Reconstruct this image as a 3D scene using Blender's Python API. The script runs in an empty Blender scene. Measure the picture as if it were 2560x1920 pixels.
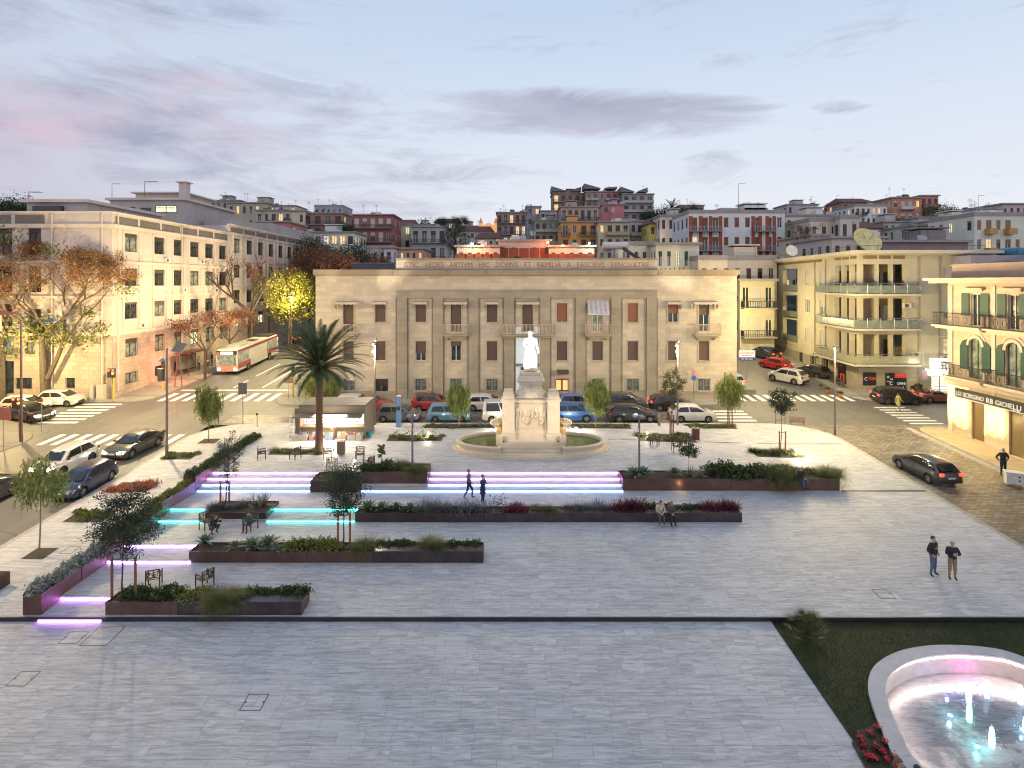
import bpy,bmesh,math,random
import numpy as np
from mathutils import Vector,Matrix,noise as mnoise
R=math.radians
random.seed(11);rng=np.random.default_rng(11)
F=1440.0;HZ=708.0;CX=1280.0;HC=15.5;SL=.068
scene=bpy.context.scene
col=scene.collection

# ------------------------------------------------------------------ ground height
ROWY=dict(a=23.9,b=25.1,c=28.0,d=29.2,e=32.1,f=33.2)
QUAD=[36.0,36.6,37.25,37.9]
def tap(x,x0,x1):return max(0.,min(1.,1-(x-x0)/(x1-x0)))
def goff(x,y):
    """height of the plaza surface over the sloping plane"""
    if y<23.9:return-.17
    if x<-20.1:return 0.
    r=0.
    if 25.1<=y<28.0:r=.15*tap(x,-17,-8.8)*(28-y)/2.9
    elif 28.0<=y<29.2:r=.15 if x<-15.6 else 0
    elif 29.2<=y<32.1:r=.3*tap(x,-15.6,-2)*(32.1-y)/2.9
    elif 32.1<=y<33.2:r=.15 if x<-8.75 else 0
    elif 33.2<=y<36.0:r=.3*tap(x,-8.75,12.8)*(36-y)/2.8
    elif 36.0<=y<37.9:
        if x<6.95:r=.13*sum(1 for q in QUAD if y>=q)
    elif y>=37.9:r=.52*tap(x,6.95,20.6)*max(0,min(1,(50.5-y)/8.0))
    return r
def hill(y):
    if y<90:return SL*y
    if y<130:return 6.12+(y-90)*.12
    if y<260:return 10.92+(y-130)*.2
    if y<420:return 36.9+(y-260)*.115
    return 55.3+(y-420)*.02
def gz(x,y):
    return hill(y)+(goff(x,y) if y<50.5 and-26.3<x<26.4 else 0)
def G(px,py,o=None):
    """where the sight line through a point of the photograph meets the ground"""
    Y=HC*F/(py-HZ+SL*F)
    for _ in range(25):
        X=(px-CX)/F*Y
        z=gz(X,Y) if o is None else hill(Y)+o
        Y=.6*Y+.4*(HC-z)*F/(py-HZ)
    X=(px-CX)/F*Y
    return Vector((X,Y,gz(X,Y) if o is None else hill(Y)+o))
def XA(px,Y):return (px-CX)*Y/F
def ZA(py,Y):return HC-(py-HZ)*Y/F

# ------------------------------------------------------------------ materials
MATS={}
def node(nt,t,**kw):
    n=nt.nodes.new(t)
    for k,v in kw.items():setattr(n,k,v)
    return n
def basemat(name):
    m=bpy.data.materials.new(name);m.use_nodes=True
    nt=m.node_tree;nt.nodes.clear()
    out=node(nt,'ShaderNodeOutputMaterial');b=node(nt,'ShaderNodeBsdfPrincipled')
    nt.links.new(b.outputs[0],out.inputs[0])
    return m,nt,b
def mixc(nt,fac,a,b,blend='MIX'):
    n=node(nt,'ShaderNodeMix',data_type='RGBA',blend_type=blend)
    for i,s in ((0,fac),(6,a),(7,b)):
        if isinstance(s,bpy.types.NodeSocket):nt.links.new(s,n.inputs[i])
        elif i==0:n.inputs[0].default_value=s
        else:n.inputs[i].default_value=(s[0],s[1],s[2],1)
    return n.outputs[2]
def mth(nt,op,a,b=None,c=None,clamp=False):
    n=node(nt,'ShaderNodeMath',operation=op);n.use_clamp=clamp
    for i,s in enumerate((a,b,c)):
        if s is None:continue
        if isinstance(s,bpy.types.NodeSocket):nt.links.new(s,n.inputs[i])
        else:n.inputs[i].default_value=s
    return n.outputs[0]
def nz(nt,vec,scale,detail=4,rough=.6,dist=0):
    n=node(nt,'ShaderNodeTexNoise');n.inputs['Scale'].default_value=scale
    n.inputs['Detail'].default_value=detail;n.inputs['Roughness'].default_value=rough
    n.inputs['Distortion'].default_value=dist
    if vec is not None:nt.links.new(vec,n.inputs['Vector'])
    return n.outputs['Fac']
def ramp(nt,fac,p0,p1,a=(0,0,0),b=(1,1,1)):
    n=node(nt,'ShaderNodeValToRGB')
    n.color_ramp.elements[0].position=p0;n.color_ramp.elements[1].position=p1
    n.color_ramp.elements[0].color=(*a,1);n.color_ramp.elements[1].color=(*b,1)
    nt.links.new(fac,n.inputs[0]);return n.outputs[0]
def sc(c,k):return tuple(min(1,x*k) for x in c)
def bump(nt,b,h,s,d=.02):
    n=node(nt,'ShaderNodeBump');n.inputs['Strength'].default_value=s;n.inputs['Distance'].default_value=d
    nt.links.new(h,n.inputs['Height']);nt.links.new(n.outputs[0],b.inputs['Normal'])
def scl(nt,vec,s,rz=0):
    n=node(nt,'ShaderNodeMapping');n.inputs['Scale'].default_value=s;n.inputs['Rotation'].default_value=(0,0,rz)
    nt.links.new(vec,n.inputs[0]);return n.outputs[0]
def objc(nt):return node(nt,'ShaderNodeTexCoord').outputs['Object']

def M(name,c,rough=.7,var=.18,scale=4,bmp=0,metal=0,spec=.5,coat=0):
    if name in MATS:return MATS[name]
    m,nt,b=basemat(name);v=objc(nt)
    n1=nz(nt,v,scale,5,.65)
    f=ramp(nt,n1,.3,.72)
    nt.links.new(mixc(nt,f,sc(c,1-var),sc(c,1+var)),b.inputs['Base Color'])
    b.inputs['Roughness'].default_value=rough;b.inputs['Metallic'].default_value=metal
    b.inputs['Specular IOR Level'].default_value=spec
    if coat:b.inputs['Coat Weight'].default_value=coat;b.inputs['Coat Roughness'].default_value=.08
    if bmp:bump(nt,b,nz(nt,v,scale*4,4),bmp,.01)
    MATS[name]=m;return m
def EM(name,c,s,base=None):
    if name in MATS:return MATS[name]
    m,nt,b=basemat(name)
    n=nz(nt,objc(nt),3,2)
    b.inputs['Base Color'].default_value=(*(base or sc(c,.4)),1);b.inputs['Roughness'].default_value=.5
    nt.links.new(mixc(nt,n,sc(c,.85),c),b.inputs['Emission Color'])
    b.inputs['Emission Strength'].default_value=s
    MATS[name]=m;return m
def WALL(name,c,grime=.3,block=None,mortar=.75,rough=.85,var=.08,stain=(.16,.12,.09)):
    """plaster or ashlar wall: patches, streaks running down, optional courses of blocks"""
    if name in MATS:return MATS[name]
    m,nt,b=basemat(name);v=objc(nt)
    sep=node(nt,'ShaderNodeSeparateXYZ');nt.links.new(v,sep.inputs[0])
    com=node(nt,'ShaderNodeCombineXYZ');nt.links.new(mth(nt,'ADD',sep.outputs[0],sep.outputs[1]),com.inputs[0])
    nt.links.new(sep.outputs[2],com.inputs[1]);uv=com.outputs[0]
    base=mixc(nt,ramp(nt,nz(nt,v,.35,5,.7),.35,.68),sc(c,1-var*1.6),sc(c,1+var))
    if block:
        br=node(nt,'ShaderNodeTexBrick');nt.links.new(uv,br.inputs[0])
        br.inputs['Scale'].default_value=1;br.inputs['Brick Width'].default_value=block[0];br.inputs['Row Height'].default_value=block[1]
        br.inputs['Mortar Size'].default_value=.018;br.inputs['Mortar Smooth'].default_value=.3
        br.inputs['Color1'].default_value=(.86,.86,.86,1);br.inputs['Color2'].default_value=(1.08,1.06,1.03,1)
        br.inputs['Mortar'].default_value=(mortar,mortar,mortar*.97,1)
        base=mixc(nt,1,base,br.outputs['Color'],'MULTIPLY')
    streak=ramp(nt,nz(nt,scl(nt,v,(1.6,1.6,.13)),1,6,.7),.5,.78)
    patch=ramp(nt,nz(nt,v,1.3,6,.75),.46,.7)
    g=mth(nt,'MULTIPLY',mth(nt,'MULTIPLY',streak,patch),grime*1.7,clamp=True)
    nt.links.new(mixc(nt,g,base,stain),b.inputs['Base Color'])
    b.inputs['Roughness'].default_value=rough;b.inputs['Specular IOR Level'].default_value=.25
    bump(nt,b,nz(nt,v,6,5),.25,.02)
    MATS[name]=m;return m
def SLATS(name,c,sp=.055,rough=.6,axis=2,amp=.3):
    if name in MATS:return MATS[name]
    m,nt,b=basemat(name);v=objc(nt)
    sep=node(nt,'ShaderNodeSeparateXYZ');nt.links.new(v,sep.inputs[0])
    w=mth(nt,'FRACT',mth(nt,'DIVIDE',sep.outputs[axis],sp))
    f=ramp(nt,w,.05,.3)
    k=mixc(nt,nz(nt,v,2.2,4),sc(c,.82),sc(c,1.15))
    nt.links.new(mixc(nt,f,sc(c,1-amp*1.6),k),b.inputs['Base Color'])
    b.inputs['Roughness'].default_value=rough
    bump(nt,b,w,.5,.01)
    MATS[name]=m;return m
def GLASS(name,c=(.03,.035,.04),lit=None,s=0):
    if name in MATS:return MATS[name]
    m,nt,b=basemat(name);v=objc(nt)
    b.inputs['Roughness'].default_value=.08;b.inputs['Specular IOR Level'].default_value=.7
    nt.links.new(mixc(nt,ramp(nt,nz(nt,v,1.2,3),.4,.6),sc(c,.6),sc(c,1.6)),b.inputs['Base Color'])
    if lit:
        nt.links.new(mixc(nt,ramp(nt,nz(nt,v,2.5,3),.35,.65),sc(lit,.35),lit),b.inputs['Emission Color'])
        b.inputs['Emission Strength'].default_value=s
    MATS[name]=m;return m
def LEAF(name,dark,light,scale=1.4,rough=.6):
    if name in MATS:return MATS[name]
    m,nt,b=basemat(name)
    geo=node(nt,'ShaderNodeNewGeometry');v=geo.outputs['Position']
    a=ramp(nt,nz(nt,v,scale,4,.7),.36,.66)
    rnd=mth(nt,'MULTIPLY_ADD',geo.outputs['Random Per Island'],.7,.65)
    c=mixc(nt,a,dark,light)
    hsv=node(nt,'ShaderNodeHueSaturation');nt.links.new(c,hsv.inputs['Color']);nt.links.new(rnd,hsv.inputs['Value'])
    nt.links.new(hsv.outputs[0],b.inputs['Base Color'])
    b.inputs['Roughness'].default_value=rough;b.inputs['Specular IOR Level'].default_value=.3
    tr=node(nt,'ShaderNodeBsdfTranslucent');nt.links.new(hsv.outputs[0],tr.inputs[0])
    mx=node(nt,'ShaderNodeMixShader');mx.inputs[0].default_value=.25
    nt.links.new(b.outputs[0],mx.inputs[1]);nt.links.new(tr.outputs[0],mx.inputs[2])
    out=[n for n in nt.nodes if n.type=='OUTPUT_MATERIAL'][0];nt.links.new(mx.outputs[0],out.inputs[0])
    MATS[name]=m;return m

# ------------------------------------------------------------------ mesh builder and object helpers
class MB:
    def __init__(s):s.v=[];s.f=[];s.m=[]
    def face(s,pts,mi=0):
        n=len(s.v);s.v+=[tuple(p) for p in pts];s.f.append(tuple(range(n,n+len(pts))));s.m.append(mi)
    def add(s,v,f,mi=0):
        n=len(s.v);s.v+=[tuple(p) for p in v];s.f+=[tuple(i+n for i in q) for q in f];s.m+=[mi]*len(f)
    def box(s,x0,y0,z0,x1,y1,z1,mi=0,T=None):
        v=[(x,y,z) for z in (z0,z1) for x,y in ((x0,y0),(x1,y0),(x1,y1),(x0,y1))]
        if T:v=[T @ Vector(p) for p in v]
        s.add(v,[(0,3,2,1),(4,5,6,7),(0,1,5,4),(1,2,6,5),(2,3,7,6),(3,0,4,7)],mi)
    def prism(s,poly,z0,z1,mi=0,top=None):
        """poly counter-clockwise; z0, z1 numbers or functions of x, y"""
        g0=z0 if callable(z0) else (lambda x,y:z0);g1=z1 if callable(z1) else (lambda x,y:z1)
        n=len(poly)
        v=[(x,y,g0(x,y)) for x,y in poly]+[(x,y,g1(x,y)) for x,y in poly]
        s.add(v,[(i,(i+1) % n,n+(i+1) % n,n+i) for i in range(n)],mi)
        s.face(v[n:],mi if top is None else top);s.face(v[:n][::-1],mi)
    def tube(s,pts,r0,r1=None,n=6,mi=0,cap=True):
        pts=[Vector(p) for p in pts];r1=r0 if r1 is None else r1
        rs=r0 if isinstance(r0,(list,tuple)) else [r0+(r1-r0)*i/max(1,len(pts)-1) for i in range(len(pts))]
        vs=[];up=Vector((0,0,1))
        d0=(pts[1]-pts[0]).normalized()
        a=d0.cross(up if abs(d0.z)<.9 else Vector((1,0,0))).normalized()
        for i,p in enumerate(pts):
            d=(pts[min(i+1,len(pts)-1)]-pts[max(i-1,0)]).normalized()
            a=(a-d*a.dot(d)).normalized();b=d.cross(a)
            for k in range(n):
                t=2*math.pi*k/n;vs.append(p+(a*math.cos(t)+b*math.sin(t))*rs[i])
        fs=[(i*n+k,i*n+(k+1) % n,(i+1)*n+(k+1) % n,(i+1)*n+k) for i in range(len(pts)-1) for k in range(n)]
        if cap:fs+=[tuple(range(n))[::-1],tuple(range((len(pts)-1)*n,len(pts)*n))]
        s.add(vs,fs,mi)
    def lathe(s,prof,n=16,c=(0,0,0),mi=0,sx=1,sy=1):
        vs=[(c[0]+r*sx*math.cos(2*math.pi*k/n),c[1]+r*sy*math.sin(2*math.pi*k/n),c[2]+z) for r,z in prof for k in range(n)]
        fs=[(i*n+k,i*n+(k+1) % n,(i+1)*n+(k+1) % n,(i+1)*n+k) for i in range(len(prof)-1) for k in range(n)]
        s.add(vs,fs,mi)
        s.face(vs[:n][::-1],mi);s.face(vs[-n:],mi)
    def mesh(s,name,mats,smooth=False,sharp=35):
        me=bpy.data.meshes.new(name);me.from_pydata(s.v,[],s.f);
        for m in (mats if isinstance(mats,(list,tuple)) else [mats]):me.materials.append(m)
        me.polygons.foreach_set('material_index',s.m)
        if smooth:
            me.polygons.foreach_set('use_smooth',[True]*len(s.f))
            me.update();me.set_sharp_from_angle(angle=R(sharp))
        me.update();return me
    def build(s,name,mats,parent=None,loc=None,rz=0,smooth=False):
        return inst(name,s.mesh(name,mats,smooth),parent,loc,rz)
def inst(name,me,parent=None,loc=None,rz=0):
    o=bpy.data.objects.new(name,me);col.objects.link(o)
    if parent:o.parent=parent
    if loc is not None:o.location=loc
    if rz:o.rotation_euler=(0,0,rz)
    return o
def tag(o,label=None,cat=None,group=None,kind=None):
    for k,v in (('label',label),('category',cat),('group',group),('kind',kind)):
        if v:o[k]=v
    return o
def thing(name,label,cat,loc=(0,0,0),rz=0,group=None):
    o=bpy.data.objects.new(name,None);col.objects.link(o);o.empty_display_size=.3
    o.location=loc;o.rotation_euler=(0,0,rz)
    return tag(o,label,cat,group)
def kids(o):return [c for c in CH.get(o.name,[])] if False else list(o.children)
def dup(root,loc,rz=None,label=None,group=None,scale=None):
    r=root.copy();col.objects.link(r);r.location=loc
    if rz is not None:r.rotation_euler=(0,0,rz)
    if scale:r.scale=(scale,)*3 if not isinstance(scale,tuple) else scale
    if label:r['label']=label
    if group:r['group']=group
    for ch in root.children:
        c=ch.copy();col.objects.link(c);c.parent=r
        for g in ch.children:
            d=g.copy();col.objects.link(d);d.parent=c
    return r
def fastmesh(name,verts,n_per,mat,smooth=False):
    """verts (N, n_per, 3) separate faces"""
    N=verts.shape[0]
    me=bpy.data.meshes.new(name)
    me.vertices.add(N*n_per);me.vertices.foreach_set('co',verts.reshape(-1).astype(np.float32))
    me.loops.add(N*n_per);me.loops.foreach_set('vertex_index',np.arange(N*n_per,dtype=np.int32))
    me.polygons.add(N);me.polygons.foreach_set('loop_start',np.arange(0,N*n_per,n_per,dtype=np.int32))
    me.polygons.foreach_set('loop_total',np.full(N,n_per,dtype=np.int32))
    me.materials.append(mat);me.update(calc_edges=True);me.validate();return me
def leafquads(c,size,flat=0.,aspect=.55,jitter=.35,down=None):
    """c (N,3) centres -> rhombic leaves (N,4,3)"""
    N=len(c)
    d=rng.normal(size=(N,3));
    if down is not None:d=d*.35+np.array(down)
    d /= np.linalg.norm(d,axis=1)[:,None]
    e=rng.normal(size=(N,3));e[:,2]+=flat;e=np.cross(d,e);e /= (np.linalg.norm(e,axis=1)[:,None]+1e-6)
    s=size*(1+jitter*rng.uniform(-1,1,size=(N,1)))
    a=d*s*.5;b=e*s*.5*aspect
    return np.stack([c-a,c+b,c+a,c-b],axis=1)

# ------------------------------------------------------------------ camera, world, sun
cam=bpy.data.cameras.new('camera');co=bpy.data.objects.new('camera',cam);col.objects.link(co)
co.location=(0,0,HC);co.rotation_euler=(R(90),0,0)
cam.sensor_width=36;cam.lens=36*F/2560;cam.shift_y=-(960-HZ)/2560;cam.clip_end=5000;cam.clip_start=.2
scene.camera=co
scene.view_settings.view_transform='Standard';scene.view_settings.look='None'
scene.view_settings.exposure=0;scene.view_settings.gamma=1
scene.render.engine='CYCLES';scene.cycles.max_bounces=5;scene.cycles.diffuse_bounces=2;scene.cycles.glossy_bounces=2
scene.cycles.transparent_max_bounces=6;scene.cycles.caustics_reflective=False;scene.cycles.caustics_refractive=False
scene.cycles.sample_clamp_indirect=4;scene.cycles.filter_width=1.15

w=bpy.data.worlds.new('World');scene.world=w;w.use_nodes=True
nt=w.node_tree;nt.nodes.clear()
out=node(nt,'ShaderNodeOutputWorld');bg=node(nt,'ShaderNodeBackground');nt.links.new(bg.outputs[0],out.inputs[0])
sky=node(nt,'ShaderNodeTexSky',sky_type='NISHITA');sky.sun_disc=False;sky.sun_elevation=R(3);sky.sun_rotation=R(-150);sky.altitude=50
tc=node(nt,'ShaderNodeTexCoord').outputs['Generated']
sep=node(nt,'ShaderNodeSeparateXYZ');nt.links.new(tc,sep.inputs[0])
X_,Y_,Z_=sep.outputs[0],sep.outputs[1],sep.outputs[2]
zc=mth(nt,'MAXIMUM',Z_,0.0)
def cramp(fac,stops):
    n=node(nt,'ShaderNodeValToRGB');e=n.color_ramp.elements
    while len(e)<len(stops):e.new(.5)
    for el,(p,c) in zip(e,stops):el.position=p;el.color=(*c,1)
    nt.links.new(fac,n.inputs[0]);return n.outputs[0]
grad=cramp(zc,[(0,(.76,.73,.79)),(.1,(.75,.77,.84)),(.25,(.65,.72,.84)),(.42,(.51,.62,.79)),(1,(.40,.50,.68))])
left=cramp(zc,[(0,(.53,.48,.56)),(.08,(.55,.53,.63)),(.3,(.56,.62,.75)),(.5,(.49,.60,.77)),(1,(.38,.48,.66))])
az=mth(nt,'DIVIDE',X_,mth(nt,'MAXIMUM',mth(nt,'ABSOLUTE',Y_),.05))
lf=ramp(nt,mth(nt,'MULTIPLY_ADD',az,-1.0,-.05),.0,.8)
c0=mixc(nt,lf,grad,left)
nsk=mixc(nt,1,sky.outputs[0],(.12,.12,.12),'MULTIPLY')
c0=mixc(nt,.08,c0,nsk)
# clouds on a high flat layer
den=mth(nt,'ADD',zc,.1)
cx_=mth(nt,'DIVIDE',X_,den);cy_=mth(nt,'DIVIDE',Y_,den)
com=node(nt,'ShaderNodeCombineXYZ');nt.links.new(cx_,com.inputs[0]);nt.links.new(cy_,com.inputs[1])
cn=nz(nt,scl(nt,com.outputs[0],(.42,1.0,1)),1.1,8,.6,.3)
el=node(nt,'ShaderNodeMath',operation='DIVIDE')
tz=mth(nt,'DIVIDE',Z_,mth(nt,'MAXIMUM',mth(nt,'ABSOLUTE',Y_),.05))
def blob(a0,z0,ra,rz):
    a=mth(nt,'DIVIDE',mth(nt,'SUBTRACT',az,a0),ra);b=mth(nt,'DIVIDE',mth(nt,'SUBTRACT',tz,z0),rz)
    d=mth(nt,'ADD',mth(nt,'MULTIPLY',a,a),mth(nt,'MULTIPLY',b,b))
    return mth(nt,'SUBTRACT',1,d,clamp=True)
front=mth(nt,'GREATER_THAN',Y_,0)
b1=mth(nt,'MULTIPLY',blob(.15,.295,.36,.055),1.15)
b2=mth(nt,'MULTIPLY',blob(-.75,.28,.65,.15),.75)
b3=mth(nt,'MULTIPLY',blob(-.75,.56,.5,.2),.42)
b4=mth(nt,'MULTIPLY',blob(.57,.305,.07,.016),.55)
b5=mth(nt,'MULTIPLY',blob(-.35,.17,.7,.10),.35)
bs=mth(nt,'MULTIPLY',mth(nt,'MAXIMUM',mth(nt,'MAXIMUM',b1,b2),mth(nt,'MAXIMUM',mth(nt,'MAXIMUM',b3,b5),b4)),front)
fine=nz(nt,scl(nt,tc,(3.0,3.0,13)),1.9,10,.66,.6)
dens=mth(nt,'ADD',mth(nt,'MULTIPLY',bs,.42),mth(nt,'SUBTRACT',fine,.575))
cm=ramp(nt,dens,.0,.3)
# lower parts of the clouds grey mauve, upper edges pink on the left
fine2=nz(nt,scl(nt,tc,(4,4,9)),1.1,6,.6)
pink=mixc(nt,ramp(nt,fine2,.42,.62),(.30,.31,.43),(.60,.46,.55))
gry=mixc(nt,ramp(nt,fine2,.35,.75),(.27,.28,.38),(.48,.47,.58))
cc=mixc(nt,lf,gry,pink)
c1=mixc(nt,mth(nt,'MULTIPLY',cm,.78),c0,cc)
wisp=ramp(nt,nz(nt,scl(nt,tc,(2.2,2.2,11)),1.3,8,.65,.5),.5,.75)
c1=mixc(nt,mth(nt,'MULTIPLY',wisp,.08),c1,(.58,.54,.66))
nt.links.new(c1,bg.inputs[0]);bg.inputs[1].default_value=1.17

sl=bpy.data.lights.new('dusk_sun','SUN');sl.energy=.35;sl.angle=R(25);sl.color=(1,.72,.68)
so=bpy.data.objects.new('dusk_sun',sl);col.objects.link(so);so.rotation_euler=(R(62),0,R(35))
def lamp_light(kind,loc,energy,color=(1,.86,.55),size=.15,target=None,spot=None,blend=.6):
    l=bpy.data.lights.new('lamp_light',kind);l.energy=energy;l.color=color
    if kind in ('POINT','SPOT'):l.shadow_soft_size=size
    o=bpy.data.objects.new('lamp_light',l);col.objects.link(o);o.location=loc
    if spot:l.spot_size=R(spot);l.spot_blend=blend
    if target is not None:
        o.rotation_euler=(Vector(target)-Vector(loc)).to_track_quat('-Z','Y').to_euler()
    return o
# ------------------------------------------------------------------ ground materials
def paving_mat():
    m,nt,b=basemat('paving stone');v=objc(nt)
    br=node(nt,'ShaderNodeTexBrick');nt.links.new(v,br.inputs[0]);br.offset=.37;br.offset_frequency=2;br.squash=.7;br.squash_frequency=3
    br.inputs['Scale'].default_value=1;br.inputs['Brick Width'].default_value=1.25;br.inputs['Row Height'].default_value=.5
    br.inputs['Mortar Size'].default_value=.011;br.inputs['Mortar Smooth'].default_value=.2;br.inputs['Bias'].default_value=0
    br.inputs['Color1'].default_value=(0,0,0,1);br.inputs['Color2'].default_value=(1,1,1,1);br.inputs['Mortar'].default_value=(.5,.5,.5,1)
    rb=node(nt,'ShaderNodeSeparateColor');nt.links.new(br.outputs['Color'],rb.inputs[0]);rnd=rb.outputs[0]
    # veins in each slab run their own way
    a1=nz(nt,scl(nt,v,(.9,9,1),.10),1,6,.72,.9)
    a2=nz(nt,scl(nt,v,(1.0,8,1),-.5),1,6,.72,.8)
    a3=nz(nt,scl(nt,v,(1.2,8,1),1.0),1,6,.72,1.0)
    s1=mixc(nt,mth(nt,'GREATER_THAN',rnd,.62),a1,a2)
    s2=mixc(nt,mth(nt,'GREATER_THAN',rnd,.86),s1,a3)
    vein=ramp(nt,s2,.40,.60)
    tone=mixc(nt,mth(nt,'MULTIPLY',rnd,.8),(.39,.385,.39),(.455,.45,.455))
    base=mixc(nt,vein,mixc(nt,1,tone,(.72,.72,.74),'MULTIPLY'),mixc(nt,1,tone,(1.18,1.18,1.17),'MULTIPLY'))
    big=ramp(nt,nz(nt,v,.22,5,.6),.32,.7)
    base=mixc(nt,mth(nt,'MULTIPLY',big,.45),base,mixc(nt,1,base,(1.2,1.19,1.17),'MULTIPLY'))
    pm=mth(nt,'MULTIPLY',mth(nt,'LESS_THAN',rnd,.3),ramp(nt,nz(nt,v,.16,3,.6),.5,.56));base=mixc(nt,mth(nt,'MULTIPLY',pm,.38),base,(.56,.55,.56))
    stain=ramp(nt,nz(nt,v,.55,6,.7),.60,.78)
    base=mixc(nt,mth(nt,'MULTIPLY',stain,.30),base,(.23,.22,.22))
    spots=ramp(nt,nz(nt,v,3.1,2,.5),.75,.79)
    base=mixc(nt,mth(nt,'MULTIPLY',spots,.35),base,(.14,.13,.13))
    base=mixc(nt,mth(nt,'MULTIPLY',br.outputs['Fac'],.45),base,(.17,.17,.18))
    nt.links.new(base,b.inputs['Base Color']);b.inputs['Roughness'].default_value=.62;b.inputs['Specular IOR Level'].default_value=.35
    bump(nt,b,br.outputs['Fac'],-.4,.01);return m
def cobble_mat():
    m,nt,b=basemat('cobbles');v=objc(nt)
    vw=node(nt,'ShaderNodeVectorMath',operation='ADD');nzv=node(nt,'ShaderNodeTexNoise');nzv.inputs['Scale'].default_value=.5
    nt.links.new(v,nzv.inputs[0]);sv=node(nt,'ShaderNodeVectorMath',operation='SCALE');nt.links.new(nzv.outputs['Color'],sv.inputs[0]);sv.inputs['Scale'].default_value=.35
    nt.links.new(v,vw.inputs[0]);nt.links.new(sv.outputs[0],vw.inputs[1])
    br=node(nt,'ShaderNodeTexBrick');nt.links.new(vw.outputs[0],br.inputs[0])
    br.inputs['Scale'].default_value=1;br.inputs['Brick Width'].default_value=.42;br.inputs['Row Height'].default_value=.2
    br.inputs['Mortar Size'].default_value=.022;br.inputs['Mortar Smooth'].default_value=.6
    br.inputs['Color1'].default_value=(.13,.115,.10,1);br.inputs['Color2'].default_value=(.27,.25,.22,1);br.inputs['Mortar'].default_value=(.035,.03,.028,1)
    n=ramp(nt,nz(nt,v,.5,6,.7),.3,.7)
    nt.links.new(mixc(nt,n,mixc(nt,1,br.outputs['Color'],(.72,.72,.7),'MULTIPLY'),mixc(nt,1,br.outputs['Color'],(1.25,1.2,1.12),'MULTIPLY')),b.inputs['Base Color'])
    b.inputs['Roughness'].default_value=.42;b.inputs['Specular IOR Level'].default_value=.5
    bump(nt,b,mth(nt,'ADD',mth(nt,'MULTIPLY',br.outputs['Fac'],-1),nz(nt,v,9,3)),.7,.03);return m
def asphalt_mat():
    m,nt,b=basemat('asphalt');v=objc(nt)
    f=ramp(nt,nz(nt,v,.25,6,.7),.3,.7);g=nz(nt,v,45,2)
    tr=ramp(nt,nz(nt,scl(nt,v,(1.1,.08,1)),1,4,.6),.45,.7)
    c=mixc(nt,f,(.075,.072,.068),(.12,.115,.108));c=mixc(nt,mth(nt,'MULTIPLY',tr,.5),c,(.15,.143,.133));c=mixc(nt,mth(nt,'MULTIPLY',g,.35),c,(.17,.165,.155))
    crack=node(nt,'ShaderNodeTexVoronoi',feature='DISTANCE_TO_EDGE');crack.inputs['Scale'].default_value=.16
    dv=node(nt,'ShaderNodeVectorMath',operation='ADD');nn=node(nt,'ShaderNodeTexNoise');nn.inputs['Scale'].default_value=.8;nn.inputs['Detail'].default_value=6
    nt.links.new(v,nn.inputs[0]);nt.links.new(v,dv.inputs[0]);nt.links.new(nn.outputs['Color'],dv.inputs[1]);nt.links.new(dv.outputs[0],crack.inputs[0])
    c=mixc(nt,ramp(nt,crack.outputs[0],.0015,.006),(.04,.038,.036),c)
    nt.links.new(c,b.inputs['Base Color']);b.inputs['Roughness'].default_value=.58;bump(nt,b,g,.15,.005);return m
MP,MC,MA=paving_mat(),cobble_mat(),asphalt_mat()
MSID=WALL('pavement slabs',(.30,.285,.25),.25,block=(.5,.25),mortar=.7)
MKERB=M('kerb stone',(.34,.32,.29),.8,.25,3,.2)
MDARK=M('black granite',(.025,.024,.026),.35,.3,3)
MPAINT=M('road paint',(.74,.72,.66),.6,.12,6)
MTERR=M('hill ground',(.10,.10,.075),.95,.4,.3)

def ks(n,mb,m,parent=None):
    o=mb.build(n,m,parent);o['kind']='structure';return o
# terrain to the horizon
mb=MB();ys=[-40,5,30,60,90,110,130,160,200,260,330,420,700,1500,3500];xs=[-3000,-800,-300,-120,-60,0,60,120,300,800,3000]
for j in range(len(ys)):
    for i in range(len(xs)):
        mb.v.append((xs[i],ys[j],hill(ys[j])-(1.4 if ys[j]<=60 and abs(xs[i])<=120 else .35)+(3*mnoise.noise((xs[i]*.01,ys[j]*.01,0)) if ys[j]>200 else 0)))
n=len(xs)
for j in range(len(ys)-1):
    for i in range(n-1):mb.f.append((j*n+i,j*n+i+1,(j+1)*n+i+1,(j+1)*n+i));mb.m.append(0)
ks('ground',mb,MTERR)
def sheet(name,rects,o,m,step=10):
    mb=MB()
    for x0,y0,x1,y1 in rects:
        yy=[y0]+[y for y in (90,130) if y0<y<y1]+[y1]
        for a,b in zip(yy,yy[1:]):mb.face([(x0,a,hill(a)+o),(x1,a,hill(a)+o),(x1,b,hill(b)+o),(x0,b,hill(b)+o)])
    return ks(name,mb,m)
sheet('road',[(-38.5,5,-26.05,129.9),(-110,49.7,-38.5,57.5),(-26.05,49.7,110,57),(22.2,57,38,129.9),(-26.05,57,-19.7,129.9),(-110,5,-38.5,49.7),(38,5,110,49.7)],-.12,MA)
sheet('cobbled street',[(26,5,34.4,49.72),(21,45.4,26,49.72),(34.4,46,38.5,49.72)],-.116,MC)
sheet('cobbled parking strip',[(-25.3,50.2,17.8,52.6)],-.116,MC)

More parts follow.
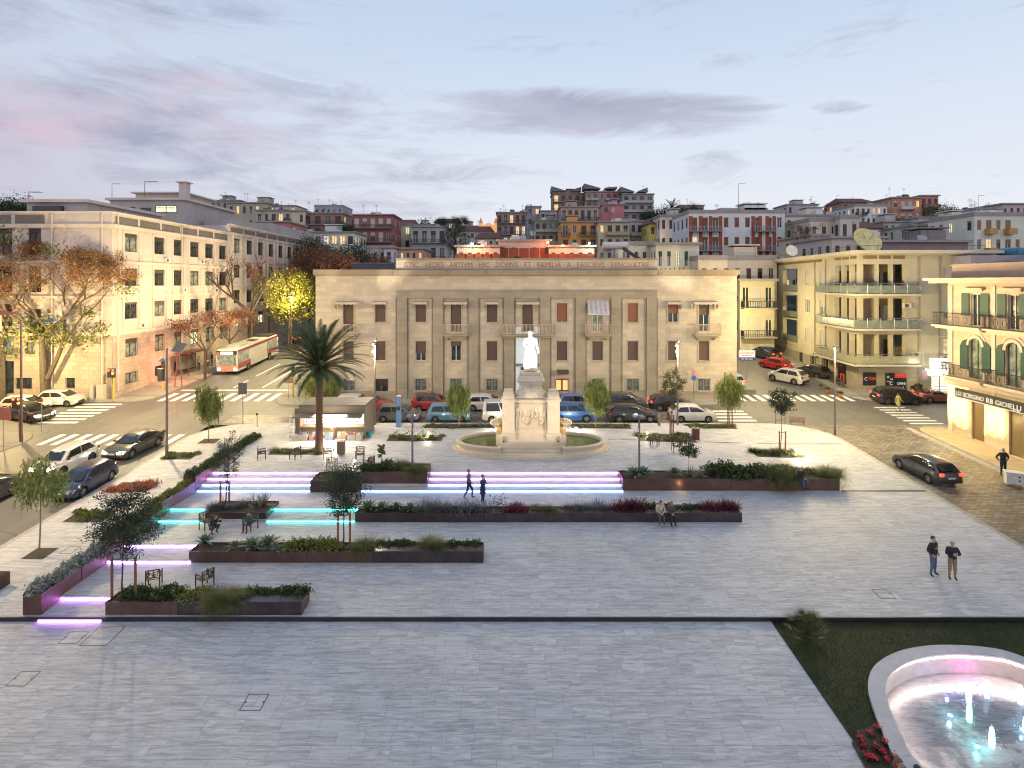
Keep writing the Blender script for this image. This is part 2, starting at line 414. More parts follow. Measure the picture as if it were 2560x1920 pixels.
# plaza paving with terraces
def xlim(y):return 26.25 if y<45.6 else 26.25-4.2+math.sqrt(max(0,4.2 ** 2-(y-45.6) ** 2)) if y<=49.8 else 22
xs=[-26.3,-23,-20.101,-20.1,-17.01,-17,-15.61,-15.6,-12,-8.76,-8.75,-5,-2,2.5,6.949,6.951,10,10.76,12.8,16.5,20.6,23.5,26.3]
yb=sorted(set([5,12,18,23.9,25.1,28.0,29.2,32.1,33.2,36.0]+QUAD+[26.5,30.6,34.6,39,40.5,42.5,44,45.6,46.6,47.5,48.3,48.9,49.3,49.6,49.8]))
brk={23.9,25.1,28.0,29.2,32.1,33.2,*QUAD}
mb=MB()
def P(x,y,e):
    X=max(-xlim(y),min(xlim(y),x));return (X,y,hill(y)+goff(x if abs(x+20.1)>.01 or x>-20.1 else x,y+e))
for j in range(len(yb)-1):
    y0,y1=yb[j],yb[j+1]
    for i in range(len(xs)-1):
        a,b,c,d=P(xs[i],y0,1e-4),P(xs[i+1],y0,1e-4),P(xs[i+1],y1,-1e-4),P(xs[i],y1,-1e-4)
        if abs(a[0]-b[0])<1e-5 and abs(c[0]-d[0])<1e-5:continue
        if y0<23.9 and xs[i]>10.7:continue
        mb.face([a,b,c,d])
    if y1 in brk:
        for i in range(len(xs)-1):
            a,b=P(xs[i],y1,-1e-4),P(xs[i+1],y1,-1e-4);c,d=P(xs[i+1],y1,1e-4),P(xs[i],y1,1e-4)
            if abs(c[2]-b[2])>.003 or abs(d[2]-a[2])>.003:mb.face([a,b,c,d],1 if y1==23.9 else 0)
# outer skirt / kerb face
for s in (-1,1):
    for y0,y1 in zip(yb,yb[1:]):
        q=[(s*xlim(y0),y0,hill(y0)+goff(s*26.2,y0)),(s*xlim(y1),y1,hill(y1)+goff(s*26.2,y1-1e-4))]
        mb.face([q[0],q[1],(q[1][0],q[1][1],q[1][2]-.3),(q[0][0],q[0][1],q[0][2]-.3)],2)
mb.face([(-22,49.8,hill(49.8)-.3),(22,49.8,hill(49.8)-.3),(22,49.8,gz(22,49.79)),(-22,49.8,gz(-22,49.79))],2)
ks('plaza paving',mb,[MP,MDARK,MKERB])
# kerb line of warm stone along the plaza edge
mb=MB()
for s in (-1,1):
    for y0,y1 in zip(yb,yb[1:]):
        o0=-.17 if y0<23.9 else 0.
        if xlim(y0)-.3<0:continue
        pts=[(s*(xlim(y0)+.02),y0,hill(y0)+o0+.006),(s*(xlim(y0)-.28),y0,hill(y0)+o0+.006),(s*(xlim(y1)-.28),y1,hill(y1)+o0+.006),(s*(xlim(y1)+.02),y1,hill(y1)+o0+.006)]
        mb.face(pts if s<0 else pts[::-1])
ks('plaza kerb',mb,MKERB)
# dark drain strips: full width at the lower step and two on the right
def strip(x0,x1,y,wdt=.14,dz=.005):
    mb=MB();n=12
    for i in range(n):
        a=x0+(x1-x0)*i/n;b=x0+(x1-x0)*(i+1)/n
        mb.face([(a,y,gz(a,y)+dz),(b,y,gz(b,y)+dz),(b,y+wdt,gz(b,y+wdt)+dz),(a,y+wdt,gz(a,y+wdt)+dz)])
    return mb
mb=strip(20.7,26.0,36.05,.22);q=strip(6.0,26.0*.98,44.6,.13);mb.add(q.v,q.f);q=strip(-17.5,-12,45.0,.13);mb.add(q.v,q.f)
q=strip(-15.6,-11.5,42.4,.1);mb.add(q.v,q.f)
mb.add(strip(-26,26,23.9,.05).v,strip(-26,26,23.9,.05).f)
ks('drain channel',mb,MDARK)

# pavements (raised on kerbs)
def pave(name,polys,top=0.0,m=MSID):
    mb=MB()
    for poly in polys:
        poly=[tuple(p) for p in poly]
        mb.prism(poly,lambda x,y:hill(y)-.3,lambda x,y:hill(y)+top,1,0)
    return ks(name,mb,[m,MKERB])
def arc(cx,cy,r,a0,a1,n=8):return [(cx+r*math.cos(R(a0+(a1-a0)*i/n)),cy+r*math.sin(R(a0+(a1-a0)*i/n))) for i in range(n+1)]
pave('pavement of the left corner',[[(-70,5),(-38.4,5)]+arc(-41.4,45.0,3.0,0,90)+[(-70,48)]])
pave('pavement by the pink building',[[(-90,57.0)]+arc(-38.2,59.3,2.3,-90,-5,6)+[(-35.9,89.9),(-40.3,89.9),(-40.3,57.9),(-90,57.9)],[(-40.3,89.95),(-35.9,89.95),(-35.9,129),(-40.3,129)]])
pave('pavement of the long facade',[arc(-21,58.2,2.6,180,270,6)+[(22.2,55.9),(22.6,58),(-19.5,58),(-19.5,89.9),(-23.6,89.9)]])
pave('pavement of the balcony block',[[(34.5,60)]+arc(36.6,59.4,2.1,180,270,5)+[(75,57.3),(75,60.7),(36.6,60.7),(39.2,87),(37.1,87)]])
pave('pavement of the shop front',[[(33.9,5),(36.6,5),(36.6,48.9)]+arc(35.5,47.4,1.6,70,180,5)],m=WALL('warm slabs',(.42,.36,.25),.15,block=(.4,.4),mortar=.85))
sheet('gutter',[(33.3,5,33.9,49)],-.110,MKERB)

# road markings
mb=MB();o=-.105
def mk(x0,y0,x1,y1,sk=0):mb.face([(x0,y0,hill(y0)+o),(x1,y0,hill(y0)+o),(x1+sk,y1,hill(y1)+o),(x0+sk,y1,hill(y1)+o)])
for i in range(7):mk(-41.8,50.15+i*.95,-38.0,50.6+i*.95)
for i in range(10):mk(-37.0+i*1.08,44.7,-36.5+i*1.08,47.2)
for i in range(10):mk(-35.3+i*1.2,57.2,-34.75+i*1.2,60.2)
for i in range(4):mk(18.2,50.7+i*.95,21.6,51.15+i*.95)
for i in range(12):mk(22.9+i*.98,57.2,23.4+i*.98,59.6)
for i in range(7):mk(34.6,49.9+i*.82,37.5,50.25+i*.82)
mk(-35.3,61.3,-23.4,61.7);mk(-30.3,62.5,-30.12,66);mk(-30.3,68,-30.12,75);mk(-30.3,80,-30.12,110);mk(-27.2,62.6,-27.0,72)
mk(-31.6,5,-31.45,44)
for i in range(8):mk(-60-i*3,53.1,-58.6-i*3,53.25)
for i in range(5):mk(-44-i*3,53.4,-42.6-i*3,53.55)
ks('road markings',mb,MPAINT)

# access covers in the paving: steel frames
mcov=M('steel frame',(.05,.05,.05),.5,.2)
def cover(px0,px1,py0,py1,label,kn=True):
    a=G(px0,py1);b=G(px1,py1);c=G((px0+px1)/2,py0);x0,x1,y0,y1=a.x,b.x,a.y,c.y
    z=lambda x,y:gz(x,y)+.004
    t=.035;mb=MB()
    for r in ((x0,y0,x1,y0+t),(x0,y1-t,x1,y1),(x0,y0,x0+t,y1),(x1-t,y0,x1,y1)):
        mb.prism([(r[0],r[1]),(r[2],r[1]),(r[2],r[3]),(r[0],r[3])],lambda x,y:z(x,y)-.004,z,0)
    th=thing('access_cover',label,'access cover',(0,0,0),0,'access covers set in the paving')
    mb.build('frame',mcov,th)
    pm=MB();pm.face([(x0+t,y0+t,z(x0,y0+t)-.001),(x1-t,y0+t,z(x1,y0+t)-.001),(x1-t,y1-t,z(x1,y1-t)-.001),(x0+t,y1-t,z(x0,y1-t)-.001)]);pm.build('slab',MP,th)
    if kn:
        for xx in (x0+.03,x1-.09):
            k=MB();ym=(y0+y1)/2;k.prism([(xx,ym-.03),(xx+.07,ym-.03),(xx+.07,ym+.03),(xx,ym+.03)],lambda x,y:z(x,y),lambda x,y:z(x,y)+.004);k.build('lifting_hole',mcov,th)
cover(597,651,1735,1777,'square paving cover alone in the middle of the lower plaza')
cover(11,62,1678,1716,'paving cover at the far left edge of the lower plaza')
cover(143,192,1579,1609,'small paving cover touching the larger one below the violet step')
cover(196,265,1567,1615,'largest paving cover, below the violet step',False)
cover(2202,2241,1473,1497,'paving cover on the upper plaza between the standing pair and the lawn')
cover(147,178,1366,1384,'faint paving cover beside the round tree grate')
cover(2006,2034,1072,1078,'small grating near the cycle rack')

# ------------------------------------------------------------------ planters
MCOR=M('corten steel',(.105,.058,.045),.55,.35,1.3,.1,metal=.2)
MCORD=M('dark corten',(.055,.035,.033),.5,.4,1.0,.1,metal=.2)
MSTONE=M('polished dark stone',(.045,.036,.036),.16,.5,1.0,0)
MSOIL=M('soil',(.035,.026,.02),.95,.4,9,.6)
PL={}
def planter(key,label,x0,x1,y0,y1,zt,zb=None,m=MCOR,bench=None,group='steel planters on the terraces',seams=3.0):
    """open box; bench=(xa, xb) solid dark stone seat in front part"""
    zmin=min(gz(x0+.05,y0-.02),gz(x1-.05,y0-.02),gz(x0+.05,y0+.02))-.25
    th=thing('planter',label,'planter',((x0+x1)/2,(y0+y1)/2,0),0,group)
    ox,oy=(x0+x1)/2,(y0+y1)/2
    def bx(mb,a,b,c,d,e,f,mi=0):mb.box(a-ox,b-oy,c,d-ox,e-oy,f,mi)
    t=.03;mb=MB()
    xa=x1
    n=max(1,round((x1-x0)/seams));seg=(x1-x0)/n
    nn=max(1,round((y1-y0)/seams));sg=(y1-y0)/nn
    for i in range(n):
        g=.006
        bx(mb,x0+i*seg+g,y0,zmin,x0+(i+1)*seg-g,y0+t,zt);bx(mb,x0+i*seg+g,y1-t,zmin,x0+(i+1)*seg-g,y1,zt)
    for i in range(nn):
        bx(mb,x0,y0+t+.001+i*sg,zmin,x0+t,y0+(i+1)*sg-t-.008,zt);bx(mb,x1-t,y0+t+.001+i*sg,zmin,x1,y0+(i+1)*sg-t-.008,zt)
    mb.build('planter_wall',m,th)
    s=MB();bx(s,x0+t,y0+t,zmin,x1-t,y1-t,zt-.07);s.build('soil',MSOIL,th)
    if bench:
        xa,xb,dep=bench;b=MB();k=max(1,round((xb-xa)/1.25));sg=(xb-xa)/k
        for i in range(k):bx(b,xa+i*sg+.004,y0-.012,zmin,xa+(i+1)*sg-.004,y0+dep,zt+.02)
        b.build('stone_seat',MSTONE,th)
    PL[key]=(x0,x1,y0,y1,zt)
    return th
p=planter('P1','front planter with small tree, grasses and black stone seat, lowest of the terraces',-17.0,-8.8,24.07,25.06,hill(24.1)+.53,bench=(-14.0,-8.78,.62))
planter('P2','long planter with agaves and silver shrubs behind the violet step, tree with stakes in it',XA(472,28.02),XA(1207,28.02),28.02,29.05,hill(28)+.54,bench=(-6.8,-1.38,.62))
planter('P3','longest dark planter, crimson plants along it and a couple seated on its stone edge',-8.75,12.8,32.1,33.1,hill(32.1)+.5,m=MCORD,bench=(-3.6,12.82,.5))
planter('P4','rust planter with big round grasses right of the light stairs',6.97,20.6,36.2,37.85,hill(36.2)+.74,seams=3.4)
planter('P5','planter between the blue and pink light stairs with low shrubs and grass',XA(900,36.65),XA(1068,36.65),36.65,38.4,hill(36.65)+1.0)
planter('P5b','stepped black planter end with roses beside the pink light lines',XA(776,36.0),XA(899,36.0),35.96,37.6,hill(36)+.72,m=MCORD)
planter('P6','small dark planter with spiky plants between the turquoise light lines',XA(512,32.15),XA(666,32.15),32.14,33.9,hill(32.2)+.5,m=MCORD)
for i,(a,b,zt,l) in enumerate(((24.07,28.6,2.52,'side planter full of silvery shrubs at the lowest violet step'),(28.62,32.3,2.85,'side planter beside the violet upper step under the leaning dark tree'),
                                   (32.32,35.8,3.17,'side planter with grey green shrubs beside the turquoise and blue steps'),(35.82,45.4,3.5,'longest side planter, with high shrubs, beside the pink light lines'))):
    planter('S%d' % i,l,-20.45,-19.68,a,b,zt,group='side planters along the pavement')
def frame_planter(x0,x1,y0,y1):pass
# LED lines at the foot of the steps
def led(name,x0,x1,y,colr,s,label,z=None,h=.03):
    zz=[(hill(y)+goff(x,y-1e-3)) for x in (x0,x1)]
    mb=MB();z0=max(zz)+.035
    mb.box(x0,y-.018,z0,x1,y-.002,z0+h)
    o=mb.build('light_strip',EM(name,colr,s));tag(o,label,'LED light strip','coloured light strips in the steps');return o
VIO,MAG,BLU,TEA=(.62,.20,1.),(.76,.30,1.),(.18,.32,1.),(.04,.80,.72)
K=66
led('led violet',-19.66,-17.05,23.9,VIO,K,'violet light strip along the lowest step at the left')
led('led violet',-19.66,-16.9,25.1,VIO,K,'violet light strip just behind the front planter corner')
led('led lilac',-19.66,-15.62,28.0,(.66,.35,1.),K*.9,'lilac light strip ending at the agave planter corner')
led('led lilac',-19.66,-15.4,29.2,(.72,.45,1.),K*.9,'upper pale lilac light strip under the leaning tree')
led('led teal',-19.66,XA(512,32.1),32.1,TEA,K*.75,'front turquoise light strip left of the small planter')
led('led teal',XA(668,32.1),-8.78,32.1,TEA,K*.75,'front turquoise light strip right of the small planter')
led('led teal',-19.66,XA(512,33.2),33.2,TEA,K*.75,'rear turquoise light strip left of the small planter')
led('led teal',XA(670,33.2),-8.5,33.2,TEA,K*.75,'rear turquoise light strip right of the small planter')
Q=[(BLU,'led blue','blue','lower'),(BLU,'led blue','blue','upper'),(MAG,'led pink','pink','lower'),(MAG,'led pink','pink','upper')]
for i,(c_,n_,w_,l_) in enumerate(Q):
    xr=XA(776,36) if i<2 else XA(790,37)
    led(n_,-19.66,xr-.03,QUAD[i],c_,K*.8,'%s %s light strip left of the planters in the wide stairs' % (l_,w_))
    xl=XA(902,36) if i==0 else XA(1070,36.7)
    led(n_,xl+.03,6.93,QUAD[i],c_,K*.8,'%s %s light strip in front of the monument' % (l_,w_))
# ------------------------------------------------------------------ windows and facades
FR_D=M('dark window frame',(.035,.032,.032),.5);FR_W=M('white window frame',(.62,.60,.56),.5)
FR_BR=M('stone window surround',(.36,.32,.25),.8,.15,3)
GL=GLASS('window glass');GLL=GLASS('lit window glass',(.2,.16,.1),(1,.68,.30),2.2);GLC=GLASS('cool lit glass',(.2,.2,.15),(.95,.95,.6),1.3)
GLP=GLASS('pale curtained glass',(.16,.18,.15),(.5,.55,.42),.1)
SH_BR=SLATS('brown roller shutter',(.085,.052,.042));SH_RED=SLATS('red brown roller shutter',(.20,.07,.035));SH_W=SLATS('white roller shutter',(.5,.5,.46))
SH_DK=SLATS('dark roller shutter',(.05,.035,.035));SH_G=SLATS('green louvre shutter',(.012,.055,.04),.06);SH_OR=SLATS('rusty roller shutter',(.30,.15,.07))
WCACHE={}
def wparts(w,h,fr,gl,shut,sm,mull,flat):
    key=(round(w,2),round(h,2),fr.name,gl.name,round(shut,2),sm.name if sm else '',mull,flat)
    if key in WCACHE:return WCACHE[key]
    t=.055 if w<1.3 else .07;W=w/2;hb=h*(1-shut);out=[]
    if flat:
        mb=MB();mb.box(-W,.02,0,W,.06,h,1)
        if hb>.1:
            mb.box(-W,-.01,0,-W+.07,.02,hb);mb.box(W-.07,-.01,0,W,.02,hb);mb.box(-.04,-.01,0,.04,.02,hb)
        if shut>0:mb.box(-W,-.03,hb,W,.0,h,2)
        out=[('window',mb.mesh('window',[fr,gl,sm or fr]))]
    else:
        mb=MB()
        if hb>.08:
            mb.box(-W,-.03,0,W,.03,t);mb.box(-W,-.03,t,-W+t,.03,h);mb.box(W-t,-.03,t,W,.03,h);mb.box(-W+t,-.03,h-t,W-t,.03,h)
            if mull:mb.box(-t*.6,-.035,t,t*.6,.025,h-t)
            if mull>1:mb.box(-W+t,-.025,h*.68,-t*.6,.02,h*.68+.05);mb.box(t*.6,-.025,h*.68,W-t,.02,h*.68+.05)
        else:mb.box(-W,.0,0,W,.03,h)
        out.append(('window',mb.mesh('window',fr)))
        if hb>.08:
            mb=MB();mb.face([(-W+.01,.012,.01),(W-.01,.012,.01),(W-.01,.012,h-.01),(-W+.01,.012,h-.01)]);out.append(('pane',mb.mesh('pane',gl)))
        if shut>0:
            mb=MB();mb.box(-W+.01,-.075,hb,W-.01,-.04,h-.002);out.append(('roller_shutter',mb.mesh('roller_shutter',sm)))
    WCACHE[key]=out;return out
class Face:
    """a vertical facade: origin o (left end seen from outside), angle a, width W, z from z0 to z1"""
    def __init__(s,o,a,W,z0,z1):
        s.o,s.a,s.W,s.z0,s.z1=Vector((o[0],o[1],0)),a,W,z0,z1
        s.u=Vector((math.cos(a),math.sin(a),0));s.n=Vector((math.sin(a),-math.cos(a),0));s.op=[]
    def p(s,u,z,out=0.):q=s.o+s.u*u+s.n*out;return Vector((q.x,q.y,z))
    def open(s,uc,z,w,h):s.op.append((uc-w/2,z,uc+w/2,z+h))
    def wall(s,mb,mi=0,depth=.22,z0=None):
        us=sorted({0,s.W,*[round(v,4) for q in s.op for v in (q[0],q[2]) if 0<v<s.W]});zs=sorted({s.z0,s.z1,*[round(v,4) for q in s.op for v in (q[1],q[3]) if s.z0<v<s.z1]})
        for a,b in zip(us,us[1:]):
            for c,d in zip(zs,zs[1:]):
                m,k=(a+b)/2,(c+d)/2
                if any(q[0]<m<q[2] and q[1]<k<q[3] for q in s.op):continue
                mb.face([s.p(a,c),s.p(b,c),s.p(b,d),s.p(a,d)],mi)
        for a,c,b,d in s.op:
            i=-depth
            mb.face([s.p(a,c),s.p(a,c,i),s.p(b,c,i),s.p(b,c)][::-1],mi);mb.face([s.p(a,d),s.p(b,d),s.p(b,d,i),s.p(a,d,i)][::-1],mi)
            mb.face([s.p(a,c),s.p(a,d),s.p(a,d,i),s.p(a,c,i)][::-1],mi);mb.face([s.p(b,c),s.p(b,c,i),s.p(b,d,i),s.p(b,d)][::-1],mi)
    def T(s):
        return Matrix(((s.u.x,-s.n.x,0,s.o.x),(s.u.y,-s.n.y,0,s.o.y),(0,0,1,0),(0,0,0,1)))
    def box(s,mb,u0,u1,z0,z1,out0,out1,mi=0):
        """box on the facade, out0..out1 metres outside the wall"""
        mb.box(u0,-out1,z0,u1,-out0,z1,mi,T=s.T())
    def window(s,par,uc,z,w,h,fr=None,gl=None,shut=0,sm=None,mull=1,flat=False,depth=.22,opening=True,label=None):
        if opening:s.open(uc,z,w,h)
        fr=fr or FR_D;gl=gl or GL
        pr=None;loc=s.p(uc,z,-depth+.05)
        for i,(n,me) in enumerate(wparts(w,h,fr,gl,shut,sm,mull,flat)):
            if i==0:pr=inst(n,me,par,loc-par.location if par else loc,s.a)
            else:inst(n,me,pr)
        if label:pr['label']=label
        return pr
    def surround(s,mb,uc,z,w,h,t=.14,out=.05,mi=0,sill=True):
        W=w/2
        s.box(mb,uc-W-t,uc-W,z,z+h,0,out,mi);s.box(mb,uc+W,uc+W+t,z,z+h,0,out,mi)
        s.box(mb,uc-W-t,uc+W+t,z+h,z+h+t,0,out,mi)
        if sill:s.box(mb,uc-W-t,uc+W+t,z-.1,z,0,out+.06,mi)
def rel(par):return par.location
def addpart(name,mb,mats,par,smooth=False):
    """mesh given in world coordinates, attached to par whose rotation is zero"""
    v=par.location;mb.v=[(p[0]-v.x,p[1]-v.y,p[2]-v.z) for p in mb.v]
    return mb.build(name,mats,par,smooth=smooth)
def railing(f,u0,u1,z,h,out,style='bar',mi=0,ends=True,mb=None,sp=.13):
    mb=mb or MB()
    def seg(pa,pb):
        d=(pb-pa);L=d.length;
        if L<.05:return
        d.normalize();up=Vector((0,0,1));sd=d.cross(up)
        def bar(p,q,r):mb.tube([p,q],r,n=4,mi=mi)
        bar(pa+up*h,pb+up*h,.028);bar(pa+up*.06,pb+up*.06,.02)
        if style=='panel':
            mb.face([pa+up*.1,pb+up*.1,pb+up*(h-.14),pa+up*(h-.14)],mi+1)
            k=max(1,int(L/1.5))
            for i in range(k+1):bar(pa+d*L*i/k,pa+d*L*i/k+up*h,.022)
        else:
            k=max(1,int(L/sp))
            for i in range(k+1):
                q=pa+d*L*i/k;bar(q+up*.06,q+up*h,.02 if style=='greek' else .014)
                if style=='greek' and i % 3==0 and i<k:bar(q+up*(h-.12),q+d*sp*1.0+up*(h-.12),.016)
                if style=='greek' and i % 3==1 and i<k:bar(q+up*.16,q+d*sp*1.0+up*.16,.016)
    A,B,C,D=f.p(u0,z,.02),f.p(u0,z,out),f.p(u1,z,out),f.p(u1,z,.02)
    if ends:seg(A,B);seg(C,D)
    seg(B,C);return mb
def antenna(mb,x,y,z,h,mi=0):
    mb.tube([(x,y,z),(x,y,z+h)],.035,n=4,mi=mi)
    for k in range(4):mb.tube([(x-.5,y,z+h-.12-k*.16),(x+.5,y,z+h-.12-k*.16)],.02,n=3,mi=mi)
def text_mesh(s,size,depth=.01,width=None):
    cu=bpy.data.curves.new('lettering','FONT');cu.body=s;cu.size=size;cu.extrude=depth;cu.align_x='LEFT';cu.resolution_u=2
    o=bpy.data.objects.new('lettering',cu);col.objects.link(o)
    me=bpy.data.meshes.new_from_object(o.evaluated_get(bpy.context.evaluated_depsgraph_get()))
    bpy.data.objects.remove(o);bpy.data.curves.remove(cu)
    if width:
        xs=[v.co.x for v in me.vertices];k=width/(max(xs)-min(xs));x0=min(xs)
        for v in me.vertices:v.co.x=(v.co.x-x0)*k
    return me
def put_text(s,f,u0,z,size,m,par,width=None,out=.03,name='lettering'):
    me=text_mesh(s,size,.008,width);me.materials.clear();me.materials.append(m)
    for p in me.polygons:p.material_index=0
    q=f.p(u0,z,out)-(par.location if par else Vector())
    o=inst(name,me,par,q);o.rotation_euler=(R(90),0,f.a);return o

# ------------------------------------------------------------------ 1. the long central building
STC=WALL('travertine ashlar',(.47,.41,.33),.3,block=(1.1,.42),mortar=.84,stain=(.20,.15,.10))
STG=WALL('grey weathered stone',(.30,.265,.21),.4,block=(1.5,.62),mortar=.8)
CORN=WALL('weathered cornice',(.27,.215,.16),.9,stain=(.06,.055,.045))
FY=57.8;k_=FY/F
cbx=lambda px:XA(px,FY);cbz=lambda py:ZA(py,FY)
b0=thing('civic_building','long pale stone civic building with engraved Latin attic and pilastered centre','building',(0,FY,0))
X0,X1=cbx(789),cbx(1842);ZG=hill(FY)-.6;ZT=cbz(690)
f=Face((X0,FY),0,X1-X0,ZG,ZT);U=lambda px:cbx(px)-X0
mbw=MB()
def surr(*a,**k):
    mb=MB();f.surround(mb,*a,**k);addpart('window_surround',mb,FR_BR,b0)
WW=1.04
cols_=[871,951,1052,1140,1230,1319,1405,1494,1582,1683,1760]
up_z=cbz(806);dz_=cbz(829);lo_z=cbz(902)
for i,px in enumerate(cols_):
    u=U(px);bal=i in (0,3,5,7,10)
    sm=SH_RED if i in (6,8) else SH_BR
    if bal:f.window(b0,u,dz_,WW,cbz(757)-dz_,FR_W,GLP if i==7 else GL,{7:.15,10:.42}.get(i,1.0),sm)
    else:f.window(b0,u,up_z,WW,cbz(758)-up_z,FR_W,GL,{9:.52}.get(i,.97 if i != 6 else .93),sm if i != 9 else SH_RED)
    if i in (9,) or i not in (0,3,5,7,10) :surr(u,up_z,WW,cbz(758)-up_z)
    else:surr(u,dz_,WW,cbz(757)-dz_,sill=False)
    if i != 5:
        f.window(b0,u,lo_z,WW,cbz(853)-lo_z,FR_W,GL,{2:.6,3:.24,1:.94}.get(i,.97),SH_BR);surr(u,lo_z,WW,cbz(853)-lo_z)
MGR=M('window grille',(.06,.05,.045),.5)
def grille(par,f,u,z,w,h,nv=8,nh=3):
    mb=MB()
    for i in range(nv+1):f.box(mb,u-w/2+w*i/nv-.012,u-w/2+w*i/nv+.012,z,z+h,-.08,-.055)
    for i in range(nh+1):f.box(mb,u-w/2,u+w/2,z+h*i/nh-.012,z+h*i/nh+.012,-.1,-.082)
    addpart('grille',mb,MGR,par)
gz0=cbz(977)
for i in (0,2,3,4,7,8,10):
    f.window(b0,U(cols_[i]),gz0,1.2,cbz(947)-gz0,FR_W,GLP,0,None);grille(b0,f,U(cols_[i]),gz0,1.2,cbz(947)-gz0);surr(U(cols_[i]),gz0,1.2,cbz(947)-gz0,.12)
DW=M('brown door',(.10,.05,.03),.5)
for px,lit in ((954,0),(1405,1)):
    u=U(px);z=hill(FY);h=cbz(947)-z;f.open(u,z,1.3,h);surr(u,z,1.3,h,.12,sill=False)
    mb=MB();f.box(mb,u-.65,u-.02,z,z+h,-.2,-.15);f.box(mb,u+.02,u+.65,z,z+h,-.2,-.15)
    d=addpart('door',mb,DW,b0)
    mb=MB()
    for s in (-1,1):f.box(mb,u+s*.33-.24,u+s*.33+.24,z+(h*.42 if lit else .5),z+h-.15,-.149,-.14)
    p_=mb;v=b0.location;p_.v=[(q[0],q[1]-v.y,q[2]) for q in p_.v];p_.build('door_pane',EM('amber lit door glass',(1,.5,.2),1.3) if lit else GL,d)
    mb=MB();mb2=f.box(mb,u-.1,u-.06,z+1.0,z+1.2,-.149,-.12);mb.v=[(q[0],q[1]-v.y,q[2]) for q in mb.v];mb.build('handle',FR_W,d)
    if not lit:grille(b0,f,u,z+.1,1.2,h-.2,10,3)
# main entrance behind the statue
u=U(1319);z=hill(FY);f.open(u,z,3.6,7.2)
mb=MB();f.box(mb,u-1.8,u+1.8,z,z+7.2,-.5,-.4)
addpart('entrance_panel',mb,EM('cool lit entrance',(.75,.95,1.),.5,(.4,.4,.36)),b0)
mb=MB()
for s in (-1,1):f.box(mb,u+s*1.35-.12,u+s*1.35+.12,z,z+7.2,-.38,-.1)
f.box(mb,u-1.8,u+1.8,z+3.2,z+3.45,-.38,-.12);addpart('entrance_frame',mb,STG,b0)
mb=MB();f.box(mb,u-.7,u+.7,z,z+3.1,-.39,-.3);d=addpart('main_door',mb,DW,b0)
f.wall(mbw,0,.5 if False else .22)
# side walls and roof
for o_,a_,W_ in (((X1,FY),R(90),22),((X0,FY+22),R(-90),22)):
    g=Face(o_,a_,W_,ZG,ZT)
    for c_ in range(5):
        for z_ in (up_z,lo_z,gz0):g.window(b0,2.5+c_*4.2,z_,1.05,1.9 if z_ != gz0 else 1.1,FR_W,GL,.9 if (c_+int(z_)) % 3 else .4,SH_BR)
    g.wall(mbw)
mbw.face([(X0,FY+22,ZT),(X0,FY,ZT),(X1,FY,ZT),(X1,FY+22,ZT)][::-1],0)
addpart('wall',mbw,STC,b0)
# grey portico field, pilasters and frieze
pz1=cbz(744)
por=MB()
for px in (1006,1096,1184,1273,1362,1451,1540,1628):
    w_=12.5*k_;f.box(por,U(px)-w_,U(px)+w_,hill(FY)-.3,pz1,0,.22)
    for s in (-1,1):f.box(por,U(px)+s*(w_+.12)-.05,U(px)+s*(w_+.12)+.05,hill(FY)-.3,pz1,0,.09)
f.box(por,U(993),U(1641),pz1,cbz(731),0,.26);f.box(por,U(992),U(1642),cbz(731),cbz(728),0,.36)
for a,b in zip((1006,1096,1184,1273,1362,1451,1540),(1096,1184,1273,1362,1451,1540,1628)):
    f.box(por,U(a)+17*k_,U(b)-17*k_,cbz(748),cbz(744),0,.12)
addpart('pilasters',por,STG,b0)
mb=MB();f.box(mb,0-.01,f.W+.01,hill(FY)-.5,hill(FY)+.75,0,.07);
addpart('plinth',mb,STG,b0)
mb=MB()
f.box(mb,-.05,f.W+.05,ZT,cbz(687),-22,.12);f.box(mb,-.18,f.W+.18,cbz(687),cbz(674),-22.1,.28);
f.box(mb,U(985),U(1643),cbz(688),cbz(675.5),.28,.42);addpart('cornice',mb,CORN,b0)
mb=MB();f.box(mb,U(990),U(1642),cbz(674),cbz(650),-3,-.1);f.box(mb,U(989),U(1643),cbz(650),cbz(645),-3.1,.0,1)
addpart('attic',mb,[STC,CORN],b0)
put_text('ISTIC · AEDES · ARTIVM · HIC · DOMVS · ET · FAMILIA · A · FASCIBVS · RENOVATAE',f,U(1009),cbz(668),.72,M('carved red letters',(.30,.13,.08),.8),b0,width=(1623-1009)*k_,out=-.085,name='inscription')
# balconies
MRU=M('rusty railing',(.50,.40,.30),.7,.4,6)
for i,px in ((0,868),(3,1140),(5,1319),(7,1494),(10,1763)):
    w_=1.25 if i != 5 else 2.65;u=U(px) ;zb=cbz(834)
    mb=MB();f.box(mb,u-w_-.05,u+w_+.05,zb-.16,zb,0,.95);f.box(mb,u-w_+.15,u+w_-.15,zb-.36,zb-.16,0,.7)
    if i in (0,3,7,10):
        for s in (-1,1):f.box(mb,u+s*(w_-.4)-.1,u+s*(w_-.4)+.1,zb-.62,zb-.36,0,.4)
    bb=addpart('balcony',mb,STG,b0)
    mb=railing(f,u-w_,u+w_,zb,.98,.9,'greek');v=b0.location;mb.v=[(q[0],q[1]-v.y,q[2]) for q in mb.v];mb.build('railing',MRU,bb)
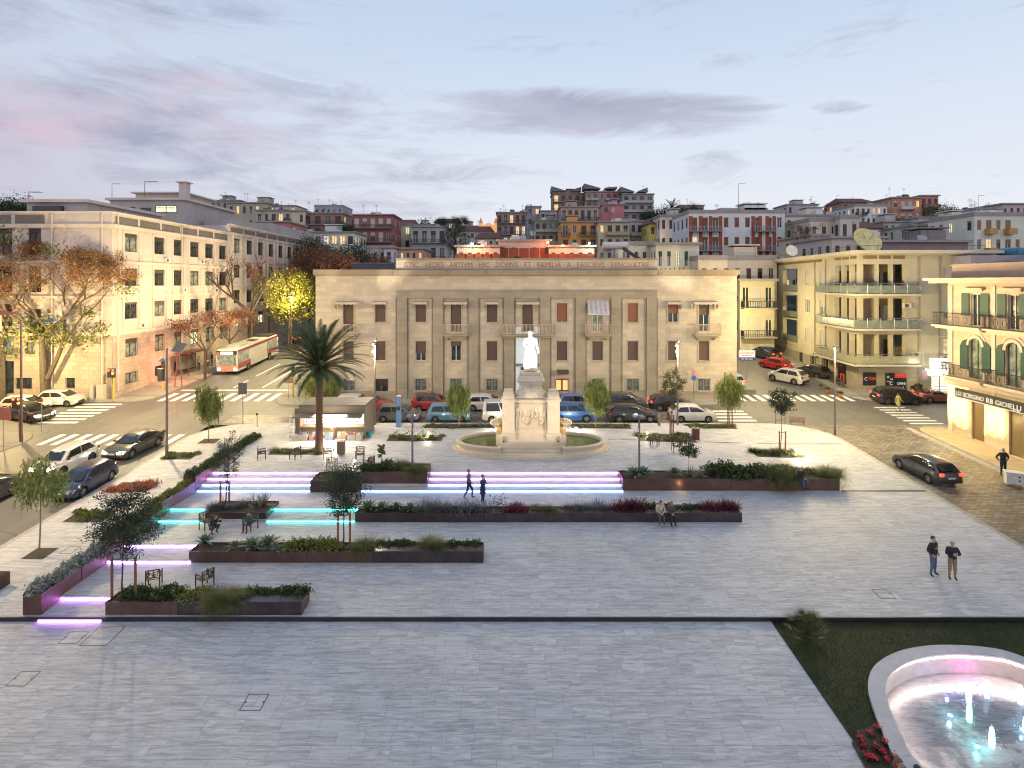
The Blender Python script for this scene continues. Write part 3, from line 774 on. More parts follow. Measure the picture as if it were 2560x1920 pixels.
# awnings
AWF=M('awning canvas',(.42,.37,.31),.85,.2,4);AWS=M('striped awning',(.45,.43,.46),.8)
for i,px in enumerate(cols_):
    if i in (6,8,1,2,4,9) or i in (0,3,5,10):
        if i in (6,8):continue
        w_=.68 if i in (1,2,4,9) else 1.15;u=U(px);z1=cbz(752);d_=.5 if w_<1 else .75
        mb=MB();n_=10
        top=[f.p(u-w_+2*w_*j/n_,z1,.06) for j in range(n_+1)];bot=[f.p(u-w_+2*w_*j/n_,z1-.12,d_) for j in range(n_+1)]
        val=[f.p(u-w_+2*w_*j/n_,z1-.32-.05*(j % 2),d_+.01) for j in range(n_+1)]
        for j in range(n_):mb.face([bot[j],bot[j+1],top[j+1],top[j]]);mb.face([val[j],val[j+1],bot[j+1],bot[j]])
        for s in (0,n_):
            mb.face([top[s],bot[s],val[s]-Vector((0,0,.35)),top[s]-Vector((0,0,.9))])
        addpart('awning',mb,AWF,b0)
u=U(1494);mb=MB()
for j in range(9):
    a,b=u-1.05+2.1*j/9,u-1.05+2.1*(j+1)/9
    mb.face([f.p(a,cbz(783),1.0),f.p(b,cbz(783),1.0),f.p(b,cbz(752),.06),f.p(a,cbz(752),.06)],j % 2)
mb.face([f.p(u-1.05,cbz(786),1.0),f.p(u+1.05,cbz(786),1.0),f.p(u+1.05,cbz(783),1.0),f.p(u-1.05,cbz(783),1.0)],0)
addpart('awning',mb,[AWS,M('awning stripe',(.33,.31,.36),.8)],b0)['label']='lowered striped awning'
mb=MB();f.box(mb,U(1393),U(1420),cbz(933),cbz(924),0,.8);addpart('door_canopy',mb,M('dark canopy',(.05,.04,.04),.6),b0)
mb=MB();f.box(mb,U(868),U(886),cbz(950),cbz(945),.06,.25);addpart('sign_plate',mb,FR_W,b0)
for px in (873,1145,1230,1310,1590):# plant baskets under some ground windows
    mb=MB();u=U(px)
    for dx in (-1.1,1.1):mb.tube([f.p(u+dx,cbz(973),.3),f.p(u,cbz(978),.32),f.p(u-dx,cbz(973),.3)],.02,n=4)
    if px in (1145,1230,1590):addpart('window_rack',mb,MGR,b0)
# roof clutter: each its own thing
MMET=M('galvanised metal',(.30,.31,.33),.4,.2,metal=.6);MDKM=M('dark metal',(.05,.05,.055),.45,.2);MPV=M('collector glass',(.05,.055,.07),.2)
def water_heater():
    th=thing('solar_water_heater','roof solar water heater with tilted collector above the attic','solar heater',(cbx(1560),FY+6,cbz(668)+.55))
    mb=MB();mb.tube([(-1.2,0,2.0),(1.6,0,2.0)],.42,n=14);mb.build('tank',M('tank shell',(.62,.55,.50),.5),th,smooth=True)
    mb=MB()
    for x in (-1.1,0.1,1.2):
        mb.tube([(x,.3,0),(x,.1,1.8)],.06,n=4);mb.tube([(x,-.3,0),(x,-.1,1.8)],.06,n=4)
    mb.build('stand',MMET,th)
    mb=MB();mb.add([(1.0,-.9,1.8),(3.6,-.9,.1),(3.6,.9,.1),(1.0,.9,1.8),(1.0,-.9,1.68),(3.6,-.9,-.02),(3.6,.9,-.02),(1.0,.9,1.68)],[(0,1,2,3),(4,7,6,5),(0,4,5,1),(2,6,7,3),(1,5,6,2),(0,3,7,4)]);mb.build('collector',MPV,th)
water_heater()
th=thing('roof_shed','low dark tiled roof shed left of the attic centre','roof shed',(cbx(1270),FY+9,cbz(668)))
mb=MB();mb.add([(-2.8,0,0),(4.2,0,0),(4.2,3,0),(-2.8,3,0),(-2.6,0,.5),(1.0,0,1.55),(4.1,0,.5),(-2.6,3,.5),(1.0,3,1.55),(4.1,3,.5)],[(0,1,6,5,4),(4,5,8,7),(5,6,9,8),(3,7,8,9,2),(0,4,7,3),(1,2,9,6)]);mb.build('roof',M('dark maroon roof',(.07,.03,.035),.6),th)
th=thing('glass_skylight','long low grey skylight on the left roof of the civic building','skylight',(cbx(905),FY+5,cbz(674)))
mb=MB();mb.box(-2.4,0,0,2.3,4,.75);mb.build('frame',MPV,th);mb=MB();mb.box(-2.5,-.1,.75,2.4,4.1,.87);mb.build('lid',M('grey lid',(.12,.13,.15),.5),th)
th=thing('roof_vent_box','white ventilation box beside the grey skylight','vent box',(cbx(978),FY+5,cbz(674)))
mb=MB();mb.box(-.6,0,0,.6,1.4,.6);mb.box(-.7,-.1,.6,.7,1.5,.66);mb.build('box',FR_W,th)
th=thing('roof_pergola','bare metal frame standing right of the solar water heater','pergola frame',(cbx(1607),FY+8,cbz(672)))
mb=MB()
for y in (0,2):
    pts=[(-2,y,0),(-2,y,.55),(0,y,1.35),(2,y,.55),(2,y,0)]
    for a,b in zip(pts,pts[1:]):mb.tube([a,b],.06,n=4)
    mb.tube([(-2,y,.55),(2,y,.55)],.05,n=4);mb.tube([(0,y,0),(0,y,1.35)],.05,n=4)
for x,z in ((-2,.55),(0,1.35),(2,.55)):mb.tube([(x,0,z),(x,2,z)],.05,n=4)
mb.build('frame',M('brown steel',(.10,.06,.05),.6),th)
o=MB();o.box(cbx(1655),FY+6,cbz(674),cbx(1778),FY+10,cbz(671));
for i in range(9):o.box(cbx(1655)+i*.5,FY+6.2,cbz(671),cbx(1655)+i*.5+.08,FY+6.3,cbz(668)+.02*i)
tag(o.build('roof_mat',MDKM),'dark rolled sheeting lying on the right roof of the civic building','roof sheeting')
# ------------------------------------------------------------------ 2. left office block (two wings)
PKW=WALL('pinkish plaster',(.53,.465,.43),.22,stain=(.22,.16,.13))
PKT=WALL('pale trim plaster',(.60,.51,.44),.3)
ASH=WALL('rough ashlar base',(.43,.36,.29),.3,block=(.8,.45),mortar=.7)
LOUV=SLATS('grey attic louvre',(.15,.135,.12),.12)
def yl(px,X):return X*F/(px-CX)          # depth of a point on a wall parallel to the sight axis
XL=-40.1
TRIMD=M('dark grille',(.08,.08,.08),.6)
lb=thing('office_building','pink plastered office block on the left street corner with dark square windows in three rows','building',(XL,57.8,0))
def wings(par,XW,Y0,Y1,ztop,cols,rows,zbase,strings,mb,tr,louv_n,first=False):
    L=Y1-Y0;f=Face((XW,Y1),R(90),L,zbase,ztop)     # seen from the street: left end is the near one
    f=Face((XW,Y0),R(90),L,zbase,ztop)
    for a,b in cols:
        u=(a+b)/2-Y0;w=b-a
        for ri,(z0,z1) in enumerate(rows):
            if ri==4 and (u>12):continue
            sh=[.22,.3,.12,.26][(int(u*3)+ri) % 4] if ri<4 else 0
            gl=GLP if (int(u*7)+ri*3) % 4==0 else GL
            if ri==3:gl=GLC if int(u*5) % 2 else GLP
            f.window(par,u,z0,w,z1-z0,FR_D,gl,sh,SH_DK,1)
    f.wall(mb,0)
    return f
colsA=[(59.65,61.7),(64.6,66.5),(68.3,70.0),(71.8,73.8),(75.3,77.4),(78.9,80.9)]
rowsA=[(18.8,20.7),(15.2,17.05),(11.75,13.5),(7.8,9.7),(5.0,6.15)]
mb=MB();fa=wings(lb,XL,57.8,81.6,22.5,colsA,rowsA,3.0,None,mb,None,6)
# front wall facing the square, running out of frame to the left
LW=24.0;ff=Face((XL-LW,57.8),0,LW,3.0,22.5)
for px,w in ((32,0),(95,0)):
    u=XA(px,57.8)-XL+LW
for u,w in ((LW-10.0-1.1,2.1),(LW-7.9+.1,1.3),(LW-14.6,2.0),(LW-18.2,2.0),(LW-21.8,2.0)):
    for z0,z1 in ((18.3,21.0),(14.6,17.2),(9.8,12.9) if w<2 else (11.2,13.4)):ff.window(lb,u,z0,w,z1-z0,FR_D,GL,.15,SH_DK,1)
for u,w,z0,z1 in ((LW-10.8,1.9,4.4,7.7),(LW-8.9,1.7,4.9,6.0),(LW-10.8,1.9,8.3,10.6),(LW-7.2+3.0,.95,4.95,6.0),(LW-8.2,1.0,8.4,9.6),(LW-15,1.8,8.2,10.4),(LW-19,1.8,8.2,10.4)):
    ff.window(lb,u,z0,w,z1-z0,FR_D,GLP if z0>8 else GL,0,None,1)
ff.wall(mb,0)
Face((XL-LW,81.6),R(-90),23.8,3,22.5).wall(mb);
mb.face([(XL-LW,57.8,22.5),(XL,57.8,22.5),(XL,81.6,22.5),(XL-LW,81.6,22.5)])
addpart('wall',mb,PKW,lb)
mb=MB()
fa.box(mb,0,fa.W,3.2,10.25,0,.06);fa.op and None
def base_skin(f,par,z0,z1,ops,m=ASH):
    g=Face(f.o+f.n*.05,f.a,f.W,z0,z1);g.op=[o for o in ops if o[1]<z1];mb=MB();g.wall(mb,0,.08)
    mb.face([g.p(0,z1),g.p(f.W,z1),g.p(f.W,z1,-.06),g.p(0,z1,-.06)])
    return addpart('stone_base',mb,m,par)
base_skin(fa,lb,3.2,10.2,fa.op);base_skin(ff,lb,3.2,10.2,ff.op)
mb=MB()
for f_ in (fa,ff):
    for z in (10.2,13.95,17.5):f_.box(mb,-.0 if f_ is fa else 0,f_.W,z,z+.3,0,.16)
    f_.box(mb,0,f_.W,21.05,21.45,0,.2)
    f_.box(mb,0,f_.W,22.48,22.72,-.3,.12)
addpart('string_course',mb,PKT,lb)
mb=MB()
for a,b in colsA:
    for e in (a-.35,b+.2):fa.box(mb,e-57.8,e-57.8+.16,10.5,21.0,0,.1)
addpart('wall_ribs',mb,PKT,lb)
def louvres(f_,par,u0,u1,n,z0,z1):
    w_=(u1-u0)/n
    for i in range(n):
        mb=MB();f_.box(mb,u0+i*w_+.2,u0+(i+1)*w_-.2,z0,z1,-.03,.03);addpart('louvre_panel',mb,LOUV,par)
louvres(fa,lb,.25,fa.W-.3,6,21.6,22.3);louvres(ff,lb,LW-20,LW-6.6,4,21.45,22.35)
# ac units
for a in (58.9,66.6,70.4):
    pass
for i_,(a,z) in enumerate(((66.6,17.9),(70.2,14.4),(74.1,18.0),(77.7,14.3),(62.2,10.7),(70.6,10.6))):
    mb=MB();fa.box(mb,a-57.8-.4,a-57.8+.4,z,z+.5,.02,.34);fa.box(mb,a-57.8-.28,a-57.8+.1,z+.08,z+.42,.341,.35,1);addpart('air_conditioner',mb,[FR_W,TRIMD],lb)
for u in (.55,11.9,23.2):mb=MB();fa.box(mb,u-.05,u+.05,4.6,22.4,.17,.27);addpart('downpipe',mb,PKT,lb)
for u in (LW-.9,LW-5.9):mb=MB();ff.box(mb,u-.05,u+.05,4.0,22.4,.17,.27);addpart('downpipe',mb,PKT,lb)
# penthouse storey
for x0,x1,y0,y1,z0,z1,lab in ((-51.8,-45.4,61.5,74.5,22.5,24.1,0),(-58.6,-47.8,84,99,22.5,27.6,1)):
    mb=MB();mb.box(x0,y0,z0,x1,y1,z1);addpart('roof_storey',mb,WALL('grey roof plaster',(.42,.38,.37),.4),lb)
    mb=MB();mb.box(x0-.5,y0-.4,z1,x1+.4,y1+.3,z1+.32);addpart('roof_slab',mb,PKT,lb)
pf=Face((-51.8,61.5),0,6.4,22.5,24.1)
mb=MB();pf.box(mb,1.0,4.0,22.7,23.7,0,.5);addpart('roof_cabinet',mb,MDKM,lb)
mb=MB();mb.box(-57.5,88,27.9,-50,96,29.2);addpart('roof_storey',mb,PKW,lb);mb=MB();mb.box(-58,87.5,29.2,-49.5,96.5,29.4);addpart('roof_slab',mb,PKT,lb)
mb=MB();mb.box(-48.9,84.5,27.9,-47.8,85.6,30.2);mb.box(-49.2,84.2,30.25,-47.5,85.9,30.4);addpart('chimney',mb,PKW,lb)
# second wing up the street
lb2=thing('office_building','rear wing of the office block up the tree lined street, tall narrow windows between ribs','building',(XL,81.6,0))
colsB=[(82.9+i*3.95,85.0+i*3.95) for i in range(11)]
rowsB=[(19.9,22.0),(16.3,18.2),(12.6,14.5),(9.2,11.0)]
mb=MB();fb=wings(lb2,XL+.0,81.62,127,23.7,colsB,rowsB,4.0,None,mb,None,11)
mb.face([(XL-LW,81.62,23.7),(XL,81.62,23.7),(XL,127,23.7),(XL-LW,127,23.7)]);mb.face([(XL-8,81.62,22.5),(XL,81.62,22.5),(XL,81.62,23.7),(XL-8,81.62,23.7)])
addpart('wall',mb,PKW,lb2)
mb=MB()
for a,b in colsB:
    for e in (a-.3,b+.1):fb.box(mb,e-81.62,e-81.62+.2,11.6,22.6,0,.14)
addpart('wall_ribs',mb,PKT,lb2)
mb=MB()
for z in (11.3,15.1,18.75,22.5):fb.box(mb,0,fb.W,z,z+.25,0,.16)
fb.box(mb,0,fb.W,23.68,23.95,-.3,.2);addpart('string_course',mb,PKT,lb2)
louvres(fb,lb2,.3,fb.W,11,22.85,23.5)
mb=MB();mb.box(-60,100,23.7,-42,122,26.0);mb.box(-47,88,23.7,-41.5,96,25.2);addpart('roof_storey',mb,WALL('grey roof plaster',(.42,.38,.37),.4),lb2)
base_skin(fb,lb2,4.0,11.2,fb.op)
lf_=Face((-58.6,84),0,10.8,22.5,27.6)
for u,w,z,h,g in ((3.0,1.3,25.2,1.4,GL),(5.2,1.5,24.6,1.9,GL),(8.2,3.1,25.8,1.0,GLASS('office light',(.3,.3,.2),(.95,1,.55),1.6))):
    lf_.window(lb,u,z,w,h,FR_D,g,0,None,2 if w>2 else 0,opening=False,depth=-.0)

# pink corner building, far left
pb=thing('corner_house','edge of a salmon pink house with dark red roof at the far left','house',(-44.2,47.0,0))
MSAL=WALL('salmon plaster',(.55,.25,.17),.2);mb=MB();mb.box(-56,30,1.5,-42.45,47.0,ZA(790,47));addpart('wall',mb,MSAL,pb)
mb=MB();zr=ZA(786,47);mb.add([(-57,29,zr),(-40.9,29,zr),(-40.9,48,zr),(-57,48,zr),(-52,36,zr+2.4),(-48,36,zr+2.4),(-48,43,zr+2.4),(-52,43,zr+2.4)],[(0,1,5,4),(1,2,6,5),(2,3,7,6),(3,0,4,7),(4,5,6,7),(0,3,2,1)]);addpart('roof',mb,M('dark red roof',(.22,.06,.055),.6),pb)
mb=MB();mb.box(-42.6,29.8,zr-1.3,-41.9,47.3,zr-.02);addpart('cornice',mb,WALL('pink trim',(.6,.36,.28),.1),pb)

# ------------------------------------------------------------------ 3. balcony apartment block
RBW=WALL('cream yellow plaster',(.52,.47,.34),.25,stain=(.25,.2,.12));RBT=WALL('cream trim',(.60,.55,.43),.2)
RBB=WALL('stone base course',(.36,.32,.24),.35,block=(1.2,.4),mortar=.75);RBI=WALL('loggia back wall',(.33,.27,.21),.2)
GPAN=M('greenish balcony glass',(.20,.23,.19),.3,.25,2)
rb=thing('apartment_building','cream corner apartment block with wraparound glass balconies on three floors','building',(36.5,60.6,0))
C0=Vector((36.5,60.6));C1=Vector((39.2,86.7));LL=(C1-C0).length;aL=math.atan2(C0.y-C1.y,C0.x-C1.x)
rf=Face(C0,0,14.0,3.2,18.6);rl=Face(C1,aL,LL,3.2,18.6)
mb=MB()
FL=[(14.4,17.5),(10.8,13.9),(7.1,10.1)]
for i,(z0,z1) in enumerate(FL):
    for a,b in ((.45,1.9),(2.1,3.35),(3.6,4.85)):rf.open((a+b)/2,z0,b-a,z1-z0)
    for a,b in ((LL-1.9,LL-.5),(LL-3.7,LL-2.2),(LL-5.6,LL-4.0)):rl.open((a+b)/2,z0,b-a,z1-z0)
    for u in (LL-8.9,LL-13.3):
        rl.window(rb,u,z0+.9,1.5,1.75,FR_W,GLP,[[.95,.95],[0,.45],[.95,.95]][i][0 if u<LL-10 else 1],SH_W)
    rf.window(rb,10.2,z0+.9,2.6,1.8,FR_W,GLP if i<2 else GLASS('shop warm pane',(.3,.25,.15),(1,.8,.4),.8),[.95,.6,.1][i],SH_W,2)
    rl.open(LL-19.2,z0 if i<2 else z0+.4,5.2,z1-z0)
for u,z,w,h in ((LL-15.5,4.9,1.6,1.5),(LL-11.5,4.6,1.8,1.8),(LL-8.0,4.6,1.6,1.9)):rl.window(rb,u,z,w,h,FR_D,GL,0,None)
rf.wall(mb,0,.5);rl.wall(mb,0,.5)
g=Face((C0.x+14,C0.y),R(90),20,3.2,18.6);g.wall(mb)
addpart('wall',mb,RBW,rb)
# loggia interior: back walls, doors
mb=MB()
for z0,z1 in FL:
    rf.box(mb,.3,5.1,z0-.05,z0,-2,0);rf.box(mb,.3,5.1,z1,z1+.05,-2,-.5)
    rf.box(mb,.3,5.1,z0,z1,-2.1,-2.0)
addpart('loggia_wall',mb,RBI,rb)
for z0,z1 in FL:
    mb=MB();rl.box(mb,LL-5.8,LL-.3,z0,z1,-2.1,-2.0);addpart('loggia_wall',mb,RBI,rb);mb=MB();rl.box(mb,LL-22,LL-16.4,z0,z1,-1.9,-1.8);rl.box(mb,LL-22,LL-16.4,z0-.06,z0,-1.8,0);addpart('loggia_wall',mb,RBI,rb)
for i,(z0,z1) in enumerate(FL):
    for u,k in ((1.2,0),(3.0,1),(4.3,2)):
        mb=MB();rf.box(mb,u-.45,u+.45,z0,z0+2.3,-1.99,-1.93);addpart('balcony_door',mb,[SH_W,GL,FR_D][(i+k) % 3],rb)
    mb=MB();rl.box(mb,LL-19.6,LL-18.4,z0,z0+2.3,-1.79,-1.72);addpart('balcony_door',mb,SH_W if i % 2 else FR_W,rb)
# upper frieze openings, eave slab
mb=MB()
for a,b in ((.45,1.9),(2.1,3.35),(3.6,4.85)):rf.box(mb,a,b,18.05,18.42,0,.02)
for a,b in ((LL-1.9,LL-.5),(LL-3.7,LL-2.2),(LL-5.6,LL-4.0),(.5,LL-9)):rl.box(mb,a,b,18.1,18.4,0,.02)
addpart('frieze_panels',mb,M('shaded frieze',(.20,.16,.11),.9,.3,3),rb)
mb=MB()
off=.85
A,B,Cc,D=rl.p(-.6,0,off),rl.p(LL,0,off),rf.p(0,0,off),rf.p(14.6,0,off)
poly=[(A.x,A.y),(C0.x-off,C0.y-off*.9),(D.x,D.y),(D.x,D.y+22),(A.x+3,A.y+1)]
mb.prism(poly,18.6,18.95);mb.prism([(x+(.35 if i<2 else-.35),y+.35) for i,(x,y) in enumerate(poly)],18.5,18.6);addpart('roof_slab',mb,RBT,rb)
mb=MB();g=[rl.p(0,18.95,.3),rl.p(LL,18.95,.3),rf.p(13,18.95,.3)]
for a,b in zip(g,g[1:]):
    n=int((b-a).length/2)
    mb.tube([a+Vector((0,0,.5)),b+Vector((0,0,.5))],.025,n=4)
    for i in range(n+1):q=a.lerp(b,i/n);mb.tube([q,q+Vector((0,0,.5))],.025,n=4)
addpart('roof_railing',mb,M('rusted rail',(.18,.09,.05),.8),rb)
# balconies: slab + panel railing round the corner
for i,z in enumerate((14.4,10.8,7.1)):
    o_=1.25;Lb=7.6
    P0,P1,P2,P3,P4=rl.p(LL-Lb,z,0),rl.p(LL-Lb,z,o_),Vector((C0.x-o_*.95,C0.y-o_*.95,z)),rf.p(5.65,z,o_),rf.p(5.65,z,0)
    mb=MB();mb.prism([(p.x,p.y) for p in (P0,P1,P2,P3,P4)]+[(C0.x+.3,C0.y+.3)],z-.2,z,0)
    v=rb.location;mb.v=[(p[0]-v.x,p[1]-v.y,p[2]) for p in mb.v];bb=mb.build('balcony',RBT,rb)
    mb=MB()
    for a,b in ((P0,P1),(P1,P2),(P2,P3),(P3,P4)):
        L=(b-a).length;d=(b-a).normalized();up=Vector((0,0,1));n=max(1,round(L/1.5))
        mb.tube([a+up*1.05,b+up*1.05],.028,n=4);mb.tube([a+up*.1,b+up*.1],.02,n=4)
        for k in range(n+1):mb.tube([a+d*L*k/n,a+d*L*k/n+up*1.05],.024,n=4)
        mb.face([a+up*.08,b+up*.08,b+up*.86,a+up*.86],1)
    mb.v=[(p[0]-v.x,p[1]-v.y,p[2]) for p in mb.v];mb.build('railing',[MMET,GPAN if i<2 else M('yellowish balcony glass',(.34,.33,.2),.3)],bb)
for i,z in enumerate((14.4,10.8,7.5)):
    mb=MB();rl.box(mb,LL-21.9,LL-16.5,z+.1,z+.9,.0,.04);addpart('balcony_panel',mb,GPAN,rb)
# door lattice on lowest balcony
mb=MB()
for k in range(12):mb.tube([rf.p(2.2+k*.28,8.2,1.2),rf.p(2.5+k*.28,9.0,1.2)],.015,n=3);mb.tube([rf.p(2.5+k*.28,8.2,1.2),rf.p(2.2+k*.28,9.0,1.2)],.015,n=3)
addpart('trellis',mb,M('yellow wood',(.45,.33,.12),.8),rb)
base_skin(rf,rb,3.3,6.75,rf.op,RBB);base_skin(rl,rb,3.3,6.4,rl.op,RBB)
mb=MB();rf.box(mb,0,6,6.6,6.85,0,.3);rl.box(mb,LL-8,LL,6.6,6.85,0,.3);addpart('cornice',mb,RBB,rb)
for g_,u in ((rf,8.4),(rf,6.2),(rl,LL-10.9),(rl,LL-7.9)):mb=MB();g_.box(mb,u-.045,u+.045,4.2,18.3,.02,.12);addpart('downpipe',mb,RBB,rb)
for g_,u,z in ((rf,4.9,12.9),(rf,5.9,7.8),(rl,LL-9.0,6.7),(rl,LL-10.4,6.5),(rf,8.9,7.4)):mb=MB();g_.box(mb,u-.4,u+.4,z,z+.5,.06,.36);g_.box(mb,u-.28,u+.1,z+.08,z+.42,.361,.37,1);addpart('air_conditioner',mb,[FR_W,TRIMD],rb)
# shop fronts and signs on it
def sign(name,label,f,u0,u1,z0,z1,m,texts=(),out=.12,cat='sign',parent_loc=None):
    th=thing(name,label,cat,f.p((u0+u1)/2,z0,out));mb=MB();f.box(mb,u0,u1,z0,z1,out-.06,out);addpart('panel',mb,m,th)
    for s,uu,zz,size,mm,wd in texts:put_text(s,f,u0+uu,zz,size,mm,th,wd,out+.012)
    return th
TW=EM('white lettering',(.9,.9,.85),.55);TR=EM('red lettering',(.8,.08,.04),.7);TB=M('dark lettering',(.03,.03,.04),.6)
MBK=M('black sign board',(.02,.02,.022),.5,.2)
ux=lambda px:XA(px,60.5)-C0.x
zy=lambda py:ZA(py,60.5)
sign('shop_sign','square black TIGER sign on the corner of the balcony block',rf,ux(2158),ux(2190),zy(963),zy(931),MBK,[('TIGER',.52,zy(950),.42,TR,.78),('C',.12,zy(951),.5,TW,.28)])
sign('menu_board','black board painted with chalk cups beside the bar door',rf,ux(2214),ux(2237),zy(976),zy(932),MBK,[('o',.15,zy(945),.5,TW,.22),('u',.5,zy(950),.4,TW,.2),('C',.4,zy(962),.5,TW,.3),('~',.1,zy(957),.5,TW,.3)])
sign('bar_door','black bar door with red top panel and OMNI BAR drawn in white',rf,ux(2237.5),ux(2266),zy(980),zy(945),MBK,[('OMNI',.22,zy(962),.4,TW,.85),('\\  /',.32,zy(974),.5,TW,.6),('V',.5,zy(974),.3,TR,.3)])
sign('red_panel','red panel with three white dots over the bar door',rf,ux(2236),ux(2266),zy(944.5),zy(933),EM('red panel',(.8,.07,.04),.5),[('. . .',.3,zy(938),.6,TW,.6)])
sign('vending_window','glowing red drinks window on the side wall of the balcony block',rl,LL-4.6,LL-2.7,4.3,7.6-1.0,M('dark window',(.03,.02,.02),.3),[('T',.5,6.1,.4,TR,.3),('[]',.7,4.6,1.2,TR,.9)],cat='shop window')
th=thing('hardware_sign','white lit sign with red FERRAMENTA lettering between the two corner buildings','sign',(XA(2350,59.5),59.5,zy(915)))
mb=MB();mb.box(-1.0,-.1,0,1.6,.1,.95);mb.build('panel',EM('sign white',(1,.97,.9),.95,(.8,.8,.8)),th)
fs_=Face((th.location.x-1.0,59.4),0,2.6,0,1);put_text('FERRAMENTA',fs_,.1,th.location.z+.45,.42,TR,th,2.4,.012);put_text('LA CHIAVE · COLORI',fs_,.6,th.location.z+.12,.3,TB,th,1.8,.012)
th=thing('lightbox','glaring blank white lightbox under the hardware sign','lightbox',(XA(2350,59.2),59.2,zy(932)))
mb=MB();mb.box(-1.3,-.35,0,1.5,.3,.6);mb.build('box',EM('glaring white',(1,.98,.9),4),th);mb=MB();mb.box(-1.36,-.4,.6,1.56,.35,.68);mb.box(-1.36,-.4,-.08,1.56,.35,0);mb.build('trim',FR_W,th)
mb=MB();rf.box(mb,ux(2330),ux(2372),zy(978),zy(936),0,.1);o=addpart('shop_window',mb,EM('bright shop window',(1,.92,.65),1.5),rb)
for i in range(5):
    mb=MB();rf.box(mb,ux(2331),ux(2372),zy(974-i*8),zy(973.2-i*8),.11,.2);v=rb.location;mb.v=[(p[0]-v.x,p[1]-v.y,p[2]) for p in mb.v];mb.build('shelf',FR_D,o)
# dish and clutter on its roof
th=thing('satellite_dish','huge yellowish round dish on the roof of the balcony block','dish',(XA(2164,66),66,18.9))
mb=MB();prof=[(.05,0),(.9,.1),(1.4,.28),(1.62,.42)]
mb.lathe(prof[::-1]+[(1.6,.36),(.9,.03),(.04,-.08)],28);o=mb.build('reflector',M('gilded dish',(.62,.52,.22),.5,.25,2,metal=.2),th,(0,0,1.35),smooth=True);o.rotation_euler=(R(58),R(8),0)
mb=MB();mb.box(-1.3,-.2,0,1.2,1.2,.35);mb.tube([(0,.6,.3),(0,.4,1.2)],.12,n=6);mb.build('mount',MDKM,th)
mb=MB()
for k in range(6):a=k*math.pi/3;mb.tube([(0,-.25,1.1),(1.5*math.cos(a),-.55*abs(math.sin(a))-.1,1.35+1.4*math.sin(a))],.02,n=3)
mb.build('ribs',MDKM,th)
for px,y,py in ((1978,70,633),):
    th=thing('satellite_dish','small white dish on the left roof edge of the balcony block','dish',(XA(px,y),y,ZA(640,y)));mb=MB();mb.lathe([(.7,.2),(.5,.08),(.05,0),(.04,-.05),(.5,.03),(.71,.15)],20);o=mb.build('reflector',M('white dish',(.5,.5,.5),.5),th,(0,0,.6));o.rotation_euler=(R(70),0,0);mb=MB();mb.tube([(0,.1,-.2),(0,.1,.6)],.04,n=5);mb.build('mount',MMET,th)

# ------------------------------------------------------------------ 4. jeweller's building
JW=WALL('rosy beige plaster',(.50,.40,.31),.18,block=(30,.5),mortar=.92);JT=WALL('beige stone trim',(.55,.46,.37),.2)
jb=thing('shop_building','beige building with green shutters and iron balconies above the jeweller shop','building',(36.5,48.2,0))
jf=Face((36.5,48.2),R(-90),20,2.5,15.5)     # faces the street (towards -x)
U2=lambda px:48.2-36.5*F/(px-CX)
for k in range(5):
    uc=2.85+k*3.42
    jf.window(jb,uc,12.12,.95,2.55,FR_W,GL,0,None,1)
    jf.window(jb,uc,7.98,1.25,3.2,M('green frame',(.015,.05,.035),.5),GLP,0,None,1,depth=.25)
    for s in (-1,1):# open shutters
        mb=MB();jf.box(mb,uc+s*.95-.38,uc+s*.95+.38,12.9-.0,14.7,.03,.09);addpart('shutter',mb,SH_G,jb)
        mb=MB();jf.box(mb,uc+s*1.08-.4,uc+s*1.08+.4,8.6,10.5,.03,.09);mb2=mb
        mb.face([jf.p(uc+s*1.08-s*.4,10.5,.06),jf.p(uc+s*1.08+s*.4,10.5,.06),jf.p(uc+s*1.08+s*.2,10.85,.06),jf.p(uc+s*1.08-s*.35,11.05,.06)])
        addpart('shutter',mb,SH_G,jb)
    mb=MB();jf.box(mb,uc-.95,uc+.95,15.0,15.14,0,.3);jf.box(mb,uc-.75,uc+.75,14.86,15.0,0,.12);addpart('window_hood',mb,JT,jb)
    # arch surround
    mb=MB();n=14
    for r0,r1,o_ in ((.62,.85,.08),(.98,1.12,.05)):
        for j in range(n):
            a0,a1=math.pi*j/n,math.pi*(j+1)/n
            q=[jf.p(uc+r*math.cos(a),10.55+r*math.sin(a),o_) for r,a in ((r0,a0),(r1,a0),(r1,a1),(r0,a1))];mb.face(q[::-1])
            q2=[jf.p(uc+r1*math.cos(a),10.55+r1*math.sin(a),o) for a,o in ((a0,0),(a1,0),(a1,o_),(a0,o_))];mb.face(q2)
    for s in (-1,1):# spandrels closing the square top to an arch
        pts=[jf.p(uc+s*.63,11.2,-.1)]+[jf.p(uc+s*.62*math.cos(math.pi/2*j/7),10.55+.63*math.sin(math.pi/2*j/7),-.1) for j in range(8)]
        mb.face(pts)
    addpart('arch',mb,JT,jb)
    # roller shutter shop openings
    if k<5:
        uc2=3.07+k*3.45;jf.open(uc2,hill(48.2-uc2)+.1,1.25,6.05-hill(48.2-uc2));z_=hill(48.2-uc2)
        mb=MB();jf.box(mb,uc2-.63,uc2+.63,z_,6.2,-.2,-.15);addpart('roller_shutter',mb,SLATS('bronze roller shutter',(.16,.11,.05),.09,.35),jb)
mb=MB();jf.wall(mb,0,.25);Face((56,48.2),R(180),19.5,2.5,15.5).wall(mb);addpart('wall',mb,JW,jb)
mb=MB();mb.box(36.65,27.6,15.9,56,48.0,16.95);mb.box(36.6,27.5,16.95,56,48.1,17.05);addpart('parapet',mb,WALL('mauve parapet',(.36,.26,.22),.3),jb)
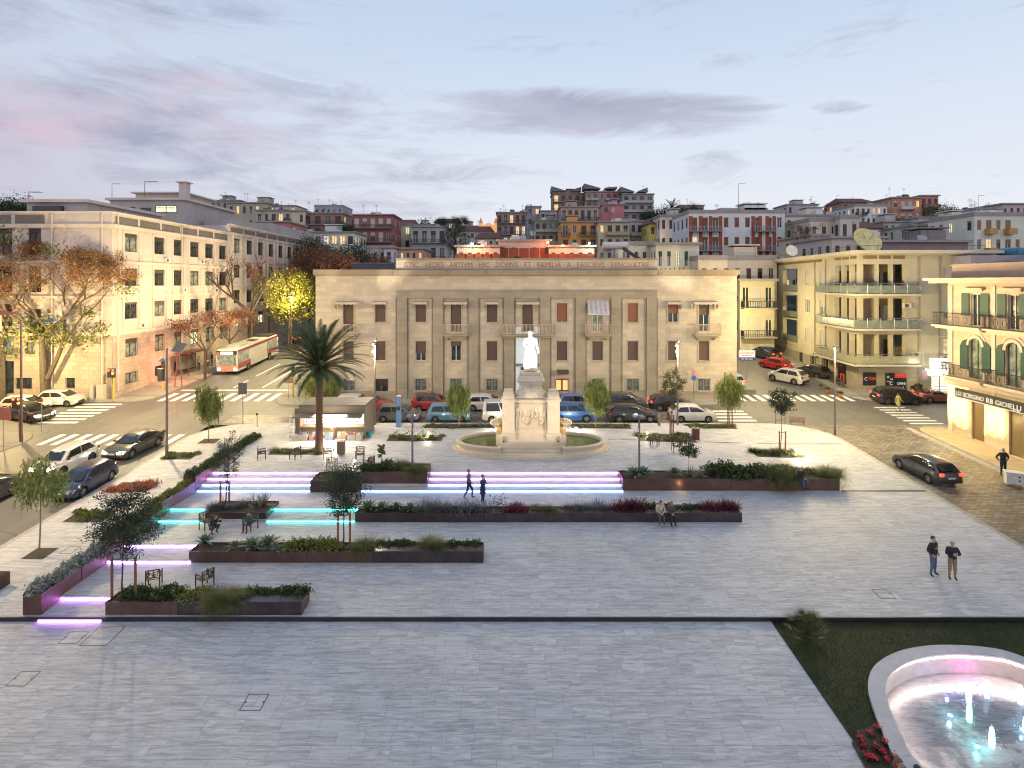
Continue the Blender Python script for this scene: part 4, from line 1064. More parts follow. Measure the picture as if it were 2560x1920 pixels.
mb=MB();mb.box(35.2,27.5,15.72,56,49.4,15.92);mb.box(35.5,27.5,15.5,56,49.1,15.72);addpart('cornice',mb,JT,jb)
mb=MB();jf.box(mb,.05,.55,3,15.3,0,.08);jf.box(mb,4.4,4.75,6.2,15.3,0,.06);jf.box(mb,7.7,8.05,6.2,15.3,0,.06);jf.box(mb,0,20,11.6,11.85,0,.12);jf.box(mb,0,20,7.3,7.62,0,.35);addpart('pilaster',mb,JT,jb)
MIR=M('wrought iron',(.03,.026,.024),.5)
for (a,b,z,o_) in ((-.6,4.4,12.05,1.0),(4.4,20,12.05,.8),(.4,4.4,7.92,.95),(4.75,8.4,7.92,.95),(8.8,12,7.92,.95)):
    mb=MB();jf.box(mb,a,b,z-.16,z,0,o_);jf.box(mb,a+.1,b-.1,z-.3,z-.16,0,o_-.25);v=jb.location;mb.v=[(p[0]-v.x,p[1]-v.y,p[2]) for p in mb.v];bb=mb.build('balcony',JT,jb)
    mb=railing(jf,a+.05,b-.05,z,1.02,o_-.05,sp=.1)
    n=int((b-a)/.8)
    for k in range(n):c_=jf.p(a+.4+k*.8,z+.52,o_-.05);pts=[c_+jf.u*(.2*math.cos(t))+Vector((0,0,.28*math.sin(t))) for t in [2*math.pi*i/12 for i in range(13)]];mb.tube(pts,.016,n=3)
    mb.v=[(p[0]-v.x,p[1]-v.y,p[2]) for p in mb.v];mb.build('railing',MIR,bb)
# shop sign along the facade
sg=thing('shop_sign','long black jeweller sign reading LO SCRIGNO GIOIELLI over the roller shutters','sign',jf.p(5,6.2,.3))
mb=MB();jf.box(mb,1.15,12.5,6.2,6.98,.1,.34);addpart('panel',mb,MBK,sg)
mb=MB();jf.box(mb,1.2,12.4,6.24,6.28,.342,.36);addpart('underline',mb,TW,sg)
put_text('LO SCRIGNO',jf,1.3,6.42,.5,TW,sg,2.75,.35);put_text('RB',jf,4.3,6.4,.55,TW,sg,.62,.35);put_text('GIOIELLI',jf,5.1,6.42,.5,TW,sg,2.2,.35);put_text('dal 1960',jf,6.6,6.3,.16,TW,sg,.6,.362)
# fairy light curtains
def curtain(label,u0,u1,z0,z1,n):
    th=thing('light_curtain',label,'fairy lights',jf.p((u0+u1)/2,z0,.1),0,'curtains of fairy lights on the shop wall')
    r=random.Random(n);P=[]
    cols=int((u1-u0)/.105);mb=MB();wires=MB()
    for i in range(cols):
        u=u0+(u1-u0)*(i+.5)/cols;zl=z0+r.random()*.7
        wires.tube([jf.p(u,z1,.08),jf.p(u,zl,.08)],.004,n=3,cap=False)
        z=z1-r.random()*.1
        while z>zl:
            c=jf.p(u+r.uniform(-.03,.03),z,.1+r.random()*.05);s=.03
            mb.add([c+Vector(d)*s for d in ((1,0,0),(-1,0,0),(0,1,0),(0,-1,0),(0,0,1),(0,0,-1))],[(0,2,4),(2,1,4),(1,3,4),(3,0,4),(2,0,5),(1,2,5),(3,1,5),(0,3,5)]);z-=.13+r.random()*.06
    addpart('bulbs',mb,EM('warm bulb',(1,.62,.17),20),th);addpart('wires',wires,MDKM,th)
curtain('fairy light curtain at the building corner, left of the first roller shutter',.12,2.3,3.7,7.1,5)
curtain('fairy light curtain between the two roller shutters',3.85,5.75,3.7,6.15,8)
curtain('fairy light curtain cut by the right edge of the picture',7.3,9.2,3.7,6.15,9)
for i,(px,w_) in enumerate(((2526,.8),(2556,.8))):
    th=thing('water_tank',['left','right'][i]+' blue plastic water tank on the roof at the right edge','water tank',(XA(px,60),60,ZA(655,60)),R(15),'blue roof tanks')
    mb=MB();mb.tube([(-.1,-1,.75),(0,-.9,.75),(0,.9,.75),(.1,1,.75)],[.3,.74,.74,.3],n=18);o=mb.build('tank_body',M('blue tank',(.03,.13,.22),.35),th,smooth=True)
    mb=MB();mb.box(-.6,-.9,0,.6,.9,.12);mb.box(-.6,-.7,.12,-.45,.7,.4);mb.box(.45,-.7,.12,.6,.7,.4);mb.build('cradle',MDKM,th)
rh=thing('rooftop_room','grey mauve rooftop box behind the jeweller building','rooftop room',(XA(2455,58),58,15));mb=MB();mb.box(-1.1,0,0,10,8,ZA(638,58)-15);mb.build('wall',WALL('mauve render',(.30,.27,.33),.2),rh);mb=MB();mb.box(1.3,-1.2,0,12,0,ZA(655,58)-15 );mb.build('parapet',MDKM,rh)
# ------------------------------------------------------------------ 5. the hillside town
LITW=GLASS('lit window far',(.3,.2,.1),(1,.62,.26),1.5);LITC=GLASS('lit window far cool',(.3,.3,.2),(1,.9,.6),1.1)
DARKRAIL=M('dark balcony rail',(.05,.045,.045),.7);PALERAIL=M('pale balcony front',(.42,.40,.38),.8)
bgr=random.Random(5)
def block(label,x0,x1,ytop,Y,h,colr,nr,nc,sm=SH_BR,balc='',rail=None,lit=.12,depth=12,roof='slab',band=None,cat='apartment building',name='apartment_building',wf=.42,grime=.35,stagger=0,zb=None):
    X0,X1=XA(x0,Y),XA(x1,Y);zt=ZA(ytop,Y);z0=zt-h;W=X1-X0
    th=thing(name,label,cat,(X0,Y,0));key='wall %.2f %.2f %.2f' % colr
    colr=tuple(min(.68,c*1.42+.035) for c in colr);wm=WALL(key,colr,grime);rm=rail or PALERAIL
    side=1 if X1<0 else (-1 if X0>0 else 0)
    f=Face((X0,Y),0,W,z0,zt);fs=[f]
    if side==1:fs.append(Face((X1,Y),R(90),depth,z0,zt))
    elif side==-1:fs.append(Face((X0,Y+depth),R(-90),depth,z0,zt))
    fh=h/nr;wh=fh*.5
    cut=[]
    for fi,g in enumerate(fs):
        n=nc if fi==0 else max(1,int(nc*depth/W*.8));cw=g.W/n;ww=min(1.3,cw*wf)
        for r in range(nr):
            for c in range(n):
                uc=(c+.5)*cw;zz=z0+r*fh+fh*.28;isb=fi==0 and balc and balc[c % len(balc)]=='B'
                if bgr.random()<.08 and not isb:continue
                L=bgr.random()<lit*.55
                gl=(LITW if bgr.random()<.7 else LITC) if L else GL
                sh=0 if L else bgr.choice([0,.35,.6,1,1,.2])
                if isb:g.window(th,uc,zz-fh*.18,ww*1.35,wh+fh*.18,FR_W,gl,sh,sm,flat=True,depth=.9 if 0 else .15)
                else:g.window(th,uc,zz,ww,wh,FR_W if bgr.random()<.5 else FR_D,gl,sh,sm,flat=True,depth=.12)
    mb=MB()
    for g in fs:g.wall(mb,0,.18)
    mb.face([(X0,Y,zt),(X1,Y,zt),(X1,Y+depth,zt),(X0,Y+depth,zt)])
    if side != 1:mb.face([(X1,Y,z0),(X1,Y+depth,z0),(X1,Y+depth,zt),(X1,Y,zt)])
    if side !=-1:mb.face([(X0,Y+depth,z0),(X0,Y,z0),(X0,Y,zt),(X0,Y+depth,zt)])
    addpart('wall',mb,wm,th)
    if balc:
        cw=W/nc;c=0;B=[balc[k % len(balc)] for k in range(nc)]
        while c<nc:
            if B[c] != 'B':c+=1;continue
            e=c
            while e+1<nc and B[e+1]=='B':e+=1
            for r in range(nr):
                if r==0 and bgr.random()<.5:continue
                zz=z0+r*fh+fh*.08;a,b=c*cw+.1,(e+1)*cw-.1
                mb=MB();f.box(mb,a,b,zz-.16,zz,0,1.2)
                if rail is PALERAIL or rail is None or rail.name.startswith('solid'):f.box(mb,a,b,zz,zz+.9,1.12,1.2,1);f.box(mb,a,a+.08,zz,zz+.9,0,1.12,1);f.box(mb,b-.08,b,zz,zz+.9,0,1.12,1)
                else:
                    f.box(mb,a,b,zz+.86,zz+.94,1.12,1.2,1);n=int((b-a)/.3)
                    for k in range(n+1):u=a+(b-a)*k/n;f.box(mb,u-.03,u+.03,zz,zz+.88,1.13,1.18,1)
                    f.box(mb,a,a+.06,zz+.1,zz+.9,0,1.1,1);f.box(mb,b-.06,b,zz+.1,zz+.9,0,1.1,1)
                addpart('balcony',mb,[M('balcony slab',(.33,.31,.29),.9,.3),rm],th)
            c=e+1
    mb=MB()
    if roof=='slab':mb.box(X0-.4,Y-.5,zt,X1+.4,Y+depth+.3,zt+.35)
    elif roof=='flat':mb.box(X0-.1,Y-.1,zt,X1+.1,Y+.25,zt+.7);mb.box(X0-.1,Y+.25,zt,X0+.2,Y+depth,zt+.7);mb.box(X1-.2,Y+.25,zt,X1+.1,Y+depth,zt+.7)
    elif roof=='tile':mb.add([(X0-.5,Y-.6,zt),(X1+.5,Y-.6,zt),(X1+.5,Y+depth,zt),(X0-.5,Y+depth,zt),(X0+1,Y+depth/2,zt+2.2),(X1-1,Y+depth/2,zt+2.2)],[(0,1,5,4),(1,2,5),(2,3,4,5),(3,0,4),(0,3,2,1)])
    addpart('roof',mb,M('tile roof',(.14,.06,.05),.9,.4,5) if roof=='tile' else WALL('roof edge',(.34,.31,.30),.6),th)
    if roof != 'tile' and W>7:# stair head, tanks, aerials
        u=bgr.uniform(.1,.7)
        for _ in range(bgr.randint(1,3)):
            mb=MB();a=X0+W*bgr.uniform(.05,.85);q=bgr.uniform(.5,1.1);mb.box(a,Y+1,zt,a+q*1.6,Y+2.4,zt+q);mb.box(a+.1,Y+1.2,zt+q,a+q*1.4,Y+2.2,zt+q*1.25);addpart('roof_unit',mb,bgr.choice([MMET,MDKM,FR_W]),th)
        if bgr.random()<.45:mb=MB();mb.box(X0+W*u,Y+3,zt,X0+W*u+min(4.5,W*.3),Y+7,zt+2.1);mb.box(X0+W*u-.3,Y+2.7,zt+2.3,X0+W*u+min(4.8,W*.33),Y+7.2,zt+2.5);addpart('stair_head',mb,wm,th)
        for _ in range(bgr.randint(2,5)):mb=MB();antenna(mb,X0+W*bgr.uniform(.05,.95),Y+bgr.uniform(1,6),zt,bgr.uniform(2,4));addpart('antenna',mb,DARKRAIL,th)
    return th,f
def Z(px):return px
GRY,BEI,CRM=(.36,.35,.34),(.43,.38,.32),(.50,.46,.39)
# far left, seen over the office block
block('olive grey block with thin white windows above the office roof, left',570,668,508,190,14,(.26,.25,.19),3,6,lit=.2)
block('dark far block behind the olive grey one',524,600,502,215,12,(.22,.20,.20),3,5,lit=.3)
block('green grey block with a flat roof beside the olive one',640,728,527,175,18,(.28,.28,.22),4,5,balc='B.B')
block('low dark pink block in front of the green grey one',645,722,556,140,9,(.33,.12,.12),2,4,roof='slab',lit=.2)
block('pale tall slab partly hidden at the left hill',675,740,515,230,14,(.40,.36,.36),3,4)
block('narrow ochre wall block beside the green grey block',728,762,528,170,18,(.38,.33,.24),4,2)
block('grey block with railed roof terrace left of the dark red tower',786,857,517,200,12,(.24,.25,.27),3,5,roof='flat')
block('brick brown block with terraces and one lit loggia',756,858,534,172,14,(.20,.12,.10),4,4,balc='BB',rail=DARKRAIL,lit=.3)
block('white low block with lit restaurant terrace',745,886,582,150,12,(.52,.47,.42),3,7,lit=.62,wf=.7,roof='slab')
block('dark red tower block with white window frames and railed balconies',882,982,538,165,24,(.20,.055,.05),6,5,sm=SH_W,balc='BBBBB',rail=DARKRAIL,lit=.05,roof='slab')
block('narrow cream house right of the dark red tower',984,1030,562,180,16,(.44,.40,.30),4,2,lit=.25)
block('grey modern block with deep dark terraces',1028,1116,568,170,20,(.27,.27,.29),4,4,balc='BBBB',rail=DARKRAIL,roof='slab')
block('low green roofed houses under the dark red tower',912,982,622,118,7,(.36,.34,.28),2,4,roof='flat')
block('low salmon house with lit conservatory',982,1058,623,120,7,(.52,.26,.19),2,5,lit=.5)
block('white panel house between conservatory and tower',960,984,620,116,7,(.55,.52,.5),2,1)
for i,(a,b,t,Y,c) in enumerate(((985,1040,559,260,BEI),(1036,1090,562,250,GRY),(1086,1150,556,270,(.30,.28,.28)),(1140,1200,566,240,(.27,.26,.27)),(1150,1232,578,215,(.38,.36,.35)),(1120,1170,590,190,BEI),(1190,1250,596,180,(.35,.32,.29)))):
    block(['beige','grey','brown grey','slate','pale grey','sandy','dusty'][i]+' small house in the cluster left of the lit church, '+['first from the left','second from the left','third, highest of them','just left of the church','below the church','lowest left by the tree','nearest, under the church'][i],a,b,t,Y,11,c,3,4,lit=.15,roof='slab' if i % 2 else 'tile',depth=8)
block('dark terraced block right of the church',1242,1316,532,205,24,(.20,.15,.14),6,5,balc='BBBB',rail=DARKRAIL,lit=.35)
block('grey tower house behind the lattice mast',1316,1352,517,230,24,(.25,.24,.27),6,2)
block('stepped grey block with balconies behind the mast',1350,1392,528,225,24,(.27,.27,.29),5,3,balc='BB',rail=DARKRAIL,lit=.2)
block('greenish block with terraces left of the orange house',1336,1402,552,190,20,(.20,.22,.17),5,4,balc='BBBB',lit=.3)
block('brown top floors of the big stepped complex on the summit',1382,1470,484,240,26,(.19,.13,.10),7,5,balc='BB.BB',rail=DARKRAIL,lit=.25,roof='slab')
block('middle of the stepped complex with penthouse and red brick panels',1464,1562,480,236,26,(.24,.16,.15),7,6,sm=SH_RED,balc='BB.B',rail=PALERAIL,lit=.2,roof='slab')
block('grey right end of the stepped complex with white curved balconies',1556,1634,486,230,22,(.21,.21,.22),6,4,balc='BBBB',rail=PALERAIL,lit=.15,roof='slab')
block('red and white narrow house in front of the stepped complex',1506,1560,512,200,22,(.34,.12,.12),6,3,lit=.3,sm=SH_W)
block('grey brown upper block over the orange house',1402,1496,518,182,18,(.27,.21,.19),4,6,balc='BBBBBB',rail=DARKRAIL,lit=.12,roof='slab')
block('bright orange apartment house with brown balconies',1402,1494,556,172,21,(.62,.22,.06),5,4,balc='B.BB',rail=DARKRAIL,lit=.15,roof='slab')
block('olive apartment house with one lit balcony right of the orange one',1495,1574,556,168,20,(.36,.32,.20),5,4,balc='.BBB',rail=M('solid olive',(.38,.35,.25),.8),lit=.25)
block('mauve grey house with metal verandas',1576,1622,554,175,14,(.32,.28,.30),3,3,balc='BBB',rail=PALERAIL,lit=.1)
block('small yellow house with red roof',1622,1662,560,165,12,(.60,.38,.10),3,2,roof='tile',lit=.2)
block('pale old mansion left of the big white block',1650,1722,540,160,20,(.44,.39,.34),4,4,lit=.1,roof='slab')
block('low pale villa roofs below the palm on the hill',1600,1732,536,240,12,(.40,.37,.36),3,8,lit=.25)
block('roof houses at the crest above the white block',1700,1760,514,260,10,(.33,.27,.24),2,5,lit=.4)
for o_ in [o for o in col.objects if 'stepped complex' in str(o.get('label','')) and 'front of' not in o['label']]:
    zt=max((v.co.z for c in o_.children if c.name.startswith('roof') for v in c.data.vertices),default=0);i_=int(o_.location.x) % 3
    xs_=[v.co.x for c in o_.children if c.name.startswith('wall') for v in c.data.vertices];W_=max(xs_)
    for a,b,h0,h1 in ((-.6,W_*.38,2.2,.3),(W_*.5,W_*.8,.5,.9+i_*.5)):
        mb=MB();mb.add([(a,-.6,zt),(b,-.6,zt),(b,8,zt),(a,8,zt),(a,-.6,zt+h0),(b,-.6,zt+h1),(b,8,zt+h1),(a,8,zt+h0)],[(0,3,2,1),(4,5,6,7),(0,1,5,4),(1,2,6,5),(2,3,7,6),(3,0,4,7)]);mb.build('sloping_roof',M('dark slate upstand',(.16,.15,.16),.7),o_)
# big white block with brick loggias
wb,wf_=block('big white block with red brick loggias and roller shutters',1722,1962,533,118,24,(.60,.565,.52),6,9,sm=SH_RED,balc='BBB...BB.',rail=M('pale iron rail',(.35,.33,.31),.6),lit=.06,roof='flat')
brick=WALL('red brick infill',(.36,.10,.06),.2,block=(.5,.16),mortar=.8)
mb=MB()
for a,b in ((.02,.33),(.67,.89)):
    for k in range(4):u=wf_.W*(a+(b-a)*k/3);wf_.box(mb,u-.35,u+.35,wf_.z0,wf_.z1-.6,0,.06)
addpart('brick_panels',mb,brick,wb)
mb=MB();wf_.box(mb,7.5,17.6,wf_.z1,wf_.z1+1.5,-8,-3);addpart('roof_storey',mb,WALL('grey roof plaster',(.42,.38,.37),.4),wb)
# right hill
block('cream block joined to the white one, with grey stair tower',1964,2104,540,130,18,(.46,.42,.38),4,8,balc='B.B.',rail=DARKRAIL,lit=.18,roof='slab')
block('windowless sand coloured house wall below the cream block',2024,2096,553,112,14,(.42,.36,.28),3,3,lit=.3,roof='flat')
block('plain grey beige cube right of the sand coloured house',2100,2148,547,110,14,(.40,.36,.32),3,2,lit=.1,roof='flat')
block('grey blue rooftop houses on the right crest',1968,2046,512,230,14,(.30,.28,.30),3,5,lit=.2)
block('distant row of low houses between crest and brown block',2030,2120,528,215,12,(.36,.32,.32),3,7,lit=.15)
block('brown block with long balconies on the right crest',2106,2186,506,200,18,(.26,.15,.11),5,5,balc='BBBB',rail=M('solid brown',(.22,.16,.14),.8),lit=.4,roof='tile')
block('bluish white block with a grid of balconies',2138,2218,516,178,18,(.46,.48,.52),6,6,balc='BB....',rail=DARKRAIL,lit=.3,roof='flat')
block('red brick block with white balcony fronts on the right crest',2230,2304,495,185,24,(.34,.15,.09),6,4,balc='.BB',rail=M('solid white',(.55,.53,.52),.8),lit=.25,roof='slab',sm=SH_W)
block('brick annex with sloping top right of the white balcony fronts',2302,2346,490,188,24,(.32,.16,.11),6,3,balc='BB',rail=M('solid brick',(.30,.15,.11),.8),lit=.15,roof='slab')
block('grey houses below the brick block',2208,2290,556,140,14,(.34,.31,.31),4,5,lit=.12,roof='slab')
block('low house with reddish tiled roof under the bluish block',2150,2214,571,135,10,(.38,.31,.25),3,4,roof='tile',lit=.1)
block('greenish grey house with laundry balcony',2282,2354,565,125,14,(.36,.36,.28),4,4,balc='BB',lit=.15)
block('cream block with orange balcony fronts, left of two',2352,2436,550,122,16,(.46,.41,.33),4,6,sm=SH_OR,balc='BBBBBB',rail=M('solid orange',(.55,.28,.08),.8),lit=.1,roof='slab')
block('tall cream block with small orange balconies at the right edge',2436,2580,540,108,18,(.54,.48,.38),5,6,sm=SH_OR,balc='.B.B.',rail=M('solid orange',(.55,.28,.08),.8),lit=.2,roof='flat')
block('white rooftop room above the tall cream block',2440,2506,523,135,8,(.50,.49,.5),2,3,roof='slab')
block('dark roofed house row on the far right crest',2505,2570,511,150,12,(.34,.28,.27),3,4,lit=.2,roof='slab')
block('long crest houses between the brick block and the right edge',2390,2470,526,200,10,(.32,.28,.28),2,7,lit=.2)
block('pale hillside house behind the pine',2296,2400,545,160,10,(.40,.36,.33),2,7,lit=.2)
# low buildings right behind the civic building
lo=[('long beige house with red panels lit by orange floodlights',1142,1250,618,96,8,(.52,.38,.30),2,5),('higher middle wing of the floodlit beige house',1246,1374,604,97,9,(.52,.34,.28),2,5),('right wing of the floodlit beige house',1372,1486,618,96,8,(.52,.40,.32),2,5)]
FLD=[]
for l,a,b,t,Y,h,c,r_,n_ in lo:
    th,g=block(l,a,b,t,Y,h,c,r_,n_,lit=0,roof='slab',depth=9)
    mb=MB()
    for k in range(n_):u=(k+.5)*g.W/n_;g.box(mb,u-.8,u+.8,g.z1-3.0,g.z1-1.1,0,.04)
    addpart('red_panels',mb,brick,th)
block('cream low house behind the solar heater',1560,1642,614,92,9,(.50,.44,.37),2,4,lit=.05,roof='flat')
block('beige low house with green shutters',1640,1748,612,88,9,(.50,.43,.35),2,5,sm=SH_G,lit=.2,roof='slab')
block('curved cream building with a band of white windows right of the civic building',1746,1942,650,84,11,(.46,.39,.31),2,7,lit=.1,roof='flat',zb=4)
oh,og=block('old yellow grey house with peeling wall and balcony up the right street',1850,1936,703,80,12,(.36,.33,.22),3,3,sm=SH_W,balc='BBB',rail=DARKRAIL,lit=.1,roof='slab',grime=.9)
block('dark wedge roofed hall behind the balcony block',2206,2420,606,84,6,(.16,.13,.13),1,3,lit=0,roof='slab')
block('low pale roof behind the dish',2080,2215,596,88,5,(.40,.36,.32),1,5,lit=0,roof='slab')
block('small house with lit window under the bare tree',2028,2076,590,98,10,(.42,.36,.25),3,2,lit=.5)
# dark green hills far behind
# church
ch=thing('church','small church with two pointed spires lit orange on the hill','church',(XA(1221,235),235,0))
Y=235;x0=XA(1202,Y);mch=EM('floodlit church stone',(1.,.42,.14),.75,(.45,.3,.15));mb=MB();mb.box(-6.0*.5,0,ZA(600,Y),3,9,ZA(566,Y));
mb.face([(-3,0,ZA(566,Y)),(3,0,ZA(566,Y)),(0,0,ZA(556,Y))]);mb.build('nave',mch,ch)
for s in (-1,1):
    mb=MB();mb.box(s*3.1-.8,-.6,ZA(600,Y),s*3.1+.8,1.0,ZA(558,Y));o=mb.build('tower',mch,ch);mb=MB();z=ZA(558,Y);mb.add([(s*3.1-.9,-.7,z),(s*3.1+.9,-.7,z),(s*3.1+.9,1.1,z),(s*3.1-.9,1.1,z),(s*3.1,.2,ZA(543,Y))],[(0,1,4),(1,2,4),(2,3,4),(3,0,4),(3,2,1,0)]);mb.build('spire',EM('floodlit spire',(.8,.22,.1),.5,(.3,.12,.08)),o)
# lattice mast
ms=thing('lattice_mast','lattice telecom mast with two white dishes','mast',(XA(1323,150),150,ZA(640,150)));H=ZA(512,150)-ZA(640,150);mb=MB()
for k in range(10):
    z0,z1=H*k/10,H*(k+1)/10;r0,r1=1.15-.055*k,1.15-.055*(k+1);c4=[(1,1),(-1,1),(-1,-1),(1,-1)]
    for i in range(4):
        a,b=c4[i],c4[(i+1) % 4];mb.tube([(a[0]*r0,a[1]*r0,z0),(a[0]*r1,a[1]*r1,z1)],.07,n=4,cap=False);mb.tube([(a[0]*r0,a[1]*r0,z0),(b[0]*r1,b[1]*r1,z1)],.04,n=3,cap=False);mb.tube([(a[0]*r1,a[1]*r1,z1),(b[0]*r1,b[1]*r1,z1)],.04,n=3,cap=False)
mb.build('lattice',M('grey mast steel',(.14,.13,.15),.6),ms)
for dx,dz in ((-1.6,.36),(.9,.44)):
    mb=MB();mb.tube([(dx,-1.2,H*dz),(dx,-.9,H*dz)],.75,n=14);mb.build('dish',M('white dish',(.5,.5,.5),.5),ms)
for px,y0_,y1_,Y in ((1846,458,527,117),(2091,488,510,215),(2446,488,530,135),(1307,530,600,140),(1120,590,640,90),(362,452,492,62),(280,458,500,90),(72,478,500,62)):
    th=thing('roof_aerial',{1846:'very tall thin aerial mast on the big white block',2091:'thin aerial above the brown crest block',2446:'aerial with side arms at the right',1307:'thin pole left of the lattice mast',1120:'pole behind the civic building attic',362:'aerial at the right of the left roofs',280:'aerial above the left rear roof',72:'aerial at the far left roof edge'}[px],'aerial',(XA(px,Y),Y,ZA(y1_,Y)));mb=MB();h=ZA(y0_,Y)-ZA(y1_,Y);mb.tube([(0,0,0),(0,0,h)],.05,.03,n=4);mb.build('pole',DARKRAIL,th);mb=MB();mb.tube([(0,0,h-.1),(1.4,0,h-.1)],.03,n=3)
    for k in range(5):mb.tube([(.3+k*.25,-.3,h-.1),(.3+k*.25,.3,h-.1)],.02,n=3)
    mb.build('yagi',DARKRAIL,th)
# ------------------------------------------------------------------ 6. vehicles
def PAINT(name,c,metal=.3):
    if name in MATS:return MATS[name]
    m,nt,b=basemat(name);v=objc(nt)
    nt.links.new(mixc(nt,nz(nt,v,1.5,4),sc(c,.9),sc(c,1.1)),b.inputs['Base Color'])
    dust=nz(nt,v,7,4);nt.links.new(mth(nt,'MULTIPLY_ADD',dust,.2,.22),b.inputs['Roughness'])
    b.inputs['Metallic'].default_value=metal;b.inputs['Coat Weight'].default_value=.8;b.inputs['Coat Roughness'].default_value=.06
    MATS[name]=m;return m
TYRE=M('tyre rubber',(.018,.018,.018),.85);RIMM=M('alloy rim',(.45,.45,.46),.3,.1,metal=.8);RIMD=M('dark alloy',(.10,.10,.10),.3,.1,metal=.6)
TRIM=M('black plastic trim',(.02,.02,.022),.6);CGL=GLASS('car glass',(.015,.018,.02));PLATE=M('number plate',(.55,.55,.52),.5)
HLo=M('headlight lens',(.5,.5,.5),.1,.1,spec=.8);TLo=M('tail lamp lens',(.30,.012,.01),.15);HLe=EM('lit headlight',(1,.93,.75),22);TLe=EM('lit tail lamp',(1,.05,.03),4)
WH={}
def wheel_mesh(r,wd,dark=False):
    k=(round(r,3),dark)
    if k in WH:return WH[k]
    mb=MB();n=22
    prof=[(r*.62,-wd/2),(r*.93,-wd/2),(r,-wd*.3),(r,wd*.3),(r*.93,wd/2),(r*.62,wd/2)]
    vs=[(p[0]*math.cos(2*math.pi*i/n),p[1],p[0]*math.sin(2*math.pi*i/n)) for p in prof for i in range(n)]
    fs=[(j*n+i,(j+1)*n+i,(j+1)*n+(i+1) % n,j*n+(i+1) % n) for j in range(len(prof)) if j<len(prof)-1 for i in range(n)]
    mb.add(vs,fs);ty=mb.mesh('wheel',TYRE,True)
    mb=MB()
    for s in (-1,1):
        yb_=s*wd*.28
        mb.add([(r*.63*math.cos(2*math.pi*i/n),yb_,r*.63*math.sin(2*math.pi*i/n)) for i in range(n)],[tuple(range(n))],1)
        for q in range(5):
            a=2*math.pi*q/5+.3;c,s_=math.cos(a),math.sin(a);y=s*wd*.44;w0,w1=r*.13,r*.09
            mb.add([(c*r*.08-s_*w0,y,s_*r*.08+c*w0),(c*r*.08+s_*w0,y,s_*r*.08-c*w0),(c*r*.62+s_*w1,y,s_*r*.62-c*w1),(c*r*.62-s_*w1,y,s_*r*.62+c*w1)],[(0,1,2,3)])
        o=[(r*rr*math.cos(2*math.pi*i/n),s*wd*.46,r*rr*math.sin(2*math.pi*i/n)) for rr in (.56,.64) for i in range(n)]
        mb.add(o,[(i,(i+1) % n,n+(i+1) % n,n+i) for i in range(n)])
    rim=mb.mesh('rim',[RIMD if dark else RIMM,TRIM],False)
    WH[k]=(ty,rim);return WH[k]
# kinds: L W H, belt line, roof points as fractions of length measured from the rear
KIND=dict(
 hatch=dict(L=3.95,W=1.70,H=1.47,belt=.93,prof=[(0,.5),(.012,.80),(.04,.95),(.30,.95),(.73,.97),(.86,.86),(.965,.70),(1,.48)],gh=(.03,.80),rf=(.15,.60),r=.31),
 golf=dict(L=4.25,W=1.80,H=1.46,belt=.92,prof=[(0,.5),(.01,.82),(.035,.98),(.30,.97),(.70,.95),(.86,.84),(.965,.68),(1,.46)],gh=(.025,.775),rf=(.15,.56),r=.325),
 suv=dict(L=4.25,W=1.82,H=1.62,belt=1.04,prof=[(0,.52),(.01,.92),(.035,1.06),(.30,1.05),(.72,1.06),(.86,.98),(.965,.82),(1,.5)],gh=(.03,.79),rf=(.14,.62),r=.36),
 mini=dict(L=3.6,W=1.62,H=1.54,belt=.96,prof=[(0,.5),(.012,.85),(.03,.98),(.3,.97),(.78,.97),(.90,.84),(.975,.68),(1,.45)],gh=(.025,.86),rf=(.10,.66),r=.29),
 van=dict(L=4.1,W=1.68,H=1.85,belt=1.0,prof=[(0,.5),(.005,.95),(.01,1.02),(.3,1.0),(.78,1.0),(.90,.88),(.975,.72),(1,.45)],gh=(.008,.84),rf=(.03,.68),r=.30),
 sedan=dict(L=4.75,W=1.86,H=1.43,belt=.93,prof=[(0,.5),(.01,.85),(.05,.98),(.18,.98),(.70,.94),(.86,.84),(.965,.70),(1,.46)],gh=(.08,.74),rf=(.28,.54),r=.345),
 coupe=dict(L=3.95,W=1.74,H=1.25,belt=.86,prof=[(0,.48),(.01,.72),(.05,.86),(.22,.87),(.62,.87),(.82,.78),(.965,.62),(1,.42)],gh=(.16,.66),rf=(.30,.50),r=.31))
def lerp_prof(pr,t):
    for (a,b),(c,d) in zip(pr,pr[1:]):
        if a<=t<=c:return b+(d-b)*(t-a)/(c-a)
    return pr[-1][1]
CARS={}
